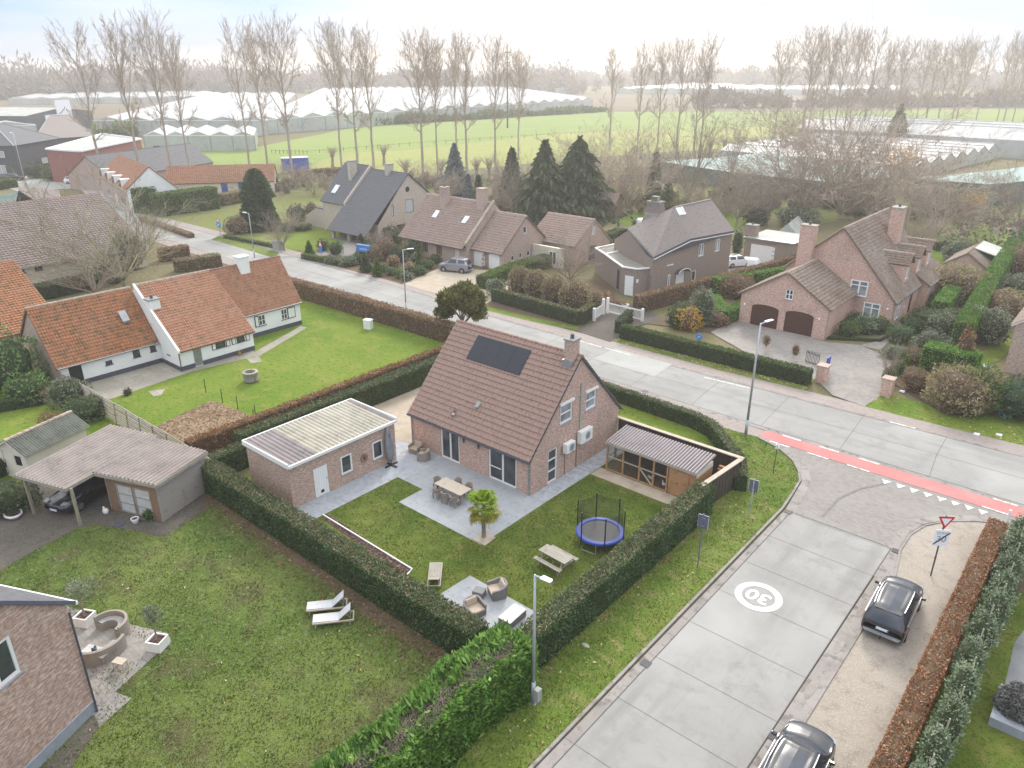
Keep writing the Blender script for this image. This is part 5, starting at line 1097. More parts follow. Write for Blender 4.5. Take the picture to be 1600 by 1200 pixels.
mb.hexa([(-66.4,26.85,raf(-66.4)-.1),(-60.0,26.85,raf(-60.0)-.1),(-60.0,27.05,raf(-60.0)-.1),(-66.4,27.05,raf(-66.4)-.1),(-66.4,26.85,raf(-66.4)+.16),(-60.0,26.85,raf(-60)+.12),(-60.0,27.05,raf(-60)+.12),(-66.4,27.05,raf(-66.4)+.16)],wm); mb.build('verge', fa)
ch1 = chimney(fa, -64.3, 27.35, 3.5, 5.55, .85, .95, 'white_wall', 'zinc', pots=1); ch2 = chimney(fa, -66.0, 37.2, 5.6, 7.25, .95, 1.0, 'white_wall', 'white_wall', pots=0)
for (Y, x, z0, z1) in ((2.15,0,1,2),(6.1,0,1,2)): mb = MB(); mb.box(-63.28,34+Y-.02+ (.0 if Y < 3 else -.3),.95,-63.24,34+Y+.42+(.0 if Y < 3 else .15),2.05,M['black']); mb.box(-63.25,34+Y+.06+(.0 if Y < 3 else -.3),1.03,-63.22,34+Y+.34+(.0 if Y < 3 else .15),1.97,M['white_paint']); mb.build('shutter', fa)
for y in (29.95,31.3,31.85,33.25): mb = MB(); mb.box(-60.19,y,1.08,-60.15,y+.38,1.7,M['black']); mb.box(-60.16,y+.06,1.14,-60.13,y+.32,1.64,M['white_paint']); mb.build('shutter', fa)
window(fa, (-63.6,26.95,0),(1,0,0),(0,-1,0),1.3,1.1,1.75,1.7,**wk)
gutter(fa,(-60.0,27.0,1.83),(-60.0,34.1,1.83),'tar',.05); gutter(fa,(-63.3,18.6,1.9),(-63.3,26.9,1.9),'zinc',.05); downpipe(fa,-60.05,26.9,1.85,.05,'tar'); gutter(fa,(-63.05,34.1,2.3),(-63.05,41.4,2.3),'zinc',.05)
mb = MB(); mb.hexa([(-65.6,24.85,4.6),(-64.9,24.85,3.84),(-64.9,25.45,3.84),(-65.6,25.45,4.6),(-65.55,24.85,4.8),(-64.85,24.85,4.04),(-64.85,25.45,4.04),(-65.55,25.45,4.8)],M['zinc']); mb.build('skylight', fa)
mb = MB(); mb.tube((-60.6,32.0,.0),(-60.6,32.0,.12),.22,.2,M['tar'],10); o = mb.build('post_cap', None) if False else None
# stone well
wl = MB(); rs = random.Random(5); wl.lathe([(.50,0),(.62,.15),(.6,.5),(.64,.75),(.66,.78),(.66,.88),(.42,.9),(.42,.6)],(*G(393,596),0),M['patio_old'],16); wl.build('stone_well', label='round weathered stone well standing on the farm lawn', cat='well')
mb = MB(); p = G(304,578); mb.lathe([(.12,0),(.14,.3),(.05,.35),(.1,.42),(.1,.52),(.02,.58)],(*G(375,556),0),M['leaf_yellow'],10); mb.build('yellow_ornament', label='small yellow garden ornament against the white farmhouse wall', cat='ornament')
wb = empty('white_bin', (*G(576,514),0), .3, 'white upright box with dark lid beside the long beech hedge', 'box'); mb = MB(); mb.box(-.4,-.3,0,.4,.3,.95,M['white_paint']); mb.build('body', wb, bevel=.05); mb = MB(); mb.box(-.42,-.32,.953,.42,.32,1.0,M['sign_white']); mb.build('lid', wb)
# ================================================================ LARGE BARN-LIKE HOUSE, orange outhouse
bn, _ = simple_gable_house('long_house', 'long low house with a wide mottled brown tiled roof and cream walls', 'house', -123, 5, -99, 42.5, 'y', 2.9, 8.25, 2.9, M['cream_wall'], M['tile_barn'], br=-110.5, oh=.7, gh=.3, cw=.4, rh=.45, amp=.07, step=.07, ns=2, edge='white_paint',
    ops={'E': [('w',22.6,1.9,23.4,2.4,dict(wk)),('w',24.4,1.9,25.2,2.4,dict(wk)),('w',28.6,2.1,29.6,2.4,dict(wk)),('w',34,.6,36,2.3,dict(wk))]})
on, _ = simple_gable_house('outhouse', 'old outhouse with a mossy orange tiled roof behind the farmhouse end', 'shed', -92.5, 8, -77.4, 24.0, 'y', 1.4, 6.0, 1.4, M['brick_farm'], M['tile_orange'], br=-87, oh=.2, rh=.35, cw=.3, amp=.06, step=.06, ns=2)
# ================================================================ GREY HOUSE (two staggered blocks)
gh_ = empty('grey_house', (0,0,0), 0, 'pale grey brick house with steep slate roof, staggered blocks and log store porch', 'house')
gb = M['brick_grey']; wd = dict(frame='tar', glass='curtain', rev=.1)
gable_block(gh_, -95.2, 71.2, -86.6, 86.2, 'x', 2.7, 9.5, 2.7, 77.2+.3, gb, {'E': [('w', 2.7, 3.6, 3.2, 5.3, wd), ('w', 5.6, 3.7, 7.2, 5.7, wd), ('w', 11.4, 3.6, 12.0, 5.7, wd), ('w', .9, 1.2, 2.4, 2.2, dict(frame='tar')), ('w', 3.6, .9, 5.4, 2.2, dict(frame='tar')), ('w', 7.2, .9, 8.8, 2.1, wd)]})
gable_roof(gh_, 'x', -95.4, -86.4, 71.2-2.6, .3+1.2, 77.5, 9.5, 86.2, 2.7, M['slate'], 'slate', oh=.2, edge='tar', cw=.6, rh=.5, amp=.012, step=.02, ns=2, ridgebump=False)
gable_block(gh_, -101.2, 72.3, -95.2, 84, 'x', 4.7, 9.75, 4.7, 77.6, gb)
gable_roof(gh_, 'x', -101.5, -95.3, 72.2, 4.75, 77.6, 9.95, 84, 4.7, M['slate'], 'slate', oh=.25, edge='tar', cw=.6, rh=.5, amp=.012, step=.02, ns=2, ridgebump=False)
mb = MB(); mb.hexa([(-95.3,71.9,4.3),(-95.0,71.9,4.3),(-95.0,77.6,9.6),(-95.3,77.6,9.6),(-95.3,71.9,4.95),(-95.0,71.9,4.95),(-95.0,77.6,10.15),(-95.3,77.6,10.15)],gb); mb.build('verge_wall', gh_)
mb = MB(); wall(mb,(-106.5,72.6,0),(1,0,0),(0,-1,0),9.5,3.2,gb,[(5.6,.1,7.2,2.6)],[line_clip((0,1.6),(3,3.2)),line_clip((3,3.2),(9.5,3.2))]); wall(mb,(-97.0,72.6,0),(0,1,0),(1,0,0),1,3.2,gb); mb.build('front_wall', gh_)
window(gh_,(-106.5,72.6,0),(1,0,0),(0,-1,0),5.6,.1,7.2,2.6,frame='tar',rev=.06); mb = MB(); mb.box(-103.6,72.5,3.21,-96.9,74.2,3.33,M['tar']); mb.build('flat_roof', gh_)
for x in (-95,-91.2,-87.2): mb = MB(); mb.box(x-.2,69.2,0,x+.2,69.6,1.95,gb); mb.build('porch_post', gh_)
mb = MB(); rs = random.Random(6)
for i in range(130): x = rs.uniform(-94.6,-87.5); z = .1+rs.uniform(0,1.5); mb.tube((x,70.0,z),(x,70.5+rs.uniform(0,.15),z),.11,.11,M['wood_orange' if i%3 else 'bark'],6)
mb.build('log_store', gh_)
chimney(gh_, -97.6, 75.9, 6.0, 10.6, .7, 1.3, 'brick_grey', 'concrete', pots=0); chimney(gh_, -90.6, 77.4, 8.6, 10.5, .7, 1.2, 'brick_grey', 'concrete', pots=0)
mb = MB(); sy = lambda y: 4.75+(y-72.2)*(5.2/5.4)+.12; mb.hexa([(-99.9,73.2,sy(73.2)),(-98.9,73.2,sy(73.2)),(-98.9,74.3,sy(74.3)),(-99.9,74.3,sy(74.3)),(-99.9,73.15,sy(73.2)+.1),(-98.9,73.15,sy(73.2)+.1),(-98.9,74.25,sy(74.3)+.1),(-99.9,74.25,sy(74.3)+.1)],M['glass_sky']); mb.build('skylight', gh_)
mb = MB(); mb.lathe([(.4,0),(.4,.03)],(0,0,0),M['black'],18); o = mb.build('round_window', gh_); o.rotation_euler = (0,pi/2,0); o.location = (-86.59,77.3,7.2)
# ================================================================ BROWN-TILED FARMHOUSE WITH GARAGES
br_ = empty('farm_villa', (0,0,0), 0, 'pinkish brick house with brown tiled roof, two chimneys and twin white arched garage doors', 'house')
wb_ = dict(cols=2, rev=.1, frame='wood_brown', fw=.12)
gable_block(br_, -79.2, 69.6, -67.1, 80.8, 'x', 2.9, 7.5, 2.2, 75.0, M['brick_farm'], {'S': [('w',1.0,.7,2.1,2.1,dict(wb_,cols=3)),('w',3.7,.7,4.8,2.1,dict(wb_,cols=3)),('w',6.4,.7,7.5,2.1,dict(wb_,cols=3)),('d',9.9,.05,10.7,2.2,dict(mat='cream_wall',panels=3))]})
gable_roof(br_, 'x', -79.7, -67.3, 69.6, 2.9, 75.0, 7.5, 80.8, 2.2, M['tile_brown'], 'ridge_pale', oh=.9, cw=.35, rh=.4, amp=.05, step=.05, ns=2)
gable_block(br_, -67.1, 70.6, -61.8, 80.8, 'x', 2.6, 6.4, 1.8, 75.2, M['brick_farm'], {'E': [('w',1.7,1.0,2.3,1.7,dict(frame='white_paint',rev=.1)),('w',3.3,1.1,3.9,1.8,dict(frame='white_paint',rev=.1)),('w',4.9,1.1,5.5,1.8,dict(frame='white_paint',rev=.1)),('w',4.1,4.2,4.8,5.1,dict(frame='white_paint',rev=.1))]})
gable_roof(br_, 'x', -67.0, -61.6, 70.6, 2.6, 75.2, 6.45, 80.8, 1.8, M['tile_brown'], 'ridge_pale', oh=.6, cw=.35, rh=.4, amp=.05, step=.05, ns=2)
def arch_door(parent, O, U, N, u0, v0, u1, v1, rise, mat, name='garage_door', w=.03, label=None, panels=5):
    O, U, N = Vector(O), Vector(U), Vector(N); mb = MB(); n = 10
    P = [(u0,v0),(u1,v0)]+[((u0+u1)/2+(u1-u0)/2*cos(pi*i/n), v1+rise*sin(pi*i/n)) for i in range(n+1)]
    f = [O+U*a+Z3*b+N*w for a, b in P]; bk = [p-N*(w+.05) for p in f]; mb.face(f, M[mat]); k_ = len(P)
    for i in range(k_): mb.face([f[i], bk[i], bk[(i+1)%k_], f[(i+1)%k_]], M[mat])
    for i in range(1, panels):
        z = v0+(v1-v0)*i/panels; a = O+U*u0+Z3*z+N*(w+.012); b = O+U*u1+Z3*z+N*(w+.012); mb.bar(a, b, .015, .025, M[mat])
    o = mb.build(name, parent)
    if label: o['label'] = label
    return o
arch_door(br_, (-67.1,70.6,0),(1,0,0),(0,-1,0), .35,.05,2.25,1.7,.5,'white_paint'); arch_door(br_, (-67.1,70.6,0),(1,0,0),(0,-1,0), 3.0,.05,4.8,1.7,.5,'white_paint')
mb = MB(); mb.hexa([(-67.3,69.4,2.75),(-67.0,69.4,2.75),(-67.0,75,7.55),(-67.3,75,7.55),(-67.35,69.4,3.1),(-66.95,69.4,3.1),(-66.95,75,7.9),(-67.35,75,7.9)],M['tan']); mb.build('verge', br_)
chimney(br_, -75.2, 73.9, 5.7, 8.9, .95, 1.1, 'brick_farm', 'tan', pots=1); chimney(br_, -68.6, 74.3, 5.9, 9.3, 1.2, 1.0, 'brick_farm', 'tan', pots=0)
for x, y in ((-75.9,72.0),(-70.2,71.9)):
    mb = MB(); s2 = lambda y_: 2.9+(y_-69.6)*(4.6/5.4)+.1; mb.hexa([(x,y,s2(y)),(x+.75,y,s2(y)),(x+.75,y+.9,s2(y+.9)),(x,y+.9,s2(y+.9)),(x,y-.05,s2(y)+.08),(x+.75,y-.05,s2(y)+.08),(x+.75,y+.85,s2(y+.9)+.08),(x,y+.85,s2(y+.9)+.08)],M['glass_sky']); mb.build('skylight', br_)
# small building
sb_, _ = simple_gable_house('small_barn', 'small brick barn with brown tiled roof beside the twin garage house', 'barn', -64.2, 79.2, -56.6, 87.3, 'x', 2.9, 5.5, 2.2, M['brick_farm'], M['tile_brown'], br=83.2, oh=.6, cw=.35, rh=.4, amp=.05, step=.05, ns=2, ridge='ridge_pale', edge='tan',
    ops={'E': [('d',3.0,.05,4.6,2.0,dict(mat='tar',panels=1)),('w',3.6,3.5,4.4,4.6,dict(glass='curtain'))]})
mb = MB(); mb.box(-61.7,76.5,0,-56.8,76.9,2.6,M['cream_wall']); mb.build('link_wall', sb_); window(sb_,(-61.7,76.5,0),(1,0,0),(0,-1,0),2.9,.4,4.0,2.1,cols=2,rev=-.02,frame='white_paint')
# ================================================================ MODERN BROWN BRICK HOUSE
md = empty('modern_house', (0,0,0), 0, 'angular brown brick house with slate shed roofs and a white parapet flat porch', 'house')
bb = M['brick_brown']; WA = Vector((-41.0,75.5,0)); WU = Vector((1.85,12.9,0)).normalized(); WN = Vector((WU.y,-WU.x,0)); wp = lambda u, z, w=0: WA+WU*u+Z3*z+WN*w
mb = MB(); wall(mb,tuple(WA),tuple(WU),tuple(WN),12.5,7,bb,[(1.75,.05,3.4,2.05),(4.8,.45,5.7,1.75),(5.8,3.3,6.85,4.85),(9.1,3.4,10.2,4.9)],[line_clip((-2.9,4.5),(3.6,5.6)),line_clip((3.6,5.6),(12.5,5.35))])
T1, T2, L_, TP = Vector((-42.97,79.3,8.9)), Vector((-42.4,87.6,8.9)), Vector((-46.9,76.1,6.5)), wp(-2.8,4.57); Mm, Rr = wp(3.61,5.68), wp(12.5,5.42); B1_, B2_ = Vector((-50.6,79.0,4.4)), Vector((-49.8,89.5,4.4))
q0 = lambda v, k=0: Vector((v.x, v.y, k)); mb.face([q0(TP),wp(0,0),wp(0,4.95),TP],bb); mb.face([q0(L_),q0(TP),TP-Z3*.1,L_-Z3*.1],bb); mb.face([q0(B1_),q0(L_),L_-Z3*.1,B1_-Z3*.1],bb); mb.face([q0(B2_),q0(B1_),B1_-Z3*.1,B2_-Z3*.1],bb); mb.face([wp(12.5,0),q0(B2_),B2_-Z3*.1,T2-Z3*.1,wp(12.5,5.3)],bb); mb.build('wall', md)
ds = door(md,tuple(WA),tuple(WU),tuple(WN),1.75,.05,3.4,2.05,'pvc',panels=1); window(md,tuple(WA),tuple(WU),tuple(WN),4.8,.45,5.7,1.75,fw=.12)
for a, b in ((5.8,3.3),(9.1,3.4)): window(md,tuple(WA),tuple(WU),tuple(WN),a,b,a+1.05,b+1.5,cols=2,fw=.12,glass='glass_lit',sill='concrete_new')
mb = MB()
for i in range(9): a, b = pi*i/9, pi*(i+1)/9; mb.bar(wp(2.55-1.1*cos(a),2.0+.45*sin(a),.3),wp(2.55-1.1*cos(b),2.0+.45*sin(b),.3),.6,.08,M['tar']); mb.bar(wp(2.55-1.14*cos(a),2.04+.48*sin(a),.62),wp(2.55-1.14*cos(b),2.04+.48*sin(b),.62),.04,.1,M['white_paint'])
mb.build('door_canopy', md); window(md,tuple(WA),tuple(WU),tuple(WN),.1,.5,.5,2.1,fw=.1,rev=-.04)
sl_ = M['slate_brown']; o3 = WN*.25; U3 = Z3*.15; rf = MB(); Ro, Mo, To = Rr+o3, Mm+o3, TP+o3-WU*.2
for f in ([Mo,Ro,T2,T1],[To,Mo,T1],[L_-WU*.2,To,T1],[T1,T2,B2_,B1_],[T1,B1_,L_-WU*.2]): rf.face([p+U3 for p in f],sl_)
for a, b, m_ in ((Mo,Ro,'tar'),(To,Mo,'tar'),(L_-WU*.2,To,'zinc'),(Ro,T2,'zinc')): rf.face([a-Z3*.1,b-Z3*.1,b+U3*.98,a+U3*.98],M[m_])
rf.face([p-Z3*.1 for p in (Mo,To,L_,B1_,B2_,Ro)],M['tar']); rf.build('roof', md)
mb = MB(); mb.bar(T1+U3,T2+U3,.2,.08,sl_); mb.bar(Mo-Z3*.16+WN*.03,Ro-Z3*.16+WN*.03,.06,.1,M['white_paint']); mb.bar(To-Z3*.16+WN*.03,Mo-Z3*.16+WN*.03,.06,.1,M['white_paint']); mb.build('gutter', md)
fl = [(-52.4,77.6),(-49.6,75.6),(-48.5,74.7),(-44.5,71.6),(-42.8,71.85),(-41.5,73.9),(-40.9,76.4),(-42.6,75.9),(-45.0,75.8),(-49.2,78.9),(-51.6,82.5)]
mb = MB(); mb.prism(fl,0,3.15,bb,M['felt']); mb.build('porch_block', md); mb = MB()
for a, b in zip(fl, fl[1:]+fl[:1]): mb.bar((*a,3.2),(*b,3.2),.26,.13,M['white_paint'])
mb.bar((-49.6,75.6,3.2),(-49.2,78.9,3.2),.25,.12,M['white_paint']); mb.build('parapet_coping', md)
fu = Vector((1.7,.25,0)).normalized(); door(md,(-44.5,71.6,0),tuple(fu),(fu.y,-fu.x,0),.35,.03,1.4,2.3,'pvc',rev=-.06,panels=1)
mb = MB(); mb.box(-42.7,71.6,1.7,-42.5,71.8,2.05,M['white_paint']); mb.build('wall_lamp', md)
fu = Vector((4.0,-3.1,0)).normalized(); window(md,(-48.5,74.7,0),tuple(fu),(fu.y,-fu.x,0),3.5,.3,4.0,2.6,fw=.06,rev=-.05,frame='tar')
mb = MB(); mb.hexa([(-46.6,77.0,5),(-43.6,77.0,5),(-43.6,79.4,5),(-46.6,79.4,5),(-45.9,77.9,8.2),(-44.1,77.9,8.2),(-44.1,79.3,9.0),(-45.9,79.3,9.0)],sl_); mb.box(-45.85,78.1,8,-44.15,79.25,9.5,sl_); c_ = mb.build('chimney', md); mb = MB(); mb.box(-45.9,78.0,9.51,-44.1,79.35,9.65,M['felt']); mb.box(-45.4,78.3,9.65,-44.6,79.0,10.2,M['patio_old']); mb.build('cap', c_)
rn = (Mm-T1); rl = rn.length; rn /= rl; Nf = WU.cross(rn); Nf = Nf if Nf.z > 0 else -Nf; mb = MB()
for i in range(3): a = T1+U3+WU*(.25+i*.45)+rn*.15; e_, f_ = WU*.36, rn*1.0; mb.hexa([a,a+e_,a+e_+f_,a+f_,a+Nf*.12,a+e_+Nf*.12,a+e_+f_+Nf*.12,a+f_+Nf*.12],M['glass_sky'])
mb.build('skylight', md)
# flat garage
fg = empty('flat_garage', (0,0,0), 0, 'flat roofed brown brick double garage with a wide pale door', 'garage'); P4 = [G(1162,371,3),G(1200,361,3),G(1255,367.5,3),G(1239,383,3)]
P4 = [(-41.2,96.6),(-34.6,96.3),(-34.9,103.6),(-41.2,103.6)]; mb = MB(); mb.prism(P4,0,3.05,bb,M['felt_white']); mb.build('wall', fg); door(fg,(-41.2,96.55,0),(1,0,0),(0,-1,0),1.0,.05,5.6,2.35,'white_paint',rev=-.08,panels=4,handle=False,name='garage_door'); mb = MB(); mb.box(-41.3,96.1,3.06,-34.5,96.4,3.2,M['zinc']); mb.box(-34.7,96.4,3.06,-34.4,103.7,3.2,M['zinc']); mb.build('roof_edge', fg); chimney(fg,-41.0,98,3.0,4.5,1.5,1.1,'brick_brown','concrete',pots=1)
# ================================================================ LARGE BRICK HOUSE ON THE RIGHT
bg_ = empty('large_brick_house', (0,0,0), 0, 'large pink brick house with steep dark tiled roof, dormers and two brown garage doors', 'house'); bk = M['brick_big']; ww = dict(cols=2, rows=[.68], fw=.12, rev=.06, sill='plinth', glass='glass_lit')
gable_block(bg_, -28.6, 78.4, -17.4, 93, 'y', 4.6, 9.3, 2.9, -23.3, bk, {'S': [('w', 6.8, 2.75, 8.5, 4.35, ww), ('w', 8.4, .65, 10.0, 2.3, ww)], 'E': [('w', 1.2, .6, 2.6, 2.3, dict(ww,cols=2)), ('w', 4.2,1.2,4.8,2.2,dict(fw=.1)), ('d', 6.0, .05, 7.1, 2.3, dict(mat='garage_brown'))]})
gable_roof(bg_, 'y', 78.2, 93.2, -28.6, 4.6, -23.3, 9.35, -17.4, 2.9, M['tile_big'], 'ridge_pale', oh=.35, cw=.35, rh=.36, amp=.05, step=.05, ns=2)
gable_block(bg_, -29.9, 70.85, -21.2, 79.5, 'y', 3.15, 5.85, 3.15, -25.5, bk, {'S': [('w', 4.4, 3.25, 5.15, 4.25, dict(cols=2, rows=2, fw=.09, sill='plinth'))]})
gable_roof(bg_, 'y', 70.65, 78.4, -29.9, 3.15, -25.5, 5.9, -21.2, 3.15, M['tile_big'], 'ridge_pale', oh=.35, cw=.35, rh=.36, amp=.05, step=.05, ns=2)
for u in (1.25, 4.7): arch_door(bg_, (-29.9,70.85,0),(1,0,0),(0,-1,0), u,.04,u+2.75,1.95,.32,'garage_brown',panels=1)
gable_block(bg_, -22, 88, -16.55, 95.6, 'x', 3.2, 5.8, 3.2, 91.6, bk, {'E': [('w', 1.6, .4, 2.8, 2.3, dict(cols=1,fw=.12)), ('w', 4.2, .4, 5.6, 2.3, dict(cols=2,fw=.12))]}) if False else None
gable_block(bg_, -22, 87.7, -16.55, 95.6, 'y', 5.0, 5.2, 2.8, -21.5, bk, {'E': [('w', 1.4, .4, 2.8, 2.3, dict(cols=2,fw=.12)), ('w', 4.6, .4, 6.0, 2.3, dict(cols=2,fw=.12))]})
gable_roof(bg_, 'y', 87.5, 95.8, None, 0, -21.5, 5.9, -16.55, 2.8, M['tile_big'], None, oh=.35, cw=.35, rh=.36, amp=.05, step=.05, ns=2)
for y0 in (82.9, 87.3, 91.3):
    mb = MB(); wall(mb,(-18.0,y0,3.3),(0,1,0),(1,0,0),1.9,2.3,bk,[(.35,.6,1.55,1.9)]); mb.face([(-18.0,y0,3.4),(-18.0,y0,5.6),(-20.1,y0,5.6)],bk); mb.face([(-18.0,y0+1.9,3.4),(-20.1,y0+1.9,5.6),(-18.0,y0+1.9,5.6)],bk); dm = mb.build('dormer', bg_)
    window(dm,(-18.0,y0,3.3),(0,1,0),(1,0,0),.35,.6,1.55,1.9,cols=2,fw=.1,glass='curtain')
    gable_roof(dm, 'x', -21.4, -17.7, y0, 5.6, y0+.95, 6.55, y0+1.9, 5.6, M['tile_big'], 'ridge_pale', oh=.15, cw=.3, rh=.3, amp=.04, step=.04, ns=2)
chimney(bg_, -26.6, 78.0, 4.2, 9.2, 1.5, .9, 'brick_big', 'tan', pots=1); chimney(bg_, -21.0, 88.2, 6.5, 10.3, 1.1, 1.5, 'brick_big', 'concrete_new', pots=1)
downpipe(bg_, -21.1, 70.8, 3.0); downpipe(bg_, -17.3, 78.35, 2.8); gutter(bg_,(-17.1,78.3,2.65),(-17.1,87.6,2.65),'tar')
for x, y in ((-29.4,70.8),(-21.9,70.8),(-17.9,78.35)): mb = MB(); mb.lathe([(.1,0),(.12,.12),(.05,.2)],(x,y-.1,1.9),M['white_paint'],8); mb.build('wall_lamp', bg_)
# shed far right, right-edge house
rs_, _ = simple_gable_house('garden_shed', 'brick garden shed with brown roof behind the tall right hedge', 'shed', -18.2, 103.5, -13.9, 110.5, 'y', 2.0, 3.5, 2.0, M['brick_farm'], M['tile_big'], oh=.3, cw=.4, rh=.4, amp=.05, step=.05, ns=2)
mb = MB(); mb.hexa([(-16,106.5,3.5),(-12.2,106.5,2.5),(-12.2,112,2.5),(-16,112,3.5),(-16,106.5,3.6),(-12.2,106.5,2.6),(-12.2,112,2.6),(-16,112,3.6)],M['felt_white']); mb.build('lean_to_roof', rs_)
for y in (106.7,111.8): mb = MB(); mb.box(-12.5,y-.07,0,-12.35,y+.07,2.5,M['wood_brown']); mb.build('post', rs_)
eh, _ = simple_gable_house('edge_house', 'pink brick house cut off by the right edge of the picture', 'house', -6.6, 72.6, 4, 84, 'y', 4.4, 8.5, 4.4, M['brick_farm'], M['tile_big'], oh=.4, cw=.4, rh=.4, amp=.05, step=.05, ns=2, edge='white_paint', ops={'S': [('w',2.2,.8,3.6,2.2,{})]})
# ================================================================ BOTTOM-LEFT BRICK HOUSE
ang = atan2(3.87-6.42, -26.46+27.64); bl = empty('corner_brick_house', (-27.64,6.42,0), ang, 'mottled pink brick house with grey plinth cut off at the lower left', 'house')
# local x runs along the visible gable wall towards the camera; wall faces local +y
mb = MB(); wall(mb,(0,0,0),(1,0,0),(0,1,0),9.5,9.0,M['brick_bl'],[(2.3,4.2,3.9,5.85)],[line_clip((0,5.3),(4.6,8.9)),line_clip((4.6,8.9),(9.5,5.2))]); wall(mb,(0,-9,0),(0,1,0),(-1,0,0),9,5.3,M['brick_bl']); mb.build('wall', bl)
window(bl,(0,0,0),(1,0,0),(0,1,0),2.3,4.2,3.9,5.85,cols=2,fw=.12,rev=.1,sill='plinth')
mb = MB(); mb.box(-.06,-.3,0,9.5,.05,.55,M['plinth']); mb.build('plinth', bl)
mb = MB(); mb.hexa([(-.3,-9,5.12),(-.3,.1,5.12),(4.6,.1,8.95),(4.6,-9,8.95),(-.3,-9,5.25),(-.3,.1,5.25),(4.6,.1,9.1),(4.6,-9,9.1)],M['slate']); mb.hexa([(4.6,-9,8.95),(4.6,.1,8.95),(10,.1,5.0),(10,-9,5.0),(4.6,-9,9.1),(4.6,.1,9.1),(10,.1,5.13),(10,-9,5.13)],M['slate']); r_ = mb.build('roof', bl)
mb = MB(); mb.bar((-.3,.12,5.2),(4.6,.12,9.04),.04,.14,M['sign_back']); mb.bar((-.36,-9,5.14),(-.36,.14,5.14),.1,.12,M['white_paint']); mb.build('fascia', r_); downpipe(bl,.05,.12,5.0,.04,'tar')
# ================================================================ CARPORT + SHED + CREAM SHED
cp = empty('carport', (0,0,0), 0, 'wooden carport with striped corrugated roof and attached grey board shed', 'carport'); zc = 2.45
R1 = [(-46.0,10.0),(-42.1,11.25),(-44.4,17.7),(-48.4,16.4)]; R2 = [(-42.85,13.0),(-38.6,14.7),(-40.1,18.6),(-44.3,17.4)]
def corr_quad(mb, P, z, mat, pitch):   # ribs along P0->P3
    P = [Vector((*p, z)) for p in P]; n = int((P[1]-P[0]).length/pitch); rows = [[], []]
    for c in range(n):
        for k in range(4):
            t = (c+k/4)/n; h = (0,1,1,0)[k]*.06; rows[0].append(tuple(P[0].lerp(P[1], t)+Z3*h)); rows[1].append(tuple(P[3].lerp(P[2], t)+Z3*(h+.05)))
    rows[0].append(tuple(P[1])); rows[1].append(tuple(P[2]+Z3*.05)); rows = np.array(rows)
    for c in range(n): mb.grid(rows[:, c*4:c*4+4], mat); mb.grid(rows[:, c*4+3:c*4+5], M['corr_valley'])  # each valley gets its own darker brown strip
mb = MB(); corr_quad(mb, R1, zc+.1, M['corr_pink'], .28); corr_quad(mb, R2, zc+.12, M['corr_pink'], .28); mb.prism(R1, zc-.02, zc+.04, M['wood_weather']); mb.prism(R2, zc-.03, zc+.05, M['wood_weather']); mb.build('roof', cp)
mb = MB()
for P in (R1, R2):
    for a, b in zip(P, P[1:]+P[:1]): mb.bar((*a,zc+.02),(*b,zc+.02),.07,.2,M['wood_grey'])
mb.build('fascia', cp)
for p in ((-45.4,10.3),(-42.1,11.55),(-48,16.0),(-46.8,13.2)): mb = MB(); mb.box(p[0]-.07,p[1]-.07,0,p[0]+.07,p[1]+.07,zc,M['wood_post'],rz=.3); mb.build('post', cp)
SQ = [(-42.45,13.45),(-38.85,14.75),(-40.2,18.3),(-43.7,17.0)]
mb = MB(); 
for i in range(13):
    z0, z1 = .05+i*.183, .05+i*.183+.178
    for a, b in zip(SQ, SQ[1:]+SQ[:1]):
        if (a, b) == (SQ[0], SQ[1]): continue
        mb.bar((*a,(z0+z1)/2),(*b,(z0+z1)/2),.06+.012*(i%2),z1-z0,M['wood_weather'])
mb.build('board_wall', cp)
fv = (Vector((*SQ[1],0))-Vector((*SQ[0],0))); fl_ = fv.length; fv.normalize(); fn = (fv.y,-fv.x,0)
mb = MB(); wall(mb,(*SQ[0],0),tuple(fv),fn,fl_,zc-.05,M['wood_brown'],[(.75,.12,1.95,1.95),(2.05,.12,3.25,1.95)]); mb.build('front_wall', cp)
for u in (.75,2.05): window(cp,(*SQ[0],0),tuple(fv),fn,u,.12,u+1.2,1.95,rows=[.33,.66],frame='wood_weather',glass='curtain',fw=.06,rev=.05,name='glazed_door')
cr, _ = simple_gable_house('cream_shed', 'cream garden shed with dark mossy corrugated roof', 'shed', 0, 0, 4.3, 2.6, 'x', 2.05, 2.75, 2.05, M['cream_wall'], M['corr_dark'], oh=.25, gh=.2, loc=(-51.9,10.9), rz=radians(108), cw=.17, rh=2.0, amp=.035, step=.0, ns=2, prof=(0,1), ridge='ridge_pale', edge='cream_wall', ops={'W': [('w',.5,1.0,1.1,1.7,dict(cols=2,rows=2,frame='black')),('d',1.35,.05,2.2,1.9,dict(mat='cream_wall',panels=1))]})
cr.location = (-49.5,11.6,0)
# lattice fence
lf = empty('lattice_fence', (0,0,0), 0, 'leaning grey rustic rail fence running past the patio and sheds', 'fence'); A, B = Vector((-65.4,18.6,0)), Vector((-40.6,18.9,0)); n = 13
for i in range(n+1): p = A.lerp(B, i/n); mb = MB(); mb.tube(p, p+Vector((0,.1,1.65)), .05,.045,M['wood_post'],6); mb.build('post', lf)
mb = MB(); rs = random.Random(8)
for i in range(n):
    p, q = A.lerp(B, i/n), A.lerp(B, (i+1)/n)
    for z in np.arange(.12,1.65,.15): mb.tube(p+Vector((0,.04+z*.06,z+rs.uniform(-.04,.04))), q+Vector((0,.04+z*.06,z+rs.uniform(-.04,.04))), .055,.05,M['wood_weather' if rs.random() < .5 else 'wood_post'],5)
mb.build('rail', lf)
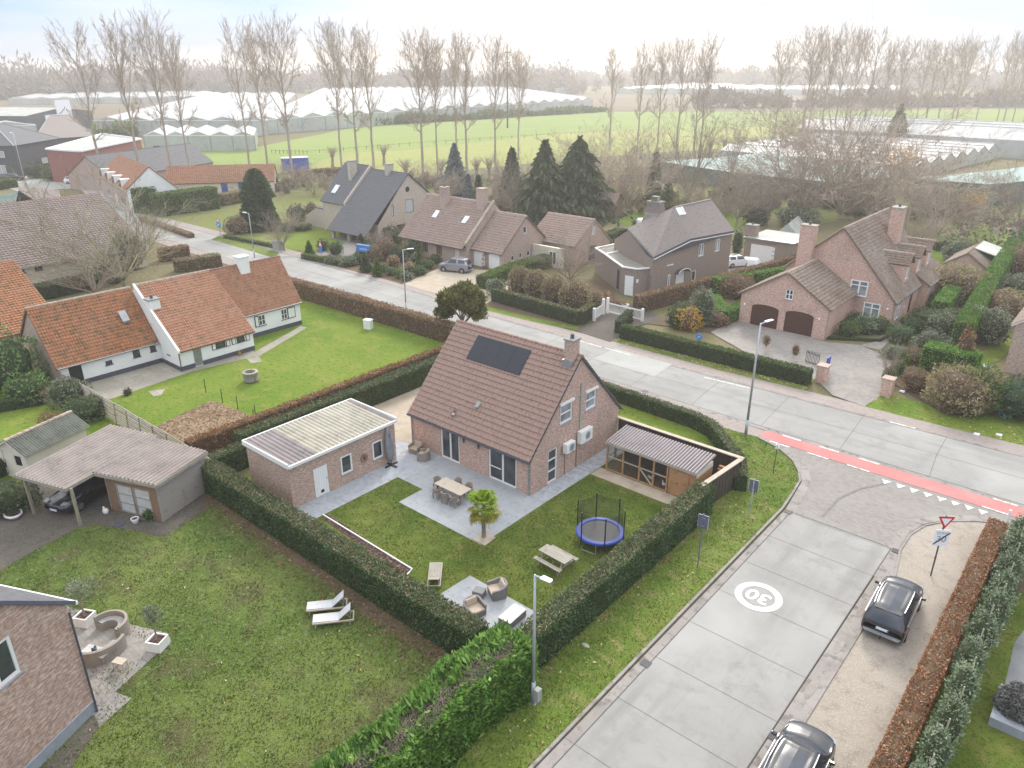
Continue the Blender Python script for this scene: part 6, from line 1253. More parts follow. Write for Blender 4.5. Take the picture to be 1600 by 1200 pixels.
# ================================================================ FAR LEFT BUILDINGS
dh = empty('dark_house', (0,0,0), 0, 'large dark grey house with hipped roof and light ridge line at the left edge', 'house')
c0 = G(33,277); a0_, b0_ = G(-80,262), G(100,272)
def hip(root, P, z0, z1, inset, wm_, rm_, oh=.5):
    c = Vector((sum(p[0] for p in P)/4, sum(p[1] for p in P)/4, 0)); mb = MB(); mb.prism(P, 0, z0, wm_); mb.build('wall', root)
    E = [Vector((*p, 0)) for p in P]; E = [e+(e-c).normalized()*oh+Z3*z0 for e in E]; m1 = ((E[0]+E[3])/2).lerp((E[1]+E[2])/2, inset)+Z3*(z1-z0); m2 = ((E[1]+E[2])/2).lerp((E[0]+E[3])/2, inset)+Z3*(z1-z0)
    m1.z = z1; m2.z = z1; mb = MB(); mb.face([E[0],E[1],m2,m1],rm_); mb.face([E[1],E[2],m2],rm_); mb.face([E[2],E[3],m1,m2],rm_); mb.face([E[3],E[0],m1],rm_); mb.face([e-Z3*.01 for e in E][::-1],M['tar']); r = mb.build('roof', root)
    mb = MB()
    for a, b in ((E[0],m1),(E[3],m1),(E[1],m2),(E[2],m2),(m1,m2)): mb.bar(a, b, .25,.2,M['zinc'])
    mb.build('ridge_cap', r)
P0 = G(33,277); P1 = G(97,262); dx = Vector((P1[0]-P0[0], P1[1]-P0[1])).normalized(); nx = Vector((-dx.y, dx.x)); 
Q = [P0, (P0[0]+dx.x*20, P0[1]+dx.y*20), (P0[0]+dx.x*20+nx.x*17, P0[1]+dx.y*20+nx.y*17), (P0[0]+nx.x*17, P0[1]+nx.y*17)]
hip(dh, Q, 7.2, 11.5, .42, M['dark_grey'], M['slate'])
for t0, z0 in ((2.5,4.5),(7,4.5)): window(dh,(*P0,0),(nx.x,nx.y,0),(-dx.x,-dx.y,0),t0,z0,t0+3.2,z0+1.5,rev=-.1,glass='curtain',cols=2)
window(dh,(*P0,0),(nx.x,nx.y,0),(-dx.x,-dx.y,0),3,.6,7,2.8,rev=-.1,glass='curtain',cols=4); window(dh,(*P0,0),(dx.x,dx.y,0),(-nx.x,-nx.y,0) if False else (nx.x*-1,nx.y*-1,0),10,2.0,12.5,3.3,rev=-.1,glass='curtain')
d2 = empty('grey_roof_house', (0,0,0), 0, 'grey hipped roof house directly behind the dark house, beside the red block', 'house'); Q2 = [G(60,243),G(148,236),G(138,222),G(70,226)]; hip(d2, Q2, 4.5, 10, .3, M['dark_grey'], M['slate_brown'])
rd = empty('red_block', (0,0,0), 0, 'flat roofed red brick building with white roof edge', 'building')
a, b = G(103,284), G(140,285); L_ = Vector((b[0]-a[0], b[1]-a[1])); ln = L_.normalized(); pn = Vector((-ln.y, ln.x)); Pq = [a, b, (b[0]+pn.x*22+ln.x*18, b[1]+pn.y*22+ln.y*18), (a[0]+pn.x*24, a[1]+pn.y*24)]
A1, A2 = G(84,284), G(136,289); RB = [A1, A2, G(228,262), G(168,251)]; Hh = HT((84,284),234); mb = MB(); mb.prism(RB,0,Hh,M['brick_red'],M['felt_white']); mb.build('wall', rd); mb = MB()
for p, q in zip(RB, RB[1:]+RB[:1]): mb.bar((*p,Hh+.15),(*q,Hh+.15),.5,.35,M['white_paint'])
mb.build('roof_edge', rd)
db = empty('dark_barn', (0,0,0), 0, 'long barn with a dark slate roof behind the poplar trunks and white gable house', 'barn')
a, b = G(178,300), G(335,272); simple_gable_house('x','','',0,0,hypot(b[0]-a[0],b[1]-a[1]),12,'x',3.0,7.0,3.0,M['brick_farm'],M['slate'],root=db,cw=.8,rh=.8,amp=.03,step=.03,ns=2,ridge='slate'); db.location = (*a,0); db.rotation_euler = (0,0,atan2(b[1]-a[1],b[0]-a[0]))
# white gable house
wg = empty('white_gable_house', (0,0,0), 0, 'red brick house with orange roof, dark dormer windows and a white gable', 'house')
a, b = G(162,306), G(205,334); L1 = hypot(b[0]-a[0],b[1]-a[1]); rot = atan2(b[1]-a[1],b[0]-a[0]); ez = HT((205,334),296); W_ = 8.5
simple_gable_house('x','','',0,0,L1,W_,'x',ez,ez+3.6,ez*.9,M['brick_farm'],M['tile_orange_clean'],root=wg,oh=.3,cw=.4,rh=.4,amp=.05,step=.05,ns=2,ops={'S':[('w',L1*.2,.8,L1*.34,2.2,dict(rev=.1)),('d',L1*.5,.1,L1*.58,2.2,{}),('w',L1*.7,.8,L1*.88,2.2,dict(rev=.1))]}); wg.location = (*a,0); wg.rotation_euler = (0,0,rot)
mb = MB(); wall(mb,(L1+.03,0,0),(0,1,0),(1,0,0),W_,12,wm,(),[line_clip((0,ez-.1),(W_/2,ez+3.5)),line_clip((W_/2,ez+3.5),(W_,ez*.9))]); mb.build('gable_render', wg)
for k in range(4): x = L1*(.12+.24*k); mb = MB(); mb.box(x-.75,-.12,ez-.2,x+.75,1.6,ez+1.35,M['white_paint']); o = mb.build('dormer', wg); window(o,(x-.75,-.12,0),(1,0,0),(0,-1,0),.15,ez,1.3,ez+1.2,rev=-.06,frame='tar')
mb = MB(); mb.box(-.2,-.2,ez-.35,L1+.1,-.05,ez-.1,M['white_paint']); mb.build('fascia', wg)
lo = empty('orange_roof_stable', (0,0,0), 0, 'long low building with an orange red tiled roof left of the round conifer', 'barn')
a, b = G(262,305), G(430,300); L1 = hypot(b[0]-a[0],b[1]-a[1]); simple_gable_house('x','','',0,0,L1,8,'x',2.4,5.2,2.4,M['cream_wall'],M['tile_orange_clean'],root=lo,cw=.4,rh=.45,amp=.06,step=.06,ns=2,ops={'S':[('d',L1*.5,.05,L1*.56,2.1,dict(mat='blue')),('d',L1*.66,.05,L1*.72,2.1,dict(mat='blue'))]}); lo.location = (*a,0); lo.rotation_euler = (0,0,atan2(b[1]-a[1],b[0]-a[0]))
# garden roofs behind the long house
for nm, pts_, z, lb in (('flat_shed', ((95,335),(22,330),(30,292),(92,297)), 2.6, 'low shed with a brown felt roof behind the long house'), ('glass_shed', ((62,318),(-20,330),(-20,310),(30,298)), 2.6, 'lean to with grey green roof panels at the left edge behind the long house')):
    mb = MB(); mb.prism([G(*p, z) for p in pts_], 0, z, M['cream_wall'], M['tile_barn' if nm == 'flat_shed' else 'netting_dark']); s_ = mb.build(nm, label=lb, cat='shed')
    s_['category'] = 'shed'
# industrial hall
ih = empty('industrial_hall', (0,0,0), 0, 'big grey industrial hall with white roof and white sign boards', 'hall')
a, b = G(47,212), G(149,200); ez = HT((47,212),181); L1 = hypot(b[0]-a[0],b[1]-a[1]); simple_gable_house('x','','',0,0,L1,90,'y',ez,ez+(HT((95,205),167)-ez)*.9,ez,M['dark_grey'],M['felt_white'],root=ih,cw=3,rh=3,amp=.05,step=.02,ns=2,ridge=None,edge='white_paint',oh=.3); ih.location = (*a,0); ih.rotation_euler = (0,0,atan2(b[1]-a[1],b[0]-a[0]))
for u, v, ww_, hh_ in ((L1*.44,5.5,9,6.5),(L1*.26,.6,8.5,6.2)):
    mb = MB(); mb.box(u,-.3,v,u+ww_,-.02,v+hh_,M['sign_white']); s_ = mb.build('sign_board', ih); mb = MB()
    for k in range(7 if v < 2 else 4): mb.box(u+1+k*1.0,-.36,v+1.2,u+1.7+k*1.0,-.31,v+2.0,M['tar']) if v < 2 else mb.bar((u+1+k*1.6,-.34,v+1.5+k*.5),(u+3+k*1.2,-.34,v+2+((k*37)%3)),.05,.25,M['tar'])
    mb.build('lettering', s_)
# greenhouses
def greenhouse(name, label, A, B, C, h, ridge_h, span, along='AB', cat='greenhouse', rm_='glasshouse', wm2='glasshouse_wall', posts=None):
    """A,B front edge (ground pixels); C back from A. ridges run along AC ('AC') or AB ('AB')"""
    A, B, C = [Vector((*G(*p), 0)) for p in (A, B, C)]; U, W = B-A, C-A
    if along == 'AB': U, W = W, U
    n = max(1, int(U.length/span)); r = empty(name, (0,0,0), 0, label, cat); mb = MB(); row = []
    for i in range(n+1):
        p = A+U*(i/n); row.append((p+Z3*h, p+W+Z3*h))
        if i < n: q = A+U*((i+.5)/n); row.append((q+Z3*(h+ridge_h), q+W+Z3*(h+ridge_h)))
    mb.grid(np.array([[tuple(a) for a, b in row],[tuple(b) for a, b in row]]), M[rm_]); mb.build('roof', r)
    mb = MB(); D = A+U+W
    for p, q in ((A,A+U),(A+U,D),(D,A+W),(A+W,A)): mb.face([p,q,q+Z3*h,p+Z3*h], M[wm2])
    for i in range(n): 
        for o_ in (Vector((0,0,0)), W): p, q, t = A+U*(i/n)+o_, A+U*((i+1)/n)+o_, A+U*((i+.5)/n)+o_; mb.face([p+Z3*h,q+Z3*h,t+Z3*(h+ridge_h)], M[wm2])
    mb.build('glass_wall', r)
    mb = MB()
    for i in range(n+1): p = A+U*(i/n); mb.box(p.x-.12,p.y-.12,0,p.x+.12,p.y+.12,h,M['zinc'])
    for a, b in ((A,A+U),): mb.bar(a+Z3*h, b+Z3*h, .2,.25,M['white_paint'])
    mb.build('frame', r); return r
greenhouse('greenhouse','vast pale greenhouse roofs stretching behind the middle poplars', (395,212), (925,170), (500,150), 5.5, 1.6, 12, 'AC')
greenhouse('greenhouse','pale greenhouse block behind the four left poplars', (150,212), (420,212), (330,158), 5.5, 1.4, 10, 'AC')
greenhouse('greenhouse','glass fronted greenhouse nearest the left poplars', (228,236), (400,236), (250,222), 4.6, 1.2, 6.4, 'AC')
greenhouse('greenhouse','low white tunnel roofs at the left edge before the industrial hall', (-30,216), (60,213), (-30,203), 4, 1.6, 10, 'AC')
greenhouse('greenhouse','distant white greenhouse strip on the horizon left of centre', (15,164), (350,160), (60,153), 4, 1, 14, 'AC')
greenhouse('greenhouse','distant white greenhouse right of centre, beyond the bare hedge', (960,147), (1395,150), (1080,137), 5, 1.2, 16, 'AC')
greenhouse('greenhouse','small distant white roof between the centre poplars', (868,148), (905,146), (872,141), 5, 1.2, 16, 'AC')
g1 = G(1426,283); ux, uy = -1, .05
def gpx(v, z=0): return v
def ghouse_xy(name, label, A, B, C, h, rhh, span, gl='glasshouse'):
    r = empty(name, (0,0,0), 0, label, 'greenhouse'); A, B, C = [Vector((*p, 0)) for p in (A, B, C)]; U, W = B-A, C-A; n = max(2, int(U.length/span)); row = []
    for i in range(n+1):
        p = A+U*(i/n); row.append((p+Z3*h, p+W+Z3*h))
        if i < n: q = A+U*((i+.5)/n); row.append((q+Z3*(h+rhh), q+W+Z3*(h+rhh)))
    mb = MB(); mb.grid(np.array([[tuple(a) for a, b in row],[tuple(b) for a, b in row]]), M[gl]); mb.build('roof', r)
    mb = MB(); D = A+U+W
    for p, q in ((A,A+U),(A+U,D),(D,A+W),(A+W,A)): mb.face([p,q,q+Z3*h,p+Z3*h], M['glasshouse_wall'])
    for i in range(n):
        for o_ in (Vector((0,0,0)), W): p, q, t = A+U*(i/n)+o_, A+U*((i+1)/n)+o_, A+U*((i+.5)/n)+o_; mb.face([p+Z3*h,q+Z3*h,t+Z3*(h+rhh)], M['glasshouse_wall'])
    mb.build('glass_wall', r); mb = MB(); m_ = 18
    for k in range(m_+1):
        o_ = W*(k/m_)
        for i in range(2*n): a, b = row[i], row[i+1]; mb.bar(a[0]+o_+Z3*.04, b[0]+o_+Z3*.04, .12,.06,M['zinc'])
    for i in range(1, 2*n, 2): mb.bar(row[i][0]+Z3*.06, row[i][1]+Z3*.06, .2,.1,M['white_paint'])
    mb.build('frame', r); return r
ga = G(1428,280,0); ghouse_xy('greenhouse','low multi bay glasshouse with saw tooth gables beside the teal netting', ga, (ga[0]+6, ga[1]+62), (ga[0]-52, ga[1]+6), 2.8, 1.6, 8.5)
gb_ = (ga[0]+6, ga[1]+62); ghouse_xy('greenhouse','taller glasshouse range at the far end of the saw tooth bays', (gb_[0]+14, gb_[1]+2), (gb_[0]+20, gb_[1]+40), (gb_[0]-62, gb_[1]+10), 5.0, 3.0, 12)
def net_tent(name, label, pxs, z, sag=.5):
    P = [G(*p, z) for p in pxs]; mb = MB(); mb.face([(p[0], p[1], z) for p in P], M['netting'])
    if sum(P[i][0]*P[(i+1)%len(P)][1]-P[(i+1)%len(P)][0]*P[i][1] for i in range(len(P))) < 0: mb.F[0] = mb.F[0][::-1]
    r = empty(name, (0,0,0), 0, label, 'netting'); mb.build('net_roof', r); mb = MB()
    for a, b in zip(P, P[1:]+P[:1]): mb.face([(*a,0),(*b,0),(*b,z),(*a,z)], M['netting_dark'])
    mb.build('net_side', r); return r
net_tent('crop_netting','pale teal crop netting stretched over posts left of the glasshouse', ((1028,252),(1110,247),(1195,238),(1385,262),(1390,277),(1300,285),(1150,270)), 3.6)
net_tent('crop_netting','teal netting shelter with dark side wall in front of the glasshouse', ((1420,277),(1540,268),(1700,248),(1760,270),(1600,283),(1545,288),(1460,281)), 4.2)
# small greenhouse behind big house
sg = greenhouse('garden_greenhouse','small pointed garden greenhouse behind the flat garage', (1208,376), (1248,380), (1224,362), .8, 1.9, 9, 'AC', rm_='glasshouse_wall')
bt = empty('blue_trailer', (*G(443,272),0), 0, 'blue box trailer with white top parked beyond the farm', 'trailer'); a, b = G(443,272), G(484,270); bt.rotation_euler = (0,0,atan2(b[1]-a[1],b[0]-a[0])); L1 = hypot(b[0]-a[0],b[1]-a[1])
mb = MB(); mb.box(0,0,.7,L1,2.5,3.6,M['blue']); mb.build('box_body', bt); mb = MB(); mb.box(-.05,-.05,3.61,L1+.05,2.55,3.75,M['sign_white']); mb.build('roof', bt)
for x in (L1*.25,L1*.75):
    for y in (.2,2.3): mb = MB(); mb.tube((x,y-.15,.5),(x,y+.15,.5),.5,.5,M['tyre'],12); mb.build('wheel', bt)
# wooden shed/tower in the back garden and white tarpaulin
ts = empty('timber_shed', (*G(948,338),0), .2, 'dark timber shed with pitched roof in the bare back garden', 'shed'); simple_gable_house('x','','',-2.2,-1.6,2.2,1.6,'x',3.0,4.2,3.0,M['wood_brown'],M['tile_brown'],root=ts,cw=.5,rh=.5,amp=.03,step=.03,ns=2)
mb = MB(); mb.box(-2.5,-.8,0,2.5,.8,1.2,M['sign_white']); o = mb.build('covered_boat', bevel=.3, label='long object under a white cover behind the modern house roof', cat='cover'); o.location = (*G(1018,352),0); o.rotation_euler = (0,0,.9)
# ================================================================ TREES
OR = ['first','second','third','fourth','fifth','sixth','seventh','eighth','ninth','tenth','eleventh','twelfth','thirteenth','fourteenth','fifteenth','sixteenth','seventeenth','eighteenth','nineteenth','twentieth']
PH_ = 30.0
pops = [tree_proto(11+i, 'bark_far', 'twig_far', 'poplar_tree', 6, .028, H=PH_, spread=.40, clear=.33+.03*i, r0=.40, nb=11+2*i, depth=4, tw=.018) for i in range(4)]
L1_ = [(163,288,44),(222,290,36),(271,288,38),(300,290,60),(392,278,38),(420,270,42),(459,292,45),(535,272,40),(560,266,52),(584,270,48),(661,279,62),(684,272,66),(714,262,56),(730,268,62),(774,268,70)]
L2_ = [(810,250,84),(952,235,80),(995,240,72),(1026,240,78),(1056,245,66),(1083,243,90),(1094,243,60)]
L3_ = [(1207,232,72),(1251,225,46),(1259,226,60),(1280,224,56),(1300,226,50),(1322,224,50),(1346,224,48),(1372,222,66),(1392,221,70),(1425,218,66),(1441,214,70),(1461,210,66),(1482,214,64),(1491,204,68),(1521,206,60),(1555,200,64),(1565,201,56),(1578,206,60),(1597,200,56)]
pi_ = 0
for lst, where, grp in ((L1_, 'left row behind the farm roofs', 'poplars of the left row'), (L2_, 'middle row beyond the modern house', 'poplars of the middle row'), (L3_, 'right row beyond the glasshouses', 'poplars of the right row')):
    for i, (x, y, t) in enumerate(lst):
        h = HT((x, y), t)*.93; place(pops[pi_%4], G(x, y), h/PH_, None, 'tall bare poplar, %s from the left in the %s'%(OR[i], where), 'poplar', grp, sx=h/PH_*random.uniform(.62,.98)); pi_ += 1
# bare rounded trees
rnd = [tree_proto(31+i, 'bark', 'twig', 'bare_tree', 6, .012, H=8, spread=.5, clear=.2, r0=.20, form='round', nb=11, depth=4, tw=.012) for i in range(3)]
olv = tree_proto(41, 'twig_olive', 'twig_olive', 'bare_tree', 6, .012, H=8, spread=.55, clear=.12, r0=.15, form='round', nb=12, depth=4, tw=.012)
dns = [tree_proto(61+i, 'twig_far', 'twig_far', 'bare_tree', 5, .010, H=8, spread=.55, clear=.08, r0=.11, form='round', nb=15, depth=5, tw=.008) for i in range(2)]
def bare(p, top, proto, label, cat='tree', grp=None, wide=1.0, nm='bare_tree'):
    h = HT(p, top)/8.0; return place(proto, G(*p), h, None, label, cat, grp, sx=h*wide, name=nm)
bare((195,448),330,olv,'large spreading bare tree in front of the long mottled roof',wide=1.4)
bare((150,470),395,rnd[0],'leaning bare shrub tree left of the large bare tree by the orange roofs',wide=1.5)
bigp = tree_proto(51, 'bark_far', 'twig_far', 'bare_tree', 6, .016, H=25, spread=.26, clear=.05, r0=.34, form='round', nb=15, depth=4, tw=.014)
hb = HT((1300,318),92)/25; place(bigp, G(1300,318), hb, None, 'big many stemmed bare tree behind the large brick house', 'tree', sx=hb*.62)
bare((1250,335),215,dns[0],'wide bare brown tree to the left of the many stemmed one',wide=1.5)
bare((1350,335),225,dns[1],'wide bare brown tree to the right of the many stemmed one',wide=1.5)
bare((1310,342),240,dns[0],'low bushy bare tree right behind the brick house ridge',wide=1.5)
bare((800,338),265,rnd[2],'pale bare birch like tree behind the twin garage house',wide=.8)
bare((890,448),382,rnd[0],'bare pruned fruit tree beside the clipped brown hedges',wide=1.1)
bare((1075,330),205,rnd[1],'thin bare tree left of the teal netting',wide=.6)
bare((1140,300),215,rnd[2],'slim bare tree in front of the teal netting',wide=.6)
bare((1465,372),285,dns[1],'bare brown garden tree nearest the netting shelter',wide=1.1)
bare((1500,368),310,rnd[1],'small reddish bare tree beside the back lawn',wide=.9)
bare((1585,385),300,rnd[2],'bare tree at the right edge above the tall hedge',wide=1.1)
bare((1405,410),325,rnd[0],'bare tree just past the dormers of the large brick house',wide=1.1)
bare((935,325),240,dns[1],'brownish bare tree right of the two dark firs',wide=1.2)
bare((980,330),245,dns[0],'pale bare thicket tree behind the timber shed',wide=1.3)
bare((1150,352),285,rnd[0],'bare orchard tree on the lawn behind the modern house',wide=1.2)
bare((1090,345),290,rnd[1],'small bare orchard tree left of the modern house chimney',wide=1.2)
bare((1195,350),280,rnd[2],'bare orchard tree near the flat garage chimney',wide=1.2)
bare((630,375),352,rnd[0],'small bare shrub in front of the grey gable wall',wide=1.3)
bare((590,396),365,rnd[2],'bare garden tree between the log store and brown house',wide=1.2)
bare((228,395),342,rnd[1],'bare young tree near the lane left of the main road',wide=.9)
bare((445,392),345,rnd[2],'small bare ornamental tree on the lawn before the grey house',wide=1.0)
bare((460,362),335,rnd[0],'low bare shrub tree left of the grey house wall',wide=1.4)
bare((1385,600),548,rnd[0],'slender russet twigged young tree by the brick gate pillar',wide=.5)
# hazy scrub rows (each a countable tree)
rs = random.Random(12); k = 0
fl2 = [dns[0], rnd[0], dns[1], olv]
for i in range(46):
    x = 700+i*19.5+rs.uniform(-8,8); y = rs.uniform(262,345)
    if x > 1190 and y > 265: y = rs.uniform(335,348)
    if 1180 < x: continue
    h = rs.uniform(2.4,5)/8; place(fl2[k%4], G(x, y), h, None, 'one of the small bare trees crowding the back gardens before the fields', 'tree', 'bare trees crowding the back gardens', sx=h*rs.uniform(.9,1.5)); k += 1
for i in range(16):
    x = 1190+i*30+rs.uniform(-8,8); y = rs.uniform(286,312)+ (20 if x > 1420 else 0); h = rs.uniform(2.5,5)/8
    place(fl2[k%4], G(x, y), h, None, 'one of the low bare trees along the ditch before the netting', 'tree', 'low bare trees before the netting', sx=h*rs.uniform(1,1.6)); k += 1
for i in range(12):
    x = 300+i*33+rs.uniform(-8,8); y = rs.uniform(282,312); h = rs.uniform(2.,4)/8
    place(fl2[k%4], G(x, y), h, None, 'one of the scrubby bare bushes under the left poplars', 'bush', 'scrubby bushes under the poplars', sx=h*rs.uniform(1.2,2)); k += 1
# pollard willows along the field
pw = empty('pollard_willow', (0,0,0)); mb = MB(); mb.tube((0,0,0),(.1,0,2.1),.32,.26,M['bark'],8); mb.lathe([(.2,2.0),(.48,2.2),(.4,2.5),(.1,2.6)],(0.1,0,0),M['bark'],9); mb.build('trunk', pw)
sg_ = []; rs = random.Random(3)
for i in range(70): a = Vector((.1+rs.gauss(0,.18),rs.gauss(0,.18),2.35)); b = a+Vector((rs.gauss(0,.7),rs.gauss(0,.7),rs.uniform(.8,1.9))); sg_.append((a,b,.03,.02))
c_ = segs_mesh('crown', sg_, M['twig_far'], 3); c_.parent = pw
PW = [(x, y) for x, y in ((1108,246),(1130,243),(1154,243),(1176,242),(1197,240),(520,262),(600,258),(636,287),(690,285),(745,283),(765,282))]
for i, (x, y) in enumerate(PW):
    place(pw, G(x, y), 1.3, None, 'knobbly pollard willow, %s from the left along the field fence'%OR[i], 'willow', 'pollard willows along the field')
# field fence posts
ff = empty('field_fence', (0,0,0), 0, 'thin post and rail fence along the green field edge', 'fence'); A, B = Vector((*G(1000,249),0)), Vector((*G(1205,242),0)); n = 30
mb = MB()
for z in (.6,1.2): mb.bar(A+Z3*z,B+Z3*z,.08,.1,M['wood_grey'])
mb.build('rail', ff)
for i in range(n+1): p = A.lerp(B,i/n); mb = MB(); mb.box(p.x-.1,p.y-.1,0,p.x+.1,p.y+.1,1.35,M['wood_grey']); mb.build('post', ff)
ff2 = empty('field_fence', (0,0,0), 0, 'wire and post fence dividing the two green fields', 'fence')
pts = [G(425,240), G(480,241), G(640,228), G(800,217), G(960,207)]
for a, b in zip(pts, pts[1:]):
    m_ = 9
    for i in range(m_): p = Vector((*a,0)).lerp(Vector((*b,0)), i/m_); mb = MB(); mb.box(p.x-.06,p.y-.06,0,p.x+.06,p.y+.06,1.2,M['wood_brown']); mb.build('post', ff2)
mb = MB()
for a, b in zip(pts, pts[1:]): mb.bar((*a,.9),(*b,.9),.06,.08,M['wood_brown'])
mb.build('wire', ff2)
# distant woods and hedges
def wood(name, label, a, b, n, h0, h1, depth, mat='far_wood', size=1.6, dens=70, core=True):
    A, B = np.array(G(*a)), np.array(G(*b)); P, D = [], []
    for i in range(n):
        t = rng.uniform(); c = A+(B-A)*t+rng.normal(0, depth, 2); h = rng.uniform(h0, h1)*(1+.3*np.sin(t*23)+.2*np.sin(t*57)); rx = h*rng.uniform(.28, .5)
        q, d = ellip_pts(dens, (c[0], c[1], h*.55), rx, rx, h*.5, .2, .2); P.append(q); D.append(d)
    P = np.concatenate(P); D = np.concatenate(D); D[:, 2] += .8; V, Fq = cards_arr(P, size, dirs=D, jit=.6, aspect=2.4); o = mesh_np(name, V, Fq, M[mat], uv=False); return tag(o, label, 'wood', kind='stuff')
wood('far_wood', 'hazy brown wood along the left horizon', (-150,158), (345,148), 330, 14, 24, 14, size=2.2)
wood('far_wood', 'hazy brown wood along the horizon behind the white greenhouses', (330,143), (900,146), 380, 13, 21, 18, size=2.4)
wood('far_wood', 'hazy wood along the middle horizon', (850,134), (1250,134), 300, 11, 19, 26, size=2.8)
wood('far_wood', 'hazy wood line along the right horizon', (1180,140), (1900,142), 420, 13, 22, 20, size=2.6)
wood('far_hedge', 'brown scrub band beyond the fields on the right', (1080,168), (1900,166), 330, 5, 10, 7, size=1.6)
wood('far_hedge', 'dark hedge line in front of the pale greenhouses', (405,207), (940,175), 420, 2.4, 3.6, 1.0, mat='leaf_thuja', size=.9, dens=40)
wood('far_hedge', 'row of small dark conifers near the left greenhouse', (150,220), (215,213), 26, 3, 5, .4, mat='leaf_thuja', size=.8, dens=60)
wood('far_scrub', 'scrubby brown undergrowth below the left poplars', (280,296), (640,288), 90, 1.0, 1.9, 4, mat='twig', size=.5, dens=90)
wood('far_scrub', 'scrubby undergrowth between the gardens and the field', (620,292), (1180,280), 130, 1.0, 2.0, 5, mat='twig', size=.5, dens=100)
wood('far_scrub', 'brown undergrowth behind the large brick house', (1190,318), (1640,352), 90, 1.2, 3.0, 5, mat='twig', size=.45, dens=110)
wood('garden_undergrowth', 'low mixed plants carpeting the back gardens', (680,322), (1180,318), 200, .7, 1.8, 9, mat='leaf_brown', size=.3, dens=110)
mb = MB(); b_ = G(793,118); 
mast = MB(); mx_, my_ = G(793,200); mh = HT((793,200),69); mast.tube((mx_,my_,0),(mx_,my_,mh),.4,.12,M['tar'],6)
for z_ in (.78,.9): mast.box(mx_-1.3,my_-.2,mh*z_,mx_+1.3,my_+.2,mh*z_+.35,M['tar'])
mast.build('radio_mast', label='thin distant mast standing on the horizon', cat='mast')
# conifers
def ct(p, top, R_, leaf, label, cat='conifer', **k): h = HT(p, top); return cone_tree('conifer_tree', label, *G(*p), R_, h, leaf, cat=cat, **k)
hR = HT((408,358),262); rt = cone_tree('conifer_tree','dense round topped dark conifer beside the lamp post on the left lawn',*G(408,358),3.2,hR*.98,'leaf_round',size=.3,n=17000,power=.32,droop=.05,ragged=.12,lay=2,z0=.8,cat='conifer')
ct((712,310),225,3.4,'leaf_spruce','pale blue spruce behind the grey and brown houses',size=.5,n=9000,droop=.6)
ct((732,318),272,1.4,'leaf_spruce','small blue spruce at the foot of the large one',size=.4,n=2500)
ct((748,318),273,1.0,'leaf_dark','slim dark cypress just right of the blue spruce',size=.3,n=3500,power=.5,droop=0,ragged=.08)
ct((850,345),222,5.0,'leaf_dark','broad dark fir, left one of the pair behind the small barn',size=.75,n=6200,droop=.8,power=.9,ragged=.6)
ct((902,340),216,5.6,'leaf_dark','broad dark fir, right one of the pair behind the small barn',size=.75,n=5200,droop=.8,power=.75,ragged=.7)
ct((800,325),232,3.0,'leaf_dark','narrower fir with two tips left of the broad firs',size=.6,n=6000,droop=.6)
ct((1020,320),236,1.6,'leaf_dark','slim columnar conifer in front of the netting',size=.45,n=5000,power=.6)
ct((1042,325),284,1.6,'leaf_thuja','short conifer right of the columnar one',size=.4,n=2500,power=.6)
ct((1396,235),165,4.6,'leaf_sage','lone hazy spruce among the right poplars',size=.9,n=2200,droop=.9,ragged=.45)
ct((484,400),376,.75,'leaf_thuja','small clipped cone of box at the drive entrance',size=.14,n=3500,power=.8,droop=0,ragged=.03,lay=2)
ct((566,400),366,.8,'leaf_dark','slim cone shaped conifer below the grey gable',size=.2,n=3000,power=.7,droop=0)
ct((572,425),395,.8,'leaf_dark','pointed dwarf conifer at the front of the shrub border',size=.16,n=3000,power=.7,droop=0)
ct((590,432),404,.7,'leaf_thuja','second pointed dwarf conifer along the road border',size=.16,n=2500,power=.7,droop=0)
ct((655,418),385,.45,'leaf_thuja','narrow pencil conifer beside the brown house windows',size=.14,n=2000,power=.6,droop=0)
# pine in front of the solar roof
pn = empty('pine_tree', (*G(722,528),0), 0, 'bushy olive green pine standing between the beech hedge and the main road', 'pine'); t = MB(); t.tube((0,0,0),(.1,0,2.2),.2,.14,M['bark'],8); 
rs = random.Random(21)
for i in range(9): a = i*.9; t.tube((.05,0,1.2+.25*i*.5),(cos(a)*1.4,sin(a)*1.4,2.6+i*.25),.07,.03,M['bark'],5)
t.build('trunk', pn); P, D = [], []
hp = HT((722,528),436)
for i in range(26):
    a = rs.uniform(0,6.28); el = rs.uniform(-.35,1.45); r = rs.uniform(.7,1.0); c = (cos(a)*cos(el)*2.0*r, sin(a)*cos(el)*2.0*r, hp*.52+sin(el)*hp*.36*r); q, d = ellip_pts(700, c, .8, .8, .55, .25, .3); P.append(q); D.append(d)
V, Fq = cards_arr(np.concatenate(P), .17, dirs=np.concatenate(D)+np.array([0,0,.5]), jit=.5, aspect=2.6); mesh_np('crown', V, Fq, M['leaf_pine'], pn, uv=False)
# yellow trees
shrub('autumn_tree','slender tree with bright yellow leaves behind the small barn',*G(889,338),1.5,2.6,'leaf_yellow',dens=.8,size=.22,core=None,cat='tree',z=3.4,shell=.2,lump=.3)
shrub('autumn_tree','yellow leaved tree by the netting shelter corner',*G(1395,322),3.4,2.4,'leaf_yellow',dens=.7,size=.3,core=None,cat='tree',z=8.6,shell=.2,lump=.3)
shrub('autumn_tree','bright yellow tree on the back lawn near the right edge',*G(1512,352),2.0,1.5,'leaf_yellow',dens=1.1,size=.22,core=None,cat='tree',z=4.0,shell=.2,lump=.3)
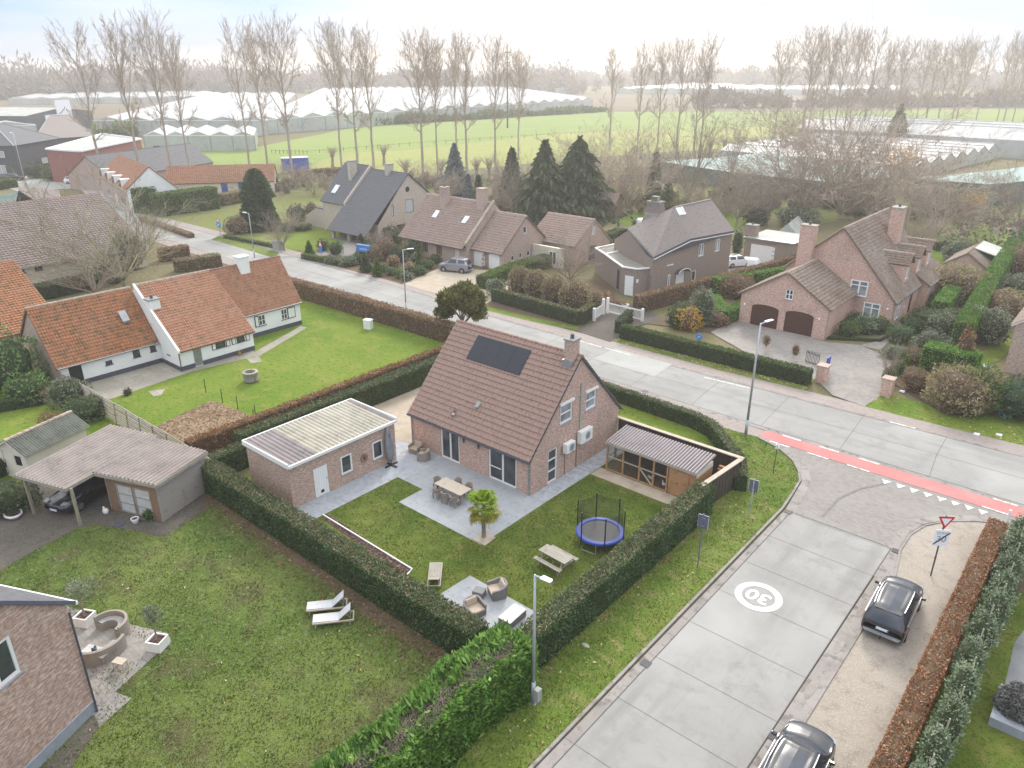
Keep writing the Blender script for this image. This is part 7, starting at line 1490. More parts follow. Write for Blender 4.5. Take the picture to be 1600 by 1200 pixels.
# shrubs / hedges, left and middle
def sh(p, rx, rz, leaf, label, **k): return shrub('shrub', label, *G(*p), rx, rz, leaf, **k)
sh((20,610),2.6,2.6,'leaf_bamboo','light green bamboo clump left of the farmhouse gable',size=.2,dens=1.1,lump=.3,cat='bamboo'); sh((48,628),1.6,1.3,'leaf_bamboo','smaller bamboo tuft beside the brick gable',size=.18,cat='bamboo')
sh((110,632),1.5,1.2,'leaf_sage','pale variegated bush against the lattice fence',size=.13); sh((135,655),1.5,1.0,'leaf_dark','dark low bush behind the cream shed',size=.14)
sh((55,628),1.3,.8,'leaf_beech_dull','rusty low bush below the bamboo',size=.13,core='core_brown'); sh((80,722),1.15,1.25,'leaf_hedge','green bush between cream shed and carport',size=.11); sh((92,700),.9,1.5,'leaf_beech_dull','rusty topped bush leaning on the carport roof edge',size=.11,core='core_brown')
hedge('clipped_hedge','low green hedge around the lawn left of the sheds','hedge',[G(-40,650),G(72,630)],.9,.9,'leaf_hedge',dens=110,size=.1); hedge('clipped_hedge','dark green hedge stub at the left edge below the cream shed','hedge',[G(-40,760),G(20,735)],1.0,1.2,'leaf_dark',dens=120,size=.1)
sheet('left_small_lawn', px((-40,770),(20,745),(72,640),(95,650),(45,600),(-40,650)), 'grass_farm', .018)
sh((25,795),1.4,.9,'leaf_dark','sprawling dark plants beside the gravel drive',size=.12); sh((5,800),1.2,.8,'leaf_sage','sprawling greyish plants at the left edge by the drive',size=.12)
sh((235,812),.38,.4,'leaf_hedge','leafy green bush in a pot at the shed corner',size=.1,cat='bush'); sh((200,617),.35,.3,'leaf_dark','small dark tuft on the farmhouse patio',size=.09,cat='plant')
sh((128,935),.8,.55,'leaf_sage','pale feathery shrub on the lawn above the planters',size=.1,dens=.5,core=None) 
sh((560,872),.5,.5,'leaf_sage','pale grassy tuft between the hedge and the gravel bed',size=.09,dens=.7,core=None,cat='plant')
# left far garden
hedge('clipped_hedge','tall dark green hedge block right of the white gable house','hedge',[G(217,334),G(262,324)],3.0,HT((240,334),295),'leaf_thuja',dens=28,size=.25); hedge('clipped_hedge','long rounded green hedge next to the tall hedge block','hedge',[G(246,338),G(338,325)],3.0,HT((290,337),302),'leaf_thuja',dens=28,size=.25); hedge('clipped_hedge','brownish hedge continuing behind the dark conifer','hedge',[G(345,322),G(380,315)],2,2.2,'leaf_brown',dens=28,size=.25,core='core_brown')
hedge('low_hedge','low clipped hedge strip along the far pavement left of the drive','hedge',[G(352,372),G(432,388)],.7,.55,'leaf_thuja',dens=70,size=.13); hedge('low_hedge','low clipped hedge right of the drive entrance','hedge',[G(474,404),G(545,418)],.8,.75,'leaf_thuja',dens=70,size=.13)
sh((370,365),1.9,1.5,'leaf_brown','round bare looking clipped shrub near the blue road sign',size=.2,core='core_brown'); sh((466,345),1.7,1.5,'leaf_dark','dark round bush before the grey house side garden',size=.22); sh((448,362),1.4,.7,'leaf_dark','flat clipped ball bush on the bright lawn, left one',size=.18); sh((473,360),1.5,.6,'leaf_dark','flat clipped ball bush on the bright lawn, right one',size=.18)
sh((488,338),1.2,1.4,'leaf_brown','brown clipped bush at the end of the grey garden wall',size=.2,core='core_brown'); sh((180,300),2,1.8,'leaf_sage','light bush at the corner of the red block',size=.3)
sh((85,282),2.6,1.6,'leaf_thuja','yellowish green bush in front of the dark house',size=.35); sh((60,278),2.8,1.9,'leaf_dark','dark green bush beside the yellowish one',size=.35); hedge('clipped_hedge','green hedge at the left edge before the dark house','hedge',[G(-20,298),G(22,292)],3,1.8,'leaf_thuja',dens=20,size=.3)
hedge('beech_hedge','rusty hedge below the left poplars','hedge',[G(462,282),G(545,276)],2.2,2.2,'leaf_beech_dull',core='core_brown',dens=24,size=.28); hedge('beech_hedge','short brown beech hedge beside the road left of the farmhouse','hedge',[G(250,408),G(296,402)],1.6,1.7,'leaf_beech_dull',core='core_brown',dens=50,size=.18); hedge('beech_hedge','brown green hedge behind the farmhouse chimney','hedge',[G(275,425),G(345,415)],1.6,1.6,'leaf_brown',core='core_brown',dens=50,size=.18); hedge('beech_hedge','reddish hedge along the lane edge left of the main road','hedge',[G(222,345),G(300,372)],.9,.7,'leaf_beech_dull',core='core_brown',dens=60,size=.16)
hedge('dark_hedge','dark hedge strip under the long house wall','hedge',[G(60,468),G(150,448)],2.0,1.6,'leaf_dark',dens=50,size=.18); sh((205,420),2.0,2.6,'leaf_dark','ivy dark mass at the foot of the spreading bare tree',size=.22); sh((178,440),1.8,1.6,'leaf_hedge','green undergrowth below the spreading bare tree',size=.2)
# border of the brown house: many shrubs
rs = random.Random(33); names = ['leaf_dark','leaf_hedge','leaf_sage','leaf_thuja','leaf_brown','leaf_beech_dull']
B1 = [((505,392),.9,.9,0,'bushy dark shrub just left of the estate sign'),((525,398),1.1,1.0,1,'wide green shrub below the estate sign'),((520,412),1.2,.6,2,'pale low shrub in front of the estate sign'),((545,415),1.3,.7,2,'pale spreading shrub right of the low road hedge'),((560,412),1.0,.8,1,'mid green shrub behind the dwarf conifers'),((585,408),1.2,1.2,4,'tall brown shrub at the middle of the border'),((606,405),1.4,1.6,5,'reddish brown shrub below the grey gable'),((612,388),1.6,1.7,0,'dark tall bush between grey and brown houses'),((622,410),1.3,1.3,0,'round dark topiary ball left of the street lamp'),((645,402),1.2,1.3,0,'round dark topiary ball behind the street lamp'),((600,425),.8,.6,3,'small mound shrub near the roadside, first of four'),((612,430),.8,.6,1,'small mound shrub near the roadside, second of four'),((624,434),.8,.6,3,'small mound shrub near the roadside, third of four'),((636,438),.8,.6,2,'small mound shrub near the roadside beside the lamp'),((615,418),.9,.9,5,'rusty shrub in the middle of the border'),((640,425),.9,.7,4,'brown low shrub right of the lamp post'),((655,430),1.0,.7,1,'green mound at the drive corner'),((668,420),1.0,.7,3,'yellow green mound below the brown house windows'),((680,412),.9,.7,3,'yellow green mound nearest the parked van'),((575,392),1.1,1.0,1,'green bush by the log store porch'),((650,412),.8,.8,2,'grey green shrub by the pencil conifer')]
for p, rx, rz, m_, lb in B1: sh(p, rx, rz, names[m_], lb, size=.16, dens=.9, core='core_brown' if m_ > 3 else 'core_green')
shrub('climber','ivy patch climbing the brick pillar between the garage doors',-64.6,70.4,.5,1.1,'leaf_beech_dull',ry=.2,size=.14,cat='climber',core=None); shrub('climber','leafless climber over the brown house door corner',-67.9,70.0,.9,1.0,'leaf_beech_dull',ry=.3,size=.14,cat='climber',core=None,z=2.1)
# hedges in front of modern house
hedge('clipped_hedge','dark green road hedge wrapping the corner before the white gate','hedge',[G(772,470),G(905,508),G(925,494)],.9,1.5,'leaf_dark','leaf_brown',dens=90,size=.13); hedge('clipped_hedge','green rounded hedge between the van drive and the brown clipped hedges','hedge',[G(752,452),G(800,432),G(860,415)],1.5,1.6,'leaf_thuja',dens=70,size=.16); sh((775,462),1.2,1.1,'leaf_sage','pale round clipped ball by the road hedge',size=.13)
for i, (p, rx, rz) in enumerate((((812,462),1.5,1.9),((838,468),1.5,1.9),((866,478),1.5,1.9),((898,488),1.8,2.0))): shrub('clipped_block','brown bare clipped hornbeam block, %s from the left behind the road hedge'%OR[i],*G(*p),rx,rz,'leaf_brown',size=.17,core='core_brown',cat='hedge block',group='clipped hornbeam blocks',lump=.06,shell=.85)
sh((925,480),1.3,1.0,'leaf_brown','sprawling brown shrub behind the white gate post',size=.16,core='core_brown'); sh((880,400),1.0,.8,'leaf_hedge','green shrub between the small barn and the modern house',size=.16)
hedge('clipped_hedge','dark hedge between the small barn and the modern house','hedge',[G(925,400),G(968,382)],1.4,2.4,'leaf_dark',dens=50,size=.2); 
bh = hedge('brown_hedge','long tall brown hedge running beside the white doors towards the flat garage','hedge',[(-39.5,66.5),(-37.6,76),(-35.2,88),(-33.5,97)],.9,1.9,'leaf_beech_dull',core='core_brown',dens=80,size=.15); hedge('clipped_hedge','bright green hedge backing the brown one up to the brick chimney','hedge',[(-36.2,78),(-32.0,88),(-31,96)],1.2,2.1,'leaf_yew',dens=70,size=.16)
hedge('clipped_hedge','long dark green hedge along the main road before the large brick house','hedge',[(-36.3,58.9),(-18.2,58.9)],1.0,1.35,'leaf_dark','leaf_thuja',dens=130,size=.12,bulge=.03); hedge('clipped_hedge','low hedge returning from the road hedge beside the white gate','hedge',[(-37.2,59.6),(-38.4,63.5)],.8,1.3,'leaf_dark',dens=90,size=.13)
sh((1058,512),1.2,1.2,'leaf_dark','dark evergreen bush behind the road hedge near the gate',size=.15); sh((1075,515),1.35,1.25,'leaf_yellow','orange yellow leaved bush behind the road hedge',size=.15,core='core_brown'); sh((1095,508),1.3,2.1,'leaf_sage','tall pale silvery bush behind the orange one',size=.14); sh((1120,508),1.3,.8,'leaf_beech_dull','low reddish shrub in the front bed',size=.14,core='core_brown'); sh((1068,495),1.3,.9,'leaf_hedge','mid green bush at the end of the brown hedge',size=.14); sh((1150,465),2.0,1.5,'leaf_beech_dull','large rusty bush between hedge and brick garage',size=.18,core='core_brown')
hedge('clipped_hedge','cube cut green hedge corner left of the brick garage','hedge',[G(1115,480),G(1128,508),G(1155,495)],1.1,1.5,'leaf_yew',dens=90,size=.14)
for i, (p, h_) in enumerate((((1196,547),1.2),((1241,563),1.5))): shrub('standard_bush','small brown standard bush on the paved drive, %s one'%('left','right')[i],*G(*p),.35,.55,'leaf_beech_dull',size=.1,core='core_brown',cat='bush',z=.95)
# bed of large brick house
for i, (x, y, rx, rz, m_, lb) in enumerate(((-19.9,73.4,1.1,.85,'leaf_thuja','olive green mound at the front corner of the brick house bed'),(-19.0,75.6,1.3,.95,'leaf_olive','pale yellow green mound in the middle of the brick house bed'),(-20.2,76.6,1.0,.9,'leaf_hedge','green mound against the brick garage wall'),(-17.9,76.6,1.1,.85,'leaf_thuja','olive mound at the right end of the brick house bed'))): shrub('mound_shrub',lb,x,y,rx,rz,m_,size=.14)
rb = MB(); 
for a, b in (((-21.0,71.3),(-17.0,73.8)),((-17.0,73.8),(-16.6,77.4))): rb.bar((*a,.15),(*b,.15),.25,.3,M['core_green'])
rb.build('bed_edging_low', label='low dark box edging around the brick house bed', cat='edging')
for i, (p, rx, rz, m_, lb) in enumerate((((1405,535),1.2,.9,'leaf_hedge','cloud pruned bush in the bed right of the path, lower one'),((1425,520),1.4,1.0,'leaf_hedge','cloud pruned bush in the bed right of the path, middle one'),((1440,510),1.3,1.1,'leaf_dark','cloud pruned bush in the bed right of the path, upper one'),((1400,560),1.3,.6,'leaf_sage','grey lavender like mound beside the drive'),((1430,565),1.4,.6,'leaf_beech_dull','rusty heather mound beside the drive'),((1450,555),1.5,1.3,'leaf_sage','long sage green bush below the clipped yew'),((1470,530),1.4,1.5,'leaf_sage','tall sage green bush leading to the tall hedge'))): shrub('bed_bush',lb,*G(*p),rx,rz,m_,size=.15,cat='bush')
for i, (x, y) in enumerate(((1388,598),(1402,586),(1408,572))): shrub('topiary_cylinder','flat topped green topiary drum beside the gate pillar, %s one from the road'%OR[i],*G(x,y),.6,.75,'leaf_thuja',size=.1,cat='topiary',group='topiary drums by the pillar',lump=.03,shell=.9)
hedge('clipped_hedge','dark green hedge block at the end of the large brick house','hedge',[G(1435,522),G(1500,512)],2.0,1.9,'leaf_dark',dens=90,size=.14,bulge=.03)
hedge('clipped_hedge','very tall bright green hedge wall running away on the right','hedge',[(-10.6,75),(-12.4,100),(-13.8,125)],1.6,3.0,'leaf_yew',dens=75,size=.16,bulge=.04); hedge('clipped_hedge','second green hedge wall left of the tall one','hedge',[(-14.4,84),(-15.4,101)],1.5,2.2,'leaf_yew',dens=70,size=.17)
hedge('clipped_hedge','tall square cut green hedge end facing the road on the right','hedge',[(-12.0,68.2),(-8.0,68.0)],2.0,2.6,'leaf_yew',dens=90,size=.15,bulge=.03)
sh((1497,590),.65,2.1,'leaf_beech','narrow upright beech with rusty leaves in front of the square hedge',size=.14,core='core_brown',z=2.3,cat='beech'); sh((1540,535),1.9,1.9,'leaf_sage','large pale round bush behind the square hedge',size=.16); sh((1475,480),1.8,1.0,'leaf_thuja','bright low bush behind the dark hedge block',size=.18); sh((1490,470),3.2,2.2,'leaf_brown','big bare brown bush right of the brick house wing',size=.2,core='core_brown')
sh((1495,640),2.6,1.9,'leaf_brown','large olive brown bush by the road verge on the right',size=.15,core='core_brown'); sh((1520,640),2.0,1.9,'leaf_thuja','olive green bush merged with the large brown one',size=.15); sh((1590,650),2.4,1.5,'leaf_blueish','bluish green laurel at the right edge above the verge',size=.17); sh((1430,610),1.2,1.0,'leaf_beech_dull','russet bush behind the gate pillar',size=.14,core='core_brown'); sh((1560,500),2.4,1.8,'leaf_brown','brown shrub right of the tall hedge wall',size=.18,core='core_brown'); sh((1590,470),2.2,1.7,'leaf_sage','grey green shrub at the right edge beyond the tall hedge',size=.2); sh((1590,430),2.0,2.0,'leaf_beech_dull','rusty shrub at the right edge above the grey green one',size=.2,core='core_brown'); sh((1495,410),2.2,1.6,'leaf_sage','pale clipped dome by the garden shed',size=.2); sh((1525,425),1.4,1.0,'leaf_dark','small dark bush below the garden shed',size=.18); hedge('clipped_hedge','small clipped dark box hedge on the back lawn','hedge',[G(1462,392),G(1482,391)],1.0,1.2,'leaf_dark',dens=60,size=.18); sh((1555,395),6,2.2,'twig','wide bare tangled bush behind the garden shed',size=.5,core=None,dens=.7)
sh((1245,352),3.5,1.6,'leaf_sage','grey green bushes behind the flat garage',size=.25); sh((1180,350),2.2,1.8,'leaf_dark','dark bush behind the flat garage chimney',size=.25); sh((1150,400),.8,2.0,'leaf_hedge','slim clipped bush against the modern house end wall',size=.18); sh((1135,330),1.5,2.6,'leaf_thuja','yellow green round tree on the orchard lawn',size=.3)
# right: beech hedge, staked shrubs, grey shrub
hedge('beech_hedge','bright orange brown beech hedge beside the gravel parking strip','hedge',[(-2.35,8),(-2.35,43.9)],.95,1.2,'leaf_beech_bright',core='core_brown',dens=260,size=.075,bulge=.03); hedge('beech_hedge','short orange beech hedge turning along the corner','hedge',[(-1.7,43.9),(3,43.9)],.7,1.0,'leaf_beech_bright',core='core_brown',dens=180,size=.08,bulge=.03)
rs = random.Random(14)
for i, y in enumerate(np.arange(14.5,44,2.05)):
    r = shrub('staked_shrub','pale green staked evergreen, %s from the camera in the row behind the beech hedge'%OR[i],-1.15+rs.uniform(-.1,.1),y,.62*rs.uniform(.85,1.1),1.15*rs.uniform(.85,1.15),'leaf_olive',ry=.95,size=.085,dens=1.0,cat='shrub',group='staked evergreens behind the beech hedge',lump=.22,shell=.65,z=1.25); r.rotation_euler = (0,0,0)
    mb = MB(); mb.tube((.05,.9,0),(.1,.95,2.3),.03,.03,M['wood_pale'],6); mb.build('stake', r)
pl = empty('raised_planter', (*G(1590,1130),0), 0, 'raised blue stone planter filled with a grey clipped shrub at the lower right', 'planter'); mb = MB(); mb.box(-.9,-.9,0,3.6,1.4,.45,M['plinth']); mb.build('box', pl); q = np.concatenate([ellip_pts(5000,(x_,.3,.65),.85,.95,.75,.12,.8)[0] for x_ in (-.1,.9,1.9,2.9)]); q = q[q[:,2] > .4]; [blob_core((x_,.3,.6),.85,.95,.7,M['core_brown'],'branches',pl) for x_ in (-.1,.9,1.9,2.9)]; V, Fq = cards_arr(q,.1); mesh_np('foliage',V,Fq,M['leaf_grey'],pl,uv=False)
sh((1565,905),.8,.7,'leaf_beech_dull','rusty low plants in the bed behind the staked evergreens',size=.1,core='core_brown')
hedge('low_hedge','low dark hedge at the white gate inside the modern house garden','hedge',[G(978,485),G(955,478),G(948,462)],.6,.7,'leaf_beech_dull',core='core_brown',dens=80,size=.13)
# ================================================================ STREET FURNITURE
def lamp(p, top, label, armdir, L=1.2, r=.07, box=False):
    x, y = G(*p); h = HT(p, top); t = empty('street_lamp', (x,y,0), armdir, label, 'street lamp', 'street lamps'); mb = MB(); mb.tube((0,0,0),(0,0,1.2),r*1.25,r*1.2,M['galv'],12); mb.tube((0,0,1.2),(0,0,h),r,r*.6,M['galv'],12); mb.build('pole', t, smooth=True)
    mb = MB(); mb.tube((0,0,h-.06),(L*.45,0,h+.02),.045,.04,M['galv'],8); mb.build('arm', t)
    mb = MB(); q = L*.4; mb.hexa([(q,-.10,h-.02),(q+L*.65,-.07,h+.03),(q+L*.65,.07,h+.03),(q,.10,h-.02),(q,-.14,h+.08),(q+L*.62,-.13,h+.10),(q+L*.62,.13,h+.10),(q,.14,h+.08)],M['sign_white']); mb.build('lamp_head', t, bevel=.03)
    mb = MB(); mb.box(-.12,-.1,0,.12,.1,.04,M['galv']); mb.build('base_plate', t)
    if box: mb = MB(); mb.box(.1,-.14,.35,.34,.14,.95,M['concrete_new']); mb.build('junction_box', t, bevel=.02)
    return t
lamp((833,1100),898,'grey street lamp with small box at its foot by the conifer hedge end', 0.0, .75, .075, True); lamp((1165,680),505,'street lamp on the grass corner of the junction', radians(70), 1.1, .09)
lamp((635,490),390,'street lamp rising behind the long beech hedge before the van drive', radians(50), 1.1); lamp((398,403),333,'street lamp beside the dark round conifer', radians(200), 1.0); lamp((46,312),208,'street lamp at the far left yard before the dark house', radians(180), 1.6)
def sign_post(name, p, top, label, cat, r=.035, mat='galv', lean=0): x, y = G(*p); h = HT(p, top); t = empty(name, (x,y,0), 0, label, cat); mb = MB(); mb.tube((0,0,0),(lean*h,0,h),r,r,M[mat],8); mb.build('pole', t); return t, h
for p, tp_, lb, m_ in (((1090,885),803,'back of a dark traffic sign on a dark pole against the right hedge','sign_back'),((1170,810),748,'back of a traffic sign on a pale pole near the fence corner','galv')):
    t, h = sign_post('traffic_sign', p, tp_, lb, 'traffic sign', .035, m_); mb = MB(); mb.box(-.26,.04,h-.88,.26,.06,h-.12,M['sign_back']); o = mb.build('sign_plate', t); mb = MB(); mb.box(-.275,.065,h-.895,.275,.075,h-.105,M['sign_white']); mb.build('plate_front', o); mb = MB(); mb.box(-.07,.02,h-.75,.07,.04,h-.7,M['galv']); mb.box(-.07,.02,h-.3,.07,.04,h-.25,M['galv']); mb.build('clamp', o); t.rotation_euler = (0,0,radians(8))
t, h = sign_post('marker_post', (1208,740), 695, 'thin dark marker post with small white plate on the grass corner', 'post', .025, 'dark_grey'); mb = MB(); mb.box(-.1,-.02,h-.3,.1,.02,h,M['sign_white']); mb.build('plate', t)
t, h = sign_post('road_sign', (1090,553), 522, 'round blue sign on a pale pole before the long road hedge', 'traffic sign', .035); mb = MB(); mb.lathe([(.3,0),(.3,.03)],(0,0,0),M['sign_blue'],20); o = mb.build('blue_disc', t); o.rotation_euler = (pi/2,0,0); o.location = (0,-.05,h-.25); mb = MB(); mb.bar((-.12,-.085,h-.35),(.1,-.085,h-.15),.02,.05,M['sign_white']); mb.build('arrow', t)
t, h = sign_post('road_sign', (345,370), 340, 'blue square sign with a red triangle on top by the left lawn', 'traffic sign', .05)
mb = MB(); mb.box(-.6,-.09,h-1.5,.6,-.05,h-.7,M['sign_blue']); mb.bar((-.3,-.12,h-1.3),(.3,-.12,h-.9),.02,.1,M['sign_white']); mb.build('sign_plate', t)
def tri(t, z, s, w, down=False, y=-.08):
    k = -1 if down else 1; mb = MB(); mb.face([(-s,y,z),(s,y,z),(0,y,z+k*s*1.73)] if k > 0 else [(s,y,z),(-s,y,z),(0,y,z-s*1.73)],M['sign_red']); mb.face([(-s,y+.02,z),(0,y+.02,z+k*s*1.73),(s,y+.02,z)],M['sign_back']); c = z+k*s*.577; f = w; a = [(0+( -s)*f,y-.006,c+(z-c)*f),(s*f,y-.006,c+(z-c)*f),(0,y-.006,c+(z+k*s*1.73-c)*f)]; mb.face(a if k > 0 else a[::-1],M['sign_white']); return mb.build('triangle_plate', t)
tri(t, h-.65, .45, .6)
t, h = sign_post('road_sign', (503,402), 376, 'red bordered triangular sign with blue plate beneath at the drive', 'traffic sign', .04); tri(t, h-.8, .5, .62); mb = MB(); mb.lathe([(.42,0),(.42,.03)],(0,0,0),M['sign_blue'],18); o = mb.build('blue_disc', t); o.rotation_euler = (pi/2,0,0); o.location = (0,-.06,h-1.2)
bs = empty('estate_sign', (*G(570,408),0), radians(12), 'light blue estate board with white lettering strokes in the border', 'sign'); zz = HT((570,408),390)
for x in (-1.0,1.0): mb = MB(); mb.box(x-.05,-.05,0,x+.05,.05,zz+.7,M['wood_pale']); mb.build('post', bs)
mb = MB(); mb.box(-1.15,-.1,zz-.3,1.15,-.055,zz+.75,M['sign_blue']); o = mb.build('board', bs); mb = MB(); mb.box(-1.1,-.115,zz+.6,1.1,-.104,zz+.72,M['sign_white']); mb.build('white_band', o); text_mesh('lettering', 'immo', .55, 'sign_white', (0,-.12,zz+.1), (pi/2,0,0), o)
# yield + end of zone sign
t, h = sign_post('yield_sign', (1454,900), 806, 'give way triangle above an end of 30 zone plate on a dark pole', 'traffic sign', .04, 'dark_grey', .0); t.rotation_euler = (0,0,radians(36))
h = HT((1454,900),806); tri(t, h-.01, .40, .62, down=True, y=-.09)
mb = MB(); zb = h-.78; mb.box(-.36,-.07,zb-.95,.36,-.04,zb,M['sign_white']); o = mb.build('zone_plate', t, bevel=.01); text_mesh('lettering','30',.5,'galv',(0,-.075,zb-.55),(pi/2,0,0),o,bold=.01); text_mesh('lettering','ZONE',.2,'galv',(0,-.075,zb-.2),(pi/2,0,0),o,bold=.004); mb = MB(); mb.bar((-.34,-.085,zb-.85),(.36,-.085,zb-.15),.01,.06,M['black']); mb.build('diagonal_bar', o)
mb = MB(); mb.tube((0,0,1.05),(0,0,1.2),.045,.045,M['lamp_red'],8); mb.build('red_band', t)
t, h = sign_post('marker_post', (1568,835), 797, 'pale bollard like post beside the cycle crossing at the right', 'post', .07, 'sign_white')
# gratings, litter
for i, (p, lb) in enumerate((((1009,1038),'street drain grate beside the left kerb near the camera'),((1232,801),'street drain grate at the left end of the paver joint'),((1400,862),'street drain grate at the right end of the paver joint'),((1209,1153),'street drain grate beside the nearest parked car'),((1008,612),'small drain grate at the main road edge behind the house'))):
    x, y = G(*p); r = empty('drain_grate', (x,y,.05), 0, lb, 'drain', 'street drain grates'); mb = MB(); mb.box(-.2,-.2,0,.2,.2,.008,M['black']); mb.build('frame', r); mb = MB()
    for k in range(6): mb.box(-.2+k*.07,-.2,.0085,-.18+k*.07,.2,.02,M['tar'])
    mb.build('bars', r)
for i, (p, lb) in enumerate((((1525,680),'crumpled white paper on the right verge'),((1560,681),'flat white plastic scrap on the right verge'),((1409,613),'white box shaped meter cover by the hedge roots'))): x, y = G(*p); mb = MB(); mb.hexa([(-.2,-.1,.02),(.2,-.12,.02),(.22,.1,.02),(-.18,.12,.02),(-.15,-.08,.14),(.17,-.1,.1),(.2,.08,.16),(-.15,.1,.12)],M['sign_white']); o = mb.build('litter', label=lb, cat='litter'); o.location = (x,y,.02)
# gate and pillars
gt = empty('white_gate', (0,0,0), 0, 'white picket driveway gate with posts before the modern house', 'gate'); pA, pB, pC, pD = [Vector((*G(*p),0)) for p in ((928,502),(942,492),(949,490),(1003,503))]
for p in (pA, pB, pC, pD): mb = MB(); mb.box(p.x-.12,p.y-.12,0,p.x+.12,p.y+.12,1.75 if p in (pB,pC) else 1.4,M['white_paint']); mb.build('post', gt)
mb = MB()
for a, b in ((pA,pB),(pC,pD)):
    for z in (.25,1.15): mb.bar(a+Z3*z,b+Z3*z,.06,.1,M['white_paint'])
    n = int((b-a).length/.14)
    for i in range(1,n): p = a.lerp(b,i/n); mb.box(p.x-.02,p.y-.02,.2,p.x+.02,p.y+.02,1.25,M['white_paint'])
mb.build('gate_leaf', gt)
for p, lb in (((1283,597),'brick gate pillar at the end of the long road hedge'),((1384,618),'brick gate pillar in front of the topiary drums')):
    x, y = G(*p); r = empty('gate_pillar', (x,y,0), 0, lb, 'pillar', 'brick gate pillars'); mb = MB(); mb.box(-.4,-.4,0,.4,.4,1.45,M['brick_big']); mb.build('shaft', r); mb = MB(); mb.box(-.46,-.46,1.453,.46,.46,1.55,M['brick_farm']); mb.build('cap', r)
mb = MB(); mb.box(-.04,-.4,.1,.04,.4,1.6,M['blue']); o = mb.build('blue_board', label='narrow blue board standing beside the left gate pillar', cat='board'); o.location = (*G(1291,585),0)
mg = empty('iron_fence', (0,0,0), 0, 'short black iron railing on the drive behind the road hedge', 'railing'); a, b = Vector((*G(1258,566),0)), Vector((*G(1278,573),0)); mb = MB()
for z in (.15,1.0): mb.bar(a+Z3*z,b+Z3*z,.03,.05,M['black'])
for i in range(10): p = a.lerp(b,i/9); mb.box(p.x-.018,p.y-.018,0,p.x+.018,p.y+.018,1.2,M['black'])
mb.build('railing', mg)
for p, lb in (((977,485),'white urn planter left of the path before the modern house'),((1008,480),'white urn planter right of the path before the modern house')): mb = MB(); mb.lathe([(.2,0),(.12,.15),(.3,.35),(.38,.6),(.4,.66),(.3,.6)],(0,0,0),M['white_paint'],12); o = mb.build('urn_planter', label=lb, cat='planter', group='white urns before the modern house'); o.location = (*G(*p),.03)
mb = MB(); mb.lathe([(.2,0),(.24,.5),(.2,.7),(.1,.78)],(0,0,0),M['white_paint'],12); o = mb.build('white_cylinder', label='short white cylinder post at the hedge corner near the white gate', cat='post'); o.location = (*G(982,521),0)
mb = MB(); mb.box(-.8,-.5,0,.8,.5,1.3,M['concrete_new']); o = mb.build('utility_cabinet', bevel=.04, label='pale concrete utility cabinet at the far pavement by the low hedge', cat='cabinet'); o.location = (*G(436,390),0)
mb = MB(); mb.box(-.3,-.35,.05,.3,.35,1.0,M['netting']); o = mb.build('wheelie_bin', bevel=.05, label='green grey wheeled bin before the square cut hedge', cat='bin'); o.location = (*G(1537,590),0); l_ = MB(); l_.box(-.33,-.4,1.003,.33,.38,1.07,M['netting']); l_.build('lid', o); l_ = MB(); l_.tube((-.3,.36,.12),(.3,.36,.12),.11,.11,M['tyre'],10); l_.build('wheel', o)
# ================================================================ CARS
def catmull(P, m):
    P = np.asarray(P, float); n = len(P); Q = np.concatenate([[2*P[0]-P[1]], P, [2*P[-1]-P[-2]]]); out = []
    for i in range(n-1):
        p0, p1, p2, p3 = Q[i:i+4]
        for k in range(m): t = k/m; out.append(.5*(2*p1+(p2-p0)*t+(2*p0-5*p1+4*p2-p3)*t*t+(3*p1-p0-3*p2+p3)*t**3))
    out.append(P[-1]); return np.array(out)
SUV = [ # station rows rear->front: sill, mid, shoulder, roof edge, roof inner, centre
 [(-2.12,.72,.35),(-2.2,.80,.5),(-2.22,.80,.72),(-2.2,.68,.82),(-2.22,.4,.84),(-2.23,0,.85)],
 [(-2.0,.86,.28),(-2.12,.90,.58),(-2.12,.85,.98),(-2.12,.70,1.03),(-2.16,.4,1.05),(-2.18,0,1.06)],
 [(-1.55,.88,.26),(-1.7,.93,.62),(-1.75,.89,1.05),(-1.68,.62,1.50),(-1.76,.38,1.56),(-1.80,0,1.58)],
 [(-.75,.88,.25),(-.75,.92,.6),(-.75,.90,1.02),(-.75,.66,1.57),(-.75,.40,1.62),(-.75,0,1.64)],
 [(.1,.88,.25),(.1,.92,.6),(.1,.90,1.0),(.05,.66,1.56),(.05,.40,1.61),(.05,0,1.63)],
 [(.75,.88,.25),(.8,.92,.6),(.85,.90,.98),(.52,.63,1.48),(.42,.40,1.56),(.38,0,1.58)],
 [(1.2,.88,.26),(1.2,.93,.6),(1.25,.88,.96),(1.16,.76,1.0),(1.22,.42,1.05),(1.28,0,1.07)],
 [(1.7,.87,.28),(1.7,.92,.58),(1.72,.84,.90),(1.7,.70,.95),(1.72,.40,.99),(1.74,0,1.0)],
 [(2.0,.80,.30),(2.08,.82,.55),(2.08,.76,.78),(2.1,.62,.84),(2.14,.35,.88),(2.16,0,.89)],
 [(2.05,.66,.30),(2.16,.66,.46),(2.18,.62,.64),(2.2,.55,.68),(2.22,.32,.72),(2.23,0,.73)]]
GL = {'rear_window': [(1,3),(1,4)], 'windshield': [(5,3),(5,4)], 'side_window': [(2,2),(3,2),(4,2)]}
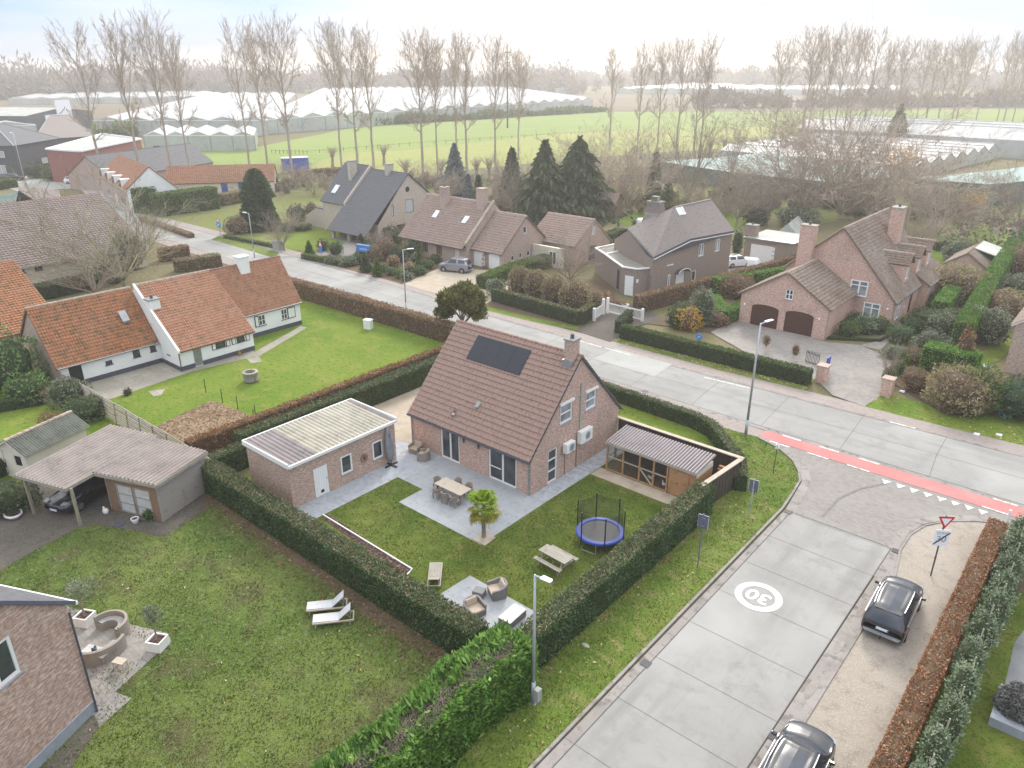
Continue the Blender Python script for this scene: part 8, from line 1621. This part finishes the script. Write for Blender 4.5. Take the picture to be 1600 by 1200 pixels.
def car(label, paint, net=SUV, sc=(1,1,1), rails=True, plate_rear=True, group=None, wheels=(1.33,-1.33), wr=.35, black_clad=True, roof_glass=True, name='parked_car'):
    r = empty(name, (0,0,0), 0, label, 'car', group); N = np.array(net)*np.array(sc); m = 4; A = np.array([catmull(N[:, j], m) for j in range(N.shape[1])]).transpose(1,0,2); B = np.array([catmull(A[i], m) for i in range(A.shape[0])])
    a, b = B.shape[:2]; B[:, -1, 1] = 0; groups = {}
    for i in range(a-1):
        for j in range(b-1):
            cell = (i//m, j//m); key = 'body'
            for gn, cells in GL.items():
                if cell in cells:
                    key = gn
                    if gn == 'side_window' and (j%m == 0 or (i%m == 0 and cell[0] == 4 and False)): key = 'body'
                    if gn == 'side_window' and cell[0] in (3,) and i%m == 0: key = 'body'
            if roof_glass and cell in ((2,4),(3,4)) : key = 'roof_panel'
            groups.setdefault(key, []).append((i, j))
    for key, cells in groups.items():
        for side in ((1,-1) if key == 'side_window' else (0,)):
            mb = MB(); mt = M[paint] if key == 'body' else M['carglass']; idx = {}
            def vid(i, j, s):
                if (i,j,s) not in idx: idx[(i,j,s)] = len(mb.V); p = B[i,j]; mb.V.append((p[0], p[1]*s, p[2]))
                return idx[(i,j,s)]
            q = mb.mi(mt)
            for s in ((1,-1) if side == 0 else (side,)):
                for i, j in cells:
                    f = (vid(i,j,s),vid(i+1,j,s),vid(i+1,j+1,s),vid(i,j+1,s)); mb.F.append(f if s > 0 else f[::-1]); mb.M.append(q)
            if key == 'body': mb.box(-1.95*sc[0],-.84*sc[1],.22*sc[2],1.95*sc[0],.84*sc[1],.5*sc[2],M['black'])
            mb.build(key, r, smooth=True)
    for sx in wheels:
        for s in (-1,1):
            x, y = sx*sc[0], s*.825*sc[1]; w = empty('wheel', (x,y,wr)); w.parent = r; w.rotation_euler = (pi/2,0,0)
            mb = MB(); mb.lathe([(wr*.66,-.11),(wr*.96,-.11),(wr,-.07),(wr,.07),(wr*.96,.11),(wr*.66,.11)],(0,0,0),M['tyre'],20); mb.build('tyre', w, smooth=False); mb = MB(); z = -.115 if s > 0 else .115; n = 9; mb.lathe([(wr*.62,min(z*1.02,z*.9)),(wr*.66,max(z*1.02,z*.9))],(0,0,0),M['tar'],18)
            for k in range(n): t_ = 2*pi*k/n; mb.bar((cos(t_)*.04,sin(t_)*.04,z*1.06),(cos(t_)*wr*.64,sin(t_)*wr*.64,z*1.03),.05,.02,M['rim'])
            mb.build('rim', w)
            mb = MB(); mb.lathe([(wr*1.16,-.06),(wr*1.16,.0)],(0,0,0),M['black'],22); o = mb.build('wheel_arch', r); o.rotation_euler = (pi/2,0,0); o.location = (x,(y+s*.11) if s > 0 else y-.11+.06-.005,wr+.02); o.location.y += (-.065 if s > 0 else .0)
    for s in (-1,1):
        mb = MB(); x = .78*sc[0]; y = s*.93*sc[1]; mb.hexa([(x-.07,y,1.0*sc[2]),(x+.09,y,1.0*sc[2]),(x+.07,y+s*.2,1.02*sc[2]),(x-.07,y+s*.2,1.02*sc[2]),(x-.07,y,1.12*sc[2]),(x+.08,y,1.1*sc[2]),(x+.05,y+s*.2,1.15*sc[2]),(x-.07,y+s*.2,1.15*sc[2])],M[paint]); mb.build('mirror', r, bevel=.03)
        mb = MB(); mb.hexa([(-2.14*sc[0],s*.52,.86*sc[2]),(-2.1*sc[0],s*.84*sc[1],.88*sc[2]),(-1.9*sc[0],s*.9*sc[1],.9*sc[2]),(-2.1*sc[0],s*.6,.88*sc[2]),(-2.2*sc[0],s*.52,.97*sc[2]),(-2.14*sc[0],s*.87*sc[1],.98*sc[2]),(-1.9*sc[0],s*.93*sc[1],1.0*sc[2]),(-2.1*sc[0],s*.6,1.0*sc[2])],M['lamp_red']); mb.build('taillight', r)
        mb = MB(); mb.hexa([(2.1*sc[0],s*.5,.70*sc[2]),(2.0*sc[0],s*.80*sc[1],.70*sc[2]),(1.85*sc[0],s*.83*sc[1],.74*sc[2]),(1.9*sc[0],s*.5,.7*sc[2]),(2.17*sc[0],s*.5,.82*sc[2]),(2.1*sc[0],s*.79*sc[1],.83*sc[2]),(1.85*sc[0],s*.84*sc[1],.90*sc[2]),(1.9*sc[0],s*.5,.9*sc[2])],M['lamp_clear']); mb.build('headlight', r)
        if rails:
            mb = MB(); pts = [(-1.5*sc[0],s*.64*sc[1],1.53*sc[2]),(-.8*sc[0],s*.67*sc[1],1.62*sc[2]),(0,s*.67*sc[1],1.62*sc[2]),(.4*sc[0],s*.64*sc[1],1.54*sc[2])]; mb.path(pts,.025,M['chrome'],6); mb.build('roof_rail', r)
        mb = MB(); pts = [(B[i,2*m,0],B[i,2*m,1]*s*1.005,B[i,2*m,2]+.01) for i in range(2*m,6*m-2)]; mb.path(pts,.014,M['chrome'],5); mb.build('window_trim', r)
    for x, n_ in ((-2.235*sc[0],'rear_plate'),(2.245*sc[0],'front_plate')):
        mb = MB(); mb.box(x-.01,-.26,.72*sc[2] if x < 0 else .42,x+.01,.26,(.72*sc[2] if x < 0 else .42)+.12,M['plate']); mb.box(x-.013,-.26,(.72*sc[2] if x < 0 else .42)+.003,x+.013,-.21,(.72*sc[2] if x < 0 else .42)+.117,M['blue']); mb.build(n_, r)
    mb = MB(); mb.hexa([(-2.25*sc[0],-.7,.42),(-2.25*sc[0],.7,.42),(-2.1*sc[0],.84*sc[1],.45),(-2.1*sc[0],-.84*sc[1],.45),(-2.27*sc[0],-.7,.5),(-2.27*sc[0],.7,.5),(-2.12*sc[0],.88*sc[1],.52),(-2.12*sc[0],-.88*sc[1],.52)],M['galv']); mb.build('bumper_trim', r)
    mb = MB(); mb.bar((-2.2*sc[0],0,.38),(-2.38*sc[0],0,.36),.06,.05,M['black']); mb.tube((-2.38*sc[0],0,.36),(-2.38*sc[0],0,.45),.03,.03,M['black'],8); mb.build('tow_bar', r)
    mb = MB(); mb.hexa([(-1.83*sc[0],-.56,1.545*sc[2]),(-1.83*sc[0],.56,1.545*sc[2]),(-1.6*sc[0],.60,1.58*sc[2]),(-1.6*sc[0],-.60,1.58*sc[2]),(-1.86*sc[0],-.56,1.57*sc[2]),(-1.86*sc[0],.56,1.57*sc[2]),(-1.6*sc[0],.60,1.6*sc[2]),(-1.6*sc[0],-.60,1.6*sc[2])],M[paint]); mb.build('spoiler', r, bevel=.01)
    return r
c1 = car('black SUV with roof rails parked on the gravel strip, seen from behind', 'carpaint'); p1, p2 = G(1374,998), G(1410,905); c1.location = (-4.75, 33.3, 0); c1.rotation_euler = (0,0,radians(90+2))
c2 = car('black SUV nearest the camera, cut off by the lower edge of the picture', 'carpaint', sc=(1.03,1.03,1.02)); c2.location = (-4.9,21.35,0); c2.rotation_euler = (0,0,radians(92))
cm = car('silver grey family van parked before the white garage doors', 'carpaint_grey', sc=(.97,.98,1.1), roof_glass=False); cm.location = (*G(712,424),0); cm.rotation_euler = (0,0,radians(198))
SED = [[(x, y*(1.0 if j < 3 else .95), z*(.86 if j >= 3 else .90)) for j, (x, y, z) in enumerate(row)] for row in SUV]
ct_ = car('black electric saloon under the wooden carport', 'carpaint', net=SED, sc=(1.1,1.04,1.0), rails=False, wr=.34); ct_.location = (-45.1,13.25,0); ct_.rotation_euler = (0,0,radians(-68))
cw = car('white SUV in the yard of the red block at the far left', 'carpaint_white'); cw.location = (*G(119,287),0); cw.rotation_euler = (0,0,radians(40))
for i, (p, a_) in enumerate((((2,283),60),((22,282),55))): o = car('dark car in the yard at the left edge, %s of two'%OR[i], 'carpaint'); o.location = (*G(*p),0); o.rotation_euler = (0,0,radians(a_))
cy_ = car('pale silver car partly hidden beside the flat garage', 'carpaint_white', sc=(.9,.95,.95), rails=False); cy_.location = (*G(1150,416),0); cy_.rotation_euler = (0,0,radians(60))
mb = MB(); mb.hexa([(-1.4,-.9,0),(1.4,-.9,0),(1.4,.9,0),(-1.4,.9,0),(-1.1,-.6,1.1),(.9,-.6,1.2),(.9,.6,1.2),(-1.1,.6,1.1)],M['sign_white']); o = mb.build('covered_car', bevel=.25, label='low shape under a white cover behind the brown hedge top', cat='cover'); o.location = (*G(1172,416),0)
for i, p in enumerate(((255,208),(247,206))): o = car('dark car by the greenhouse front, %s of two'%OR[i], 'carpaint'); o.location = (*G(p[0],p[1]+30),0)
# ================================================================ NEIGHBOUR TERRACE OBJECTS
def planter(p, label):
    r = empty('square_planter', (*G(*p),.03), radians(28), label, 'planter', 'white square planters'); mb = MB()
    for a in ((-.35,-.35,.35,-.29),(-.35,.29,.35,.35),(-.35,-.29,-.29,.29),(.29,-.29,.35,.29)): mb.box(a[0],a[1],0,a[2],a[3],.5,M['white_paint'])
    mb.build('box', r); mb = MB(); mb.box(-.29,-.29,0,.29,.29,.42,M['mulch']); mb.build('soil', r)
    t = empty('olive_tree', (*G(*p),.42), 0, 'small thin crowned tree growing in the %s'%label, 'tree'); mb = MB(); mb.tube((0,0,0),(.05,0,1.15),.05,.035,M['bark'],8); mb.build('trunk', t)
    P, d = ellip_pts(520,(.05,0,1.5),.42,.42,.5,.3,.2); V, Fq = cards_arr(P,.075,dirs=d,jit=.8); mesh_np('crown',V,Fq,M['leaf_sage'],t,uv=False)
planter((135,974),'white square planter nearer the brick wall'); planter((248,1012),'white square planter at the terrace tip')
sc_ = G(142,1022)
def curved_sofa(cx, cy, R0, R1, a0, a1, hb, label):
    r = empty('curved_sofa', (cx,cy,.03), 0, label, 'sofa', 'curved woven sofas'); n = 18; rows = []
    for i in range(n+1):
        t = a0+(a1-a0)*i/n; c, s = cos(t), sin(t); rows.append([(R1*c,R1*s,0),(R1*c,R1*s,hb),((R1-.12)*c,(R1-.12)*s,hb+.02),((R1-.14)*c,(R1-.14)*s,.36),(R0*c,R0*s,.34),(R0*c,R0*s,0)])
    mb = MB(); mb.grid(np.array(rows),M['wicker_pale']); mb.face(rows[0][::-1],M['wicker_pale']); mb.face(rows[-1],M['wicker_pale']); mb.build('frame', r)
    rows = []
    for i in range(n+1): t = a0+.06+(a1-a0-.12)*i/n; c, s = cos(t), sin(t); rows.append([((R1-.15)*c,(R1-.15)*s,.37),((R1-.16)*c,(R1-.16)*s,.46),(R0*c*1.02,R0*s*1.02,.45),(R0*c*1.01,R0*s*1.01,.36)])
    mb = MB(); mb.grid(np.array(rows),M['cushion_grey']); mb.build('seat_cushion', r); return r
curved_sofa(-31.15,8.05,.62,1.2,radians(-85),radians(45),.72,'larger curved pale woven sofa around the outdoor table'); curved_sofa(-31.75,8.75,.4,.85,radians(10),radians(200),.68,'rounded pale woven sofa shell against the house wall')
tt = empty('garden_table', (*G(150,1020,.4),.03), radians(25), 'white topped low table inside the curved sofas', 'table'); mb = MB(); mb.box(-.6,-.28,.42,.6,.28,.47,M['table_top']); mb.build('table_top', tt)
for x in (-.5,.5):
    for y in (-.2,.2): mb = MB(); mb.box(x-.03,y-.03,0,x+.03,y+.03,.42,M['wood_grey']); mb.build('leg', tt)
for k, (dx_, dy_, rr_) in enumerate(((.0,.0,.07),(-.15,.06,.06),(-.1,-.07,.05))): mb = MB(); mb.lathe([(rr_*.6,0),(rr_,.06),(rr_*.9,.14),(rr_*.4,.16)],(0,0,0),M['tar'],10); o = mb.build('lantern', label='small dark lantern on the white topped table, %s of three'%OR[k], cat='lantern', group='lanterns on the low table'); q = G(150,1020,.4); o.location = (q[0]+dx_,q[1]+dy_,.5)
st = empty('stool', (*G(190,1045),.03), radians(25), 'small pale wooden stool behind the curved sofa', 'stool'); mb = MB(); mb.box(-.28,-.18,.38,.28,.18,.43,M['wood_pale']); mb.build('seat', st)
for x in (-.23,.23):
    for y in (-.13,.13): mb = MB(); mb.bar((x,y,.38),(x*1.15,y*1.2,0),.04,.04,M['wood_pale']); mb.build('leg', st)
# bowls etc near carport
for p, r_, m_, lb, c_ in (((22,808),.48,'sign_white','oval pale stone bowl planter left of the carport','bowl'),((212,817),.22,'sign_white','small pale round pot in front of the shed','pot')):
    mb = MB(); mb.lathe([(r_*.6,0),(r_,.22),(r_,.3),(r_*.85,.3),(r_*.7,.2)],(0,0,0),M[m_],16,1.3 if r_ > .3 else 1,1); o = mb.build('planter_bowl', label=lb, cat=c_); o.location = (*G(*p),.02); s_ = MB(); s_.lathe([(r_*.8,.22),(r_*.8,.26)],(0,0,0),M['mulch'],14,1.3 if r_ > .3 else 1,1); s_.build('soil', o)
mb = MB(); mb.lathe([(.12,0),(.17,.12),(.15,.25),(.06,.3)],(0,0,0),M['white_paint'],12,1.3,1); mb.lathe([(.04,.0),(.07,.1),(.06,.3),(.02,.34)],(-.22,0,.02),M['white_paint'],8); o = mb.build('garden_figure', label='small white garden bird figure at the shed post', cat='figure'); o.location = (*G(166,802),.02)
mb = MB(); mb.lathe([(.25,0),(.32,.03),(.3,.05),(.22,.02)],(0,0,0),M['tar'],14); o = mb.build('fire_ring', label='dark metal ring lying by the lawn edge near the shed', cat='ring'); o.location = (*G(187,820),.02)
bn_ = empty('garden_bench', (*G(448,660),0), radians(75), 'grey garden bench behind the reddish beech hedge', 'bench'); mb = MB(); mb.box(-.7,-.2,.4,.7,.2,.46,M['wood_grey']); mb.build('seat', bn_); mb = MB(); mb.box(-.7,.2,.46,.7,.26,.9,M['wood_grey']); mb.build('backrest', bn_)
for x in (-.6,.6): mb = MB(); mb.box(x-.04,-.2,0,x+.04,.2,.4,M['wood_grey']); mb.build('leg', bn_)
# thin stakes on the straw bed edge
for i, p in enumerate(((322,614),(348,630),(372,640),(400,655),(398,662))): mb = MB(); mb.tube((0,0,0),(.03,0,1.2),.035,.03,M['wood_dark'],6); o = mb.build('garden_stake', label='thin dark stake, %s from the left along the straw bed'%OR[i], cat='stake', group='stakes along the straw bed'); o.location = (*G(*p),0)
# ================================================================ CAMERA, LIGHT, SKY
cam = bpy.data.cameras.new('camera'); co_ = bpy.data.objects.new('camera', cam); col.objects.link(co_)
cam.sensor_width = 36; cam.lens = 36*F/1600; cam.clip_start = .5; cam.clip_end = 6000
co_.location = (0,0,HC); co_.rotation_euler = (pi/2-TH, 0, PH); scn.camera = co_
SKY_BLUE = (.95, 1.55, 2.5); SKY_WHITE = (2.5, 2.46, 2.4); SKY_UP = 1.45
SUN_AZ = radians(-27)   # measured from +Y towards +X: ahead of the camera, slightly right
SUN_EL = radians(34)
w = bpy.data.worlds.new('World'); scn.world = w; w.use_nodes = True; nt = w.node_tree; nt.nodes.clear()
sky = nt.nodes.new('ShaderNodeTexSky'); sky.sky_type = 'NISHITA'; sky.sun_disc = False; sky.sun_elevation = SUN_EL; sky.sun_rotation = SUN_AZ; sky.air_density = 1.0; sky.dust_density = 2.0; sky.ozone_density = 1.5
bg = nt.nodes.new('ShaderNodeBackground'); bg.inputs[1].default_value = .15
# thin bright overcast mixed over the clear sky: whiter and warmer towards the hidden sun, streaky noise, brighter overhead
N_ = nt.nodes.new; Lk = nt.links.new
def mth(op, a, b=None, c=None, clampv=False):
    m = N_('ShaderNodeMath'); m.operation = op; m.use_clamp = clampv
    for i, v in enumerate((a, b, c)):
        if v is None: continue
        if isinstance(v, (int, float)): m.inputs[i].default_value = v
        else: Lk(v, m.inputs[i])
    return m.outputs[0]
def mixc(a, b, f):
    m = N_('ShaderNodeMix'); m.data_type = 'RGBA'
    for i, v in ((6, a), (7, b)):
        if isinstance(v, tuple): m.inputs[i].default_value = (*v, 1)
        else: Lk(v, m.inputs[i])
    if isinstance(f, (int, float)): m.inputs[0].default_value = f
    else: Lk(f, m.inputs[0])
    return m.outputs[2]
tc = N_('ShaderNodeTexCoord'); sp = N_('ShaderNodeSeparateXYZ'); Lk(tc.outputs['Generated'], sp.inputs[0])
mp = N_('ShaderNodeMapping'); mp.inputs['Scale'].default_value = (1, 1, 9); nz = N_('ShaderNodeTexNoise'); nz.inputs['Scale'].default_value = 2.6; nz.inputs['Detail'].default_value = 6; Lk(tc.outputs['Generated'], mp.inputs[0]); Lk(mp.outputs[0], nz.inputs[0])
dt_ = N_('ShaderNodeVectorMath'); dt_.operation = 'DOT_PRODUCT'; Lk(tc.outputs['Generated'], dt_.inputs[0]); dt_.inputs[1].default_value = (sin(SUN_AZ-.28), cos(SUN_AZ-.28), 0)
glow = mth('POWER', mth('MAXIMUM', dt_.outputs['Value'], 0.0), 9.0)
up = mth('MAXIMUM', sp.outputs[2], 0.0)
hor = mth('SUBTRACT', 1.0, mth('MULTIPLY', up, 11.0, None, True), None, True)
white = mth('ADD', mth('MULTIPLY', hor, .30), mth('MULTIPLY', glow, .4), None, True)
white = mth('ADD', white, mth('MULTIPLY', mth('SUBTRACT', up, .12, None, True), 3.0), None, True)
white = mth('ADD', white, mth('MULTIPLY', mth('SUBTRACT', nz.outputs[0], .56), 1.8), None, True)
cc = mixc(SKY_BLUE, SKY_WHITE, white)
cc = mixc(cc, (3.0, 2.62, 2.2), mth('MULTIPLY', mth('MULTIPLY', glow, mth('POWER', hor, 2.0)), .8))
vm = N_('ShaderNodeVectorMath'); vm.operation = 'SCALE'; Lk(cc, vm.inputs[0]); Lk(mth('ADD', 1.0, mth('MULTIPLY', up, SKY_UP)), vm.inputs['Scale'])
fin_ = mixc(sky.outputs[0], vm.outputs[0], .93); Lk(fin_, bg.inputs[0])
wo = nt.nodes.new('ShaderNodeOutputWorld'); nt.links.new(bg.outputs[0], wo.inputs[0])
sl = bpy.data.lights.new('sun', 'SUN'); sl.energy = 1.5; sl.angle = radians(16); sl.color = (1, .94, .86); so = bpy.data.objects.new('sun', sl); col.objects.link(so)
d = Vector((sin(SUN_AZ)*cos(SUN_EL), cos(SUN_AZ)*cos(SUN_EL), sin(SUN_EL))); so.rotation_euler = d.to_track_quat('Z', 'Y').to_euler(); so.location = (0,0,60)
# haze
hz_m = bpy.data.materials.new('haze'); hz_m.use_nodes = True; t = hz_m.node_tree; t.nodes.clear(); pv = t.nodes.new('ShaderNodeVolumePrincipled'); pv.inputs['Color'].default_value = (1, .95, .895, 1); pv.inputs['Density'].default_value = .0007; pv.inputs['Anisotropy'].default_value = .4
oo = t.nodes.new('ShaderNodeOutputMaterial'); t.links.new(pv.outputs[0], oo.inputs['Volume'])
mb = MB(); mb.box(-2700,-400,-1.5,1800,3300,38.5,hz_m); hz_o = mb.build('haze'); hz_o['kind'] = 'stuff'; tag(hz_o, 'thin pale winter haze filling the air over fields and houses', 'haze')
scn.view_settings.view_transform = 'Standard'; scn.view_settings.look = 'None'; scn.view_settings.exposure = 1.36; scn.view_settings.gamma = 1
scn.cycles.max_bounces = 6; scn.cycles.transparent_max_bounces = 12; scn.cycles.volume_bounces = 0; scn.cycles.diffuse_bounces = 3; scn.cycles.glossy_bounces = 2
scn.cycles.use_denoising = True
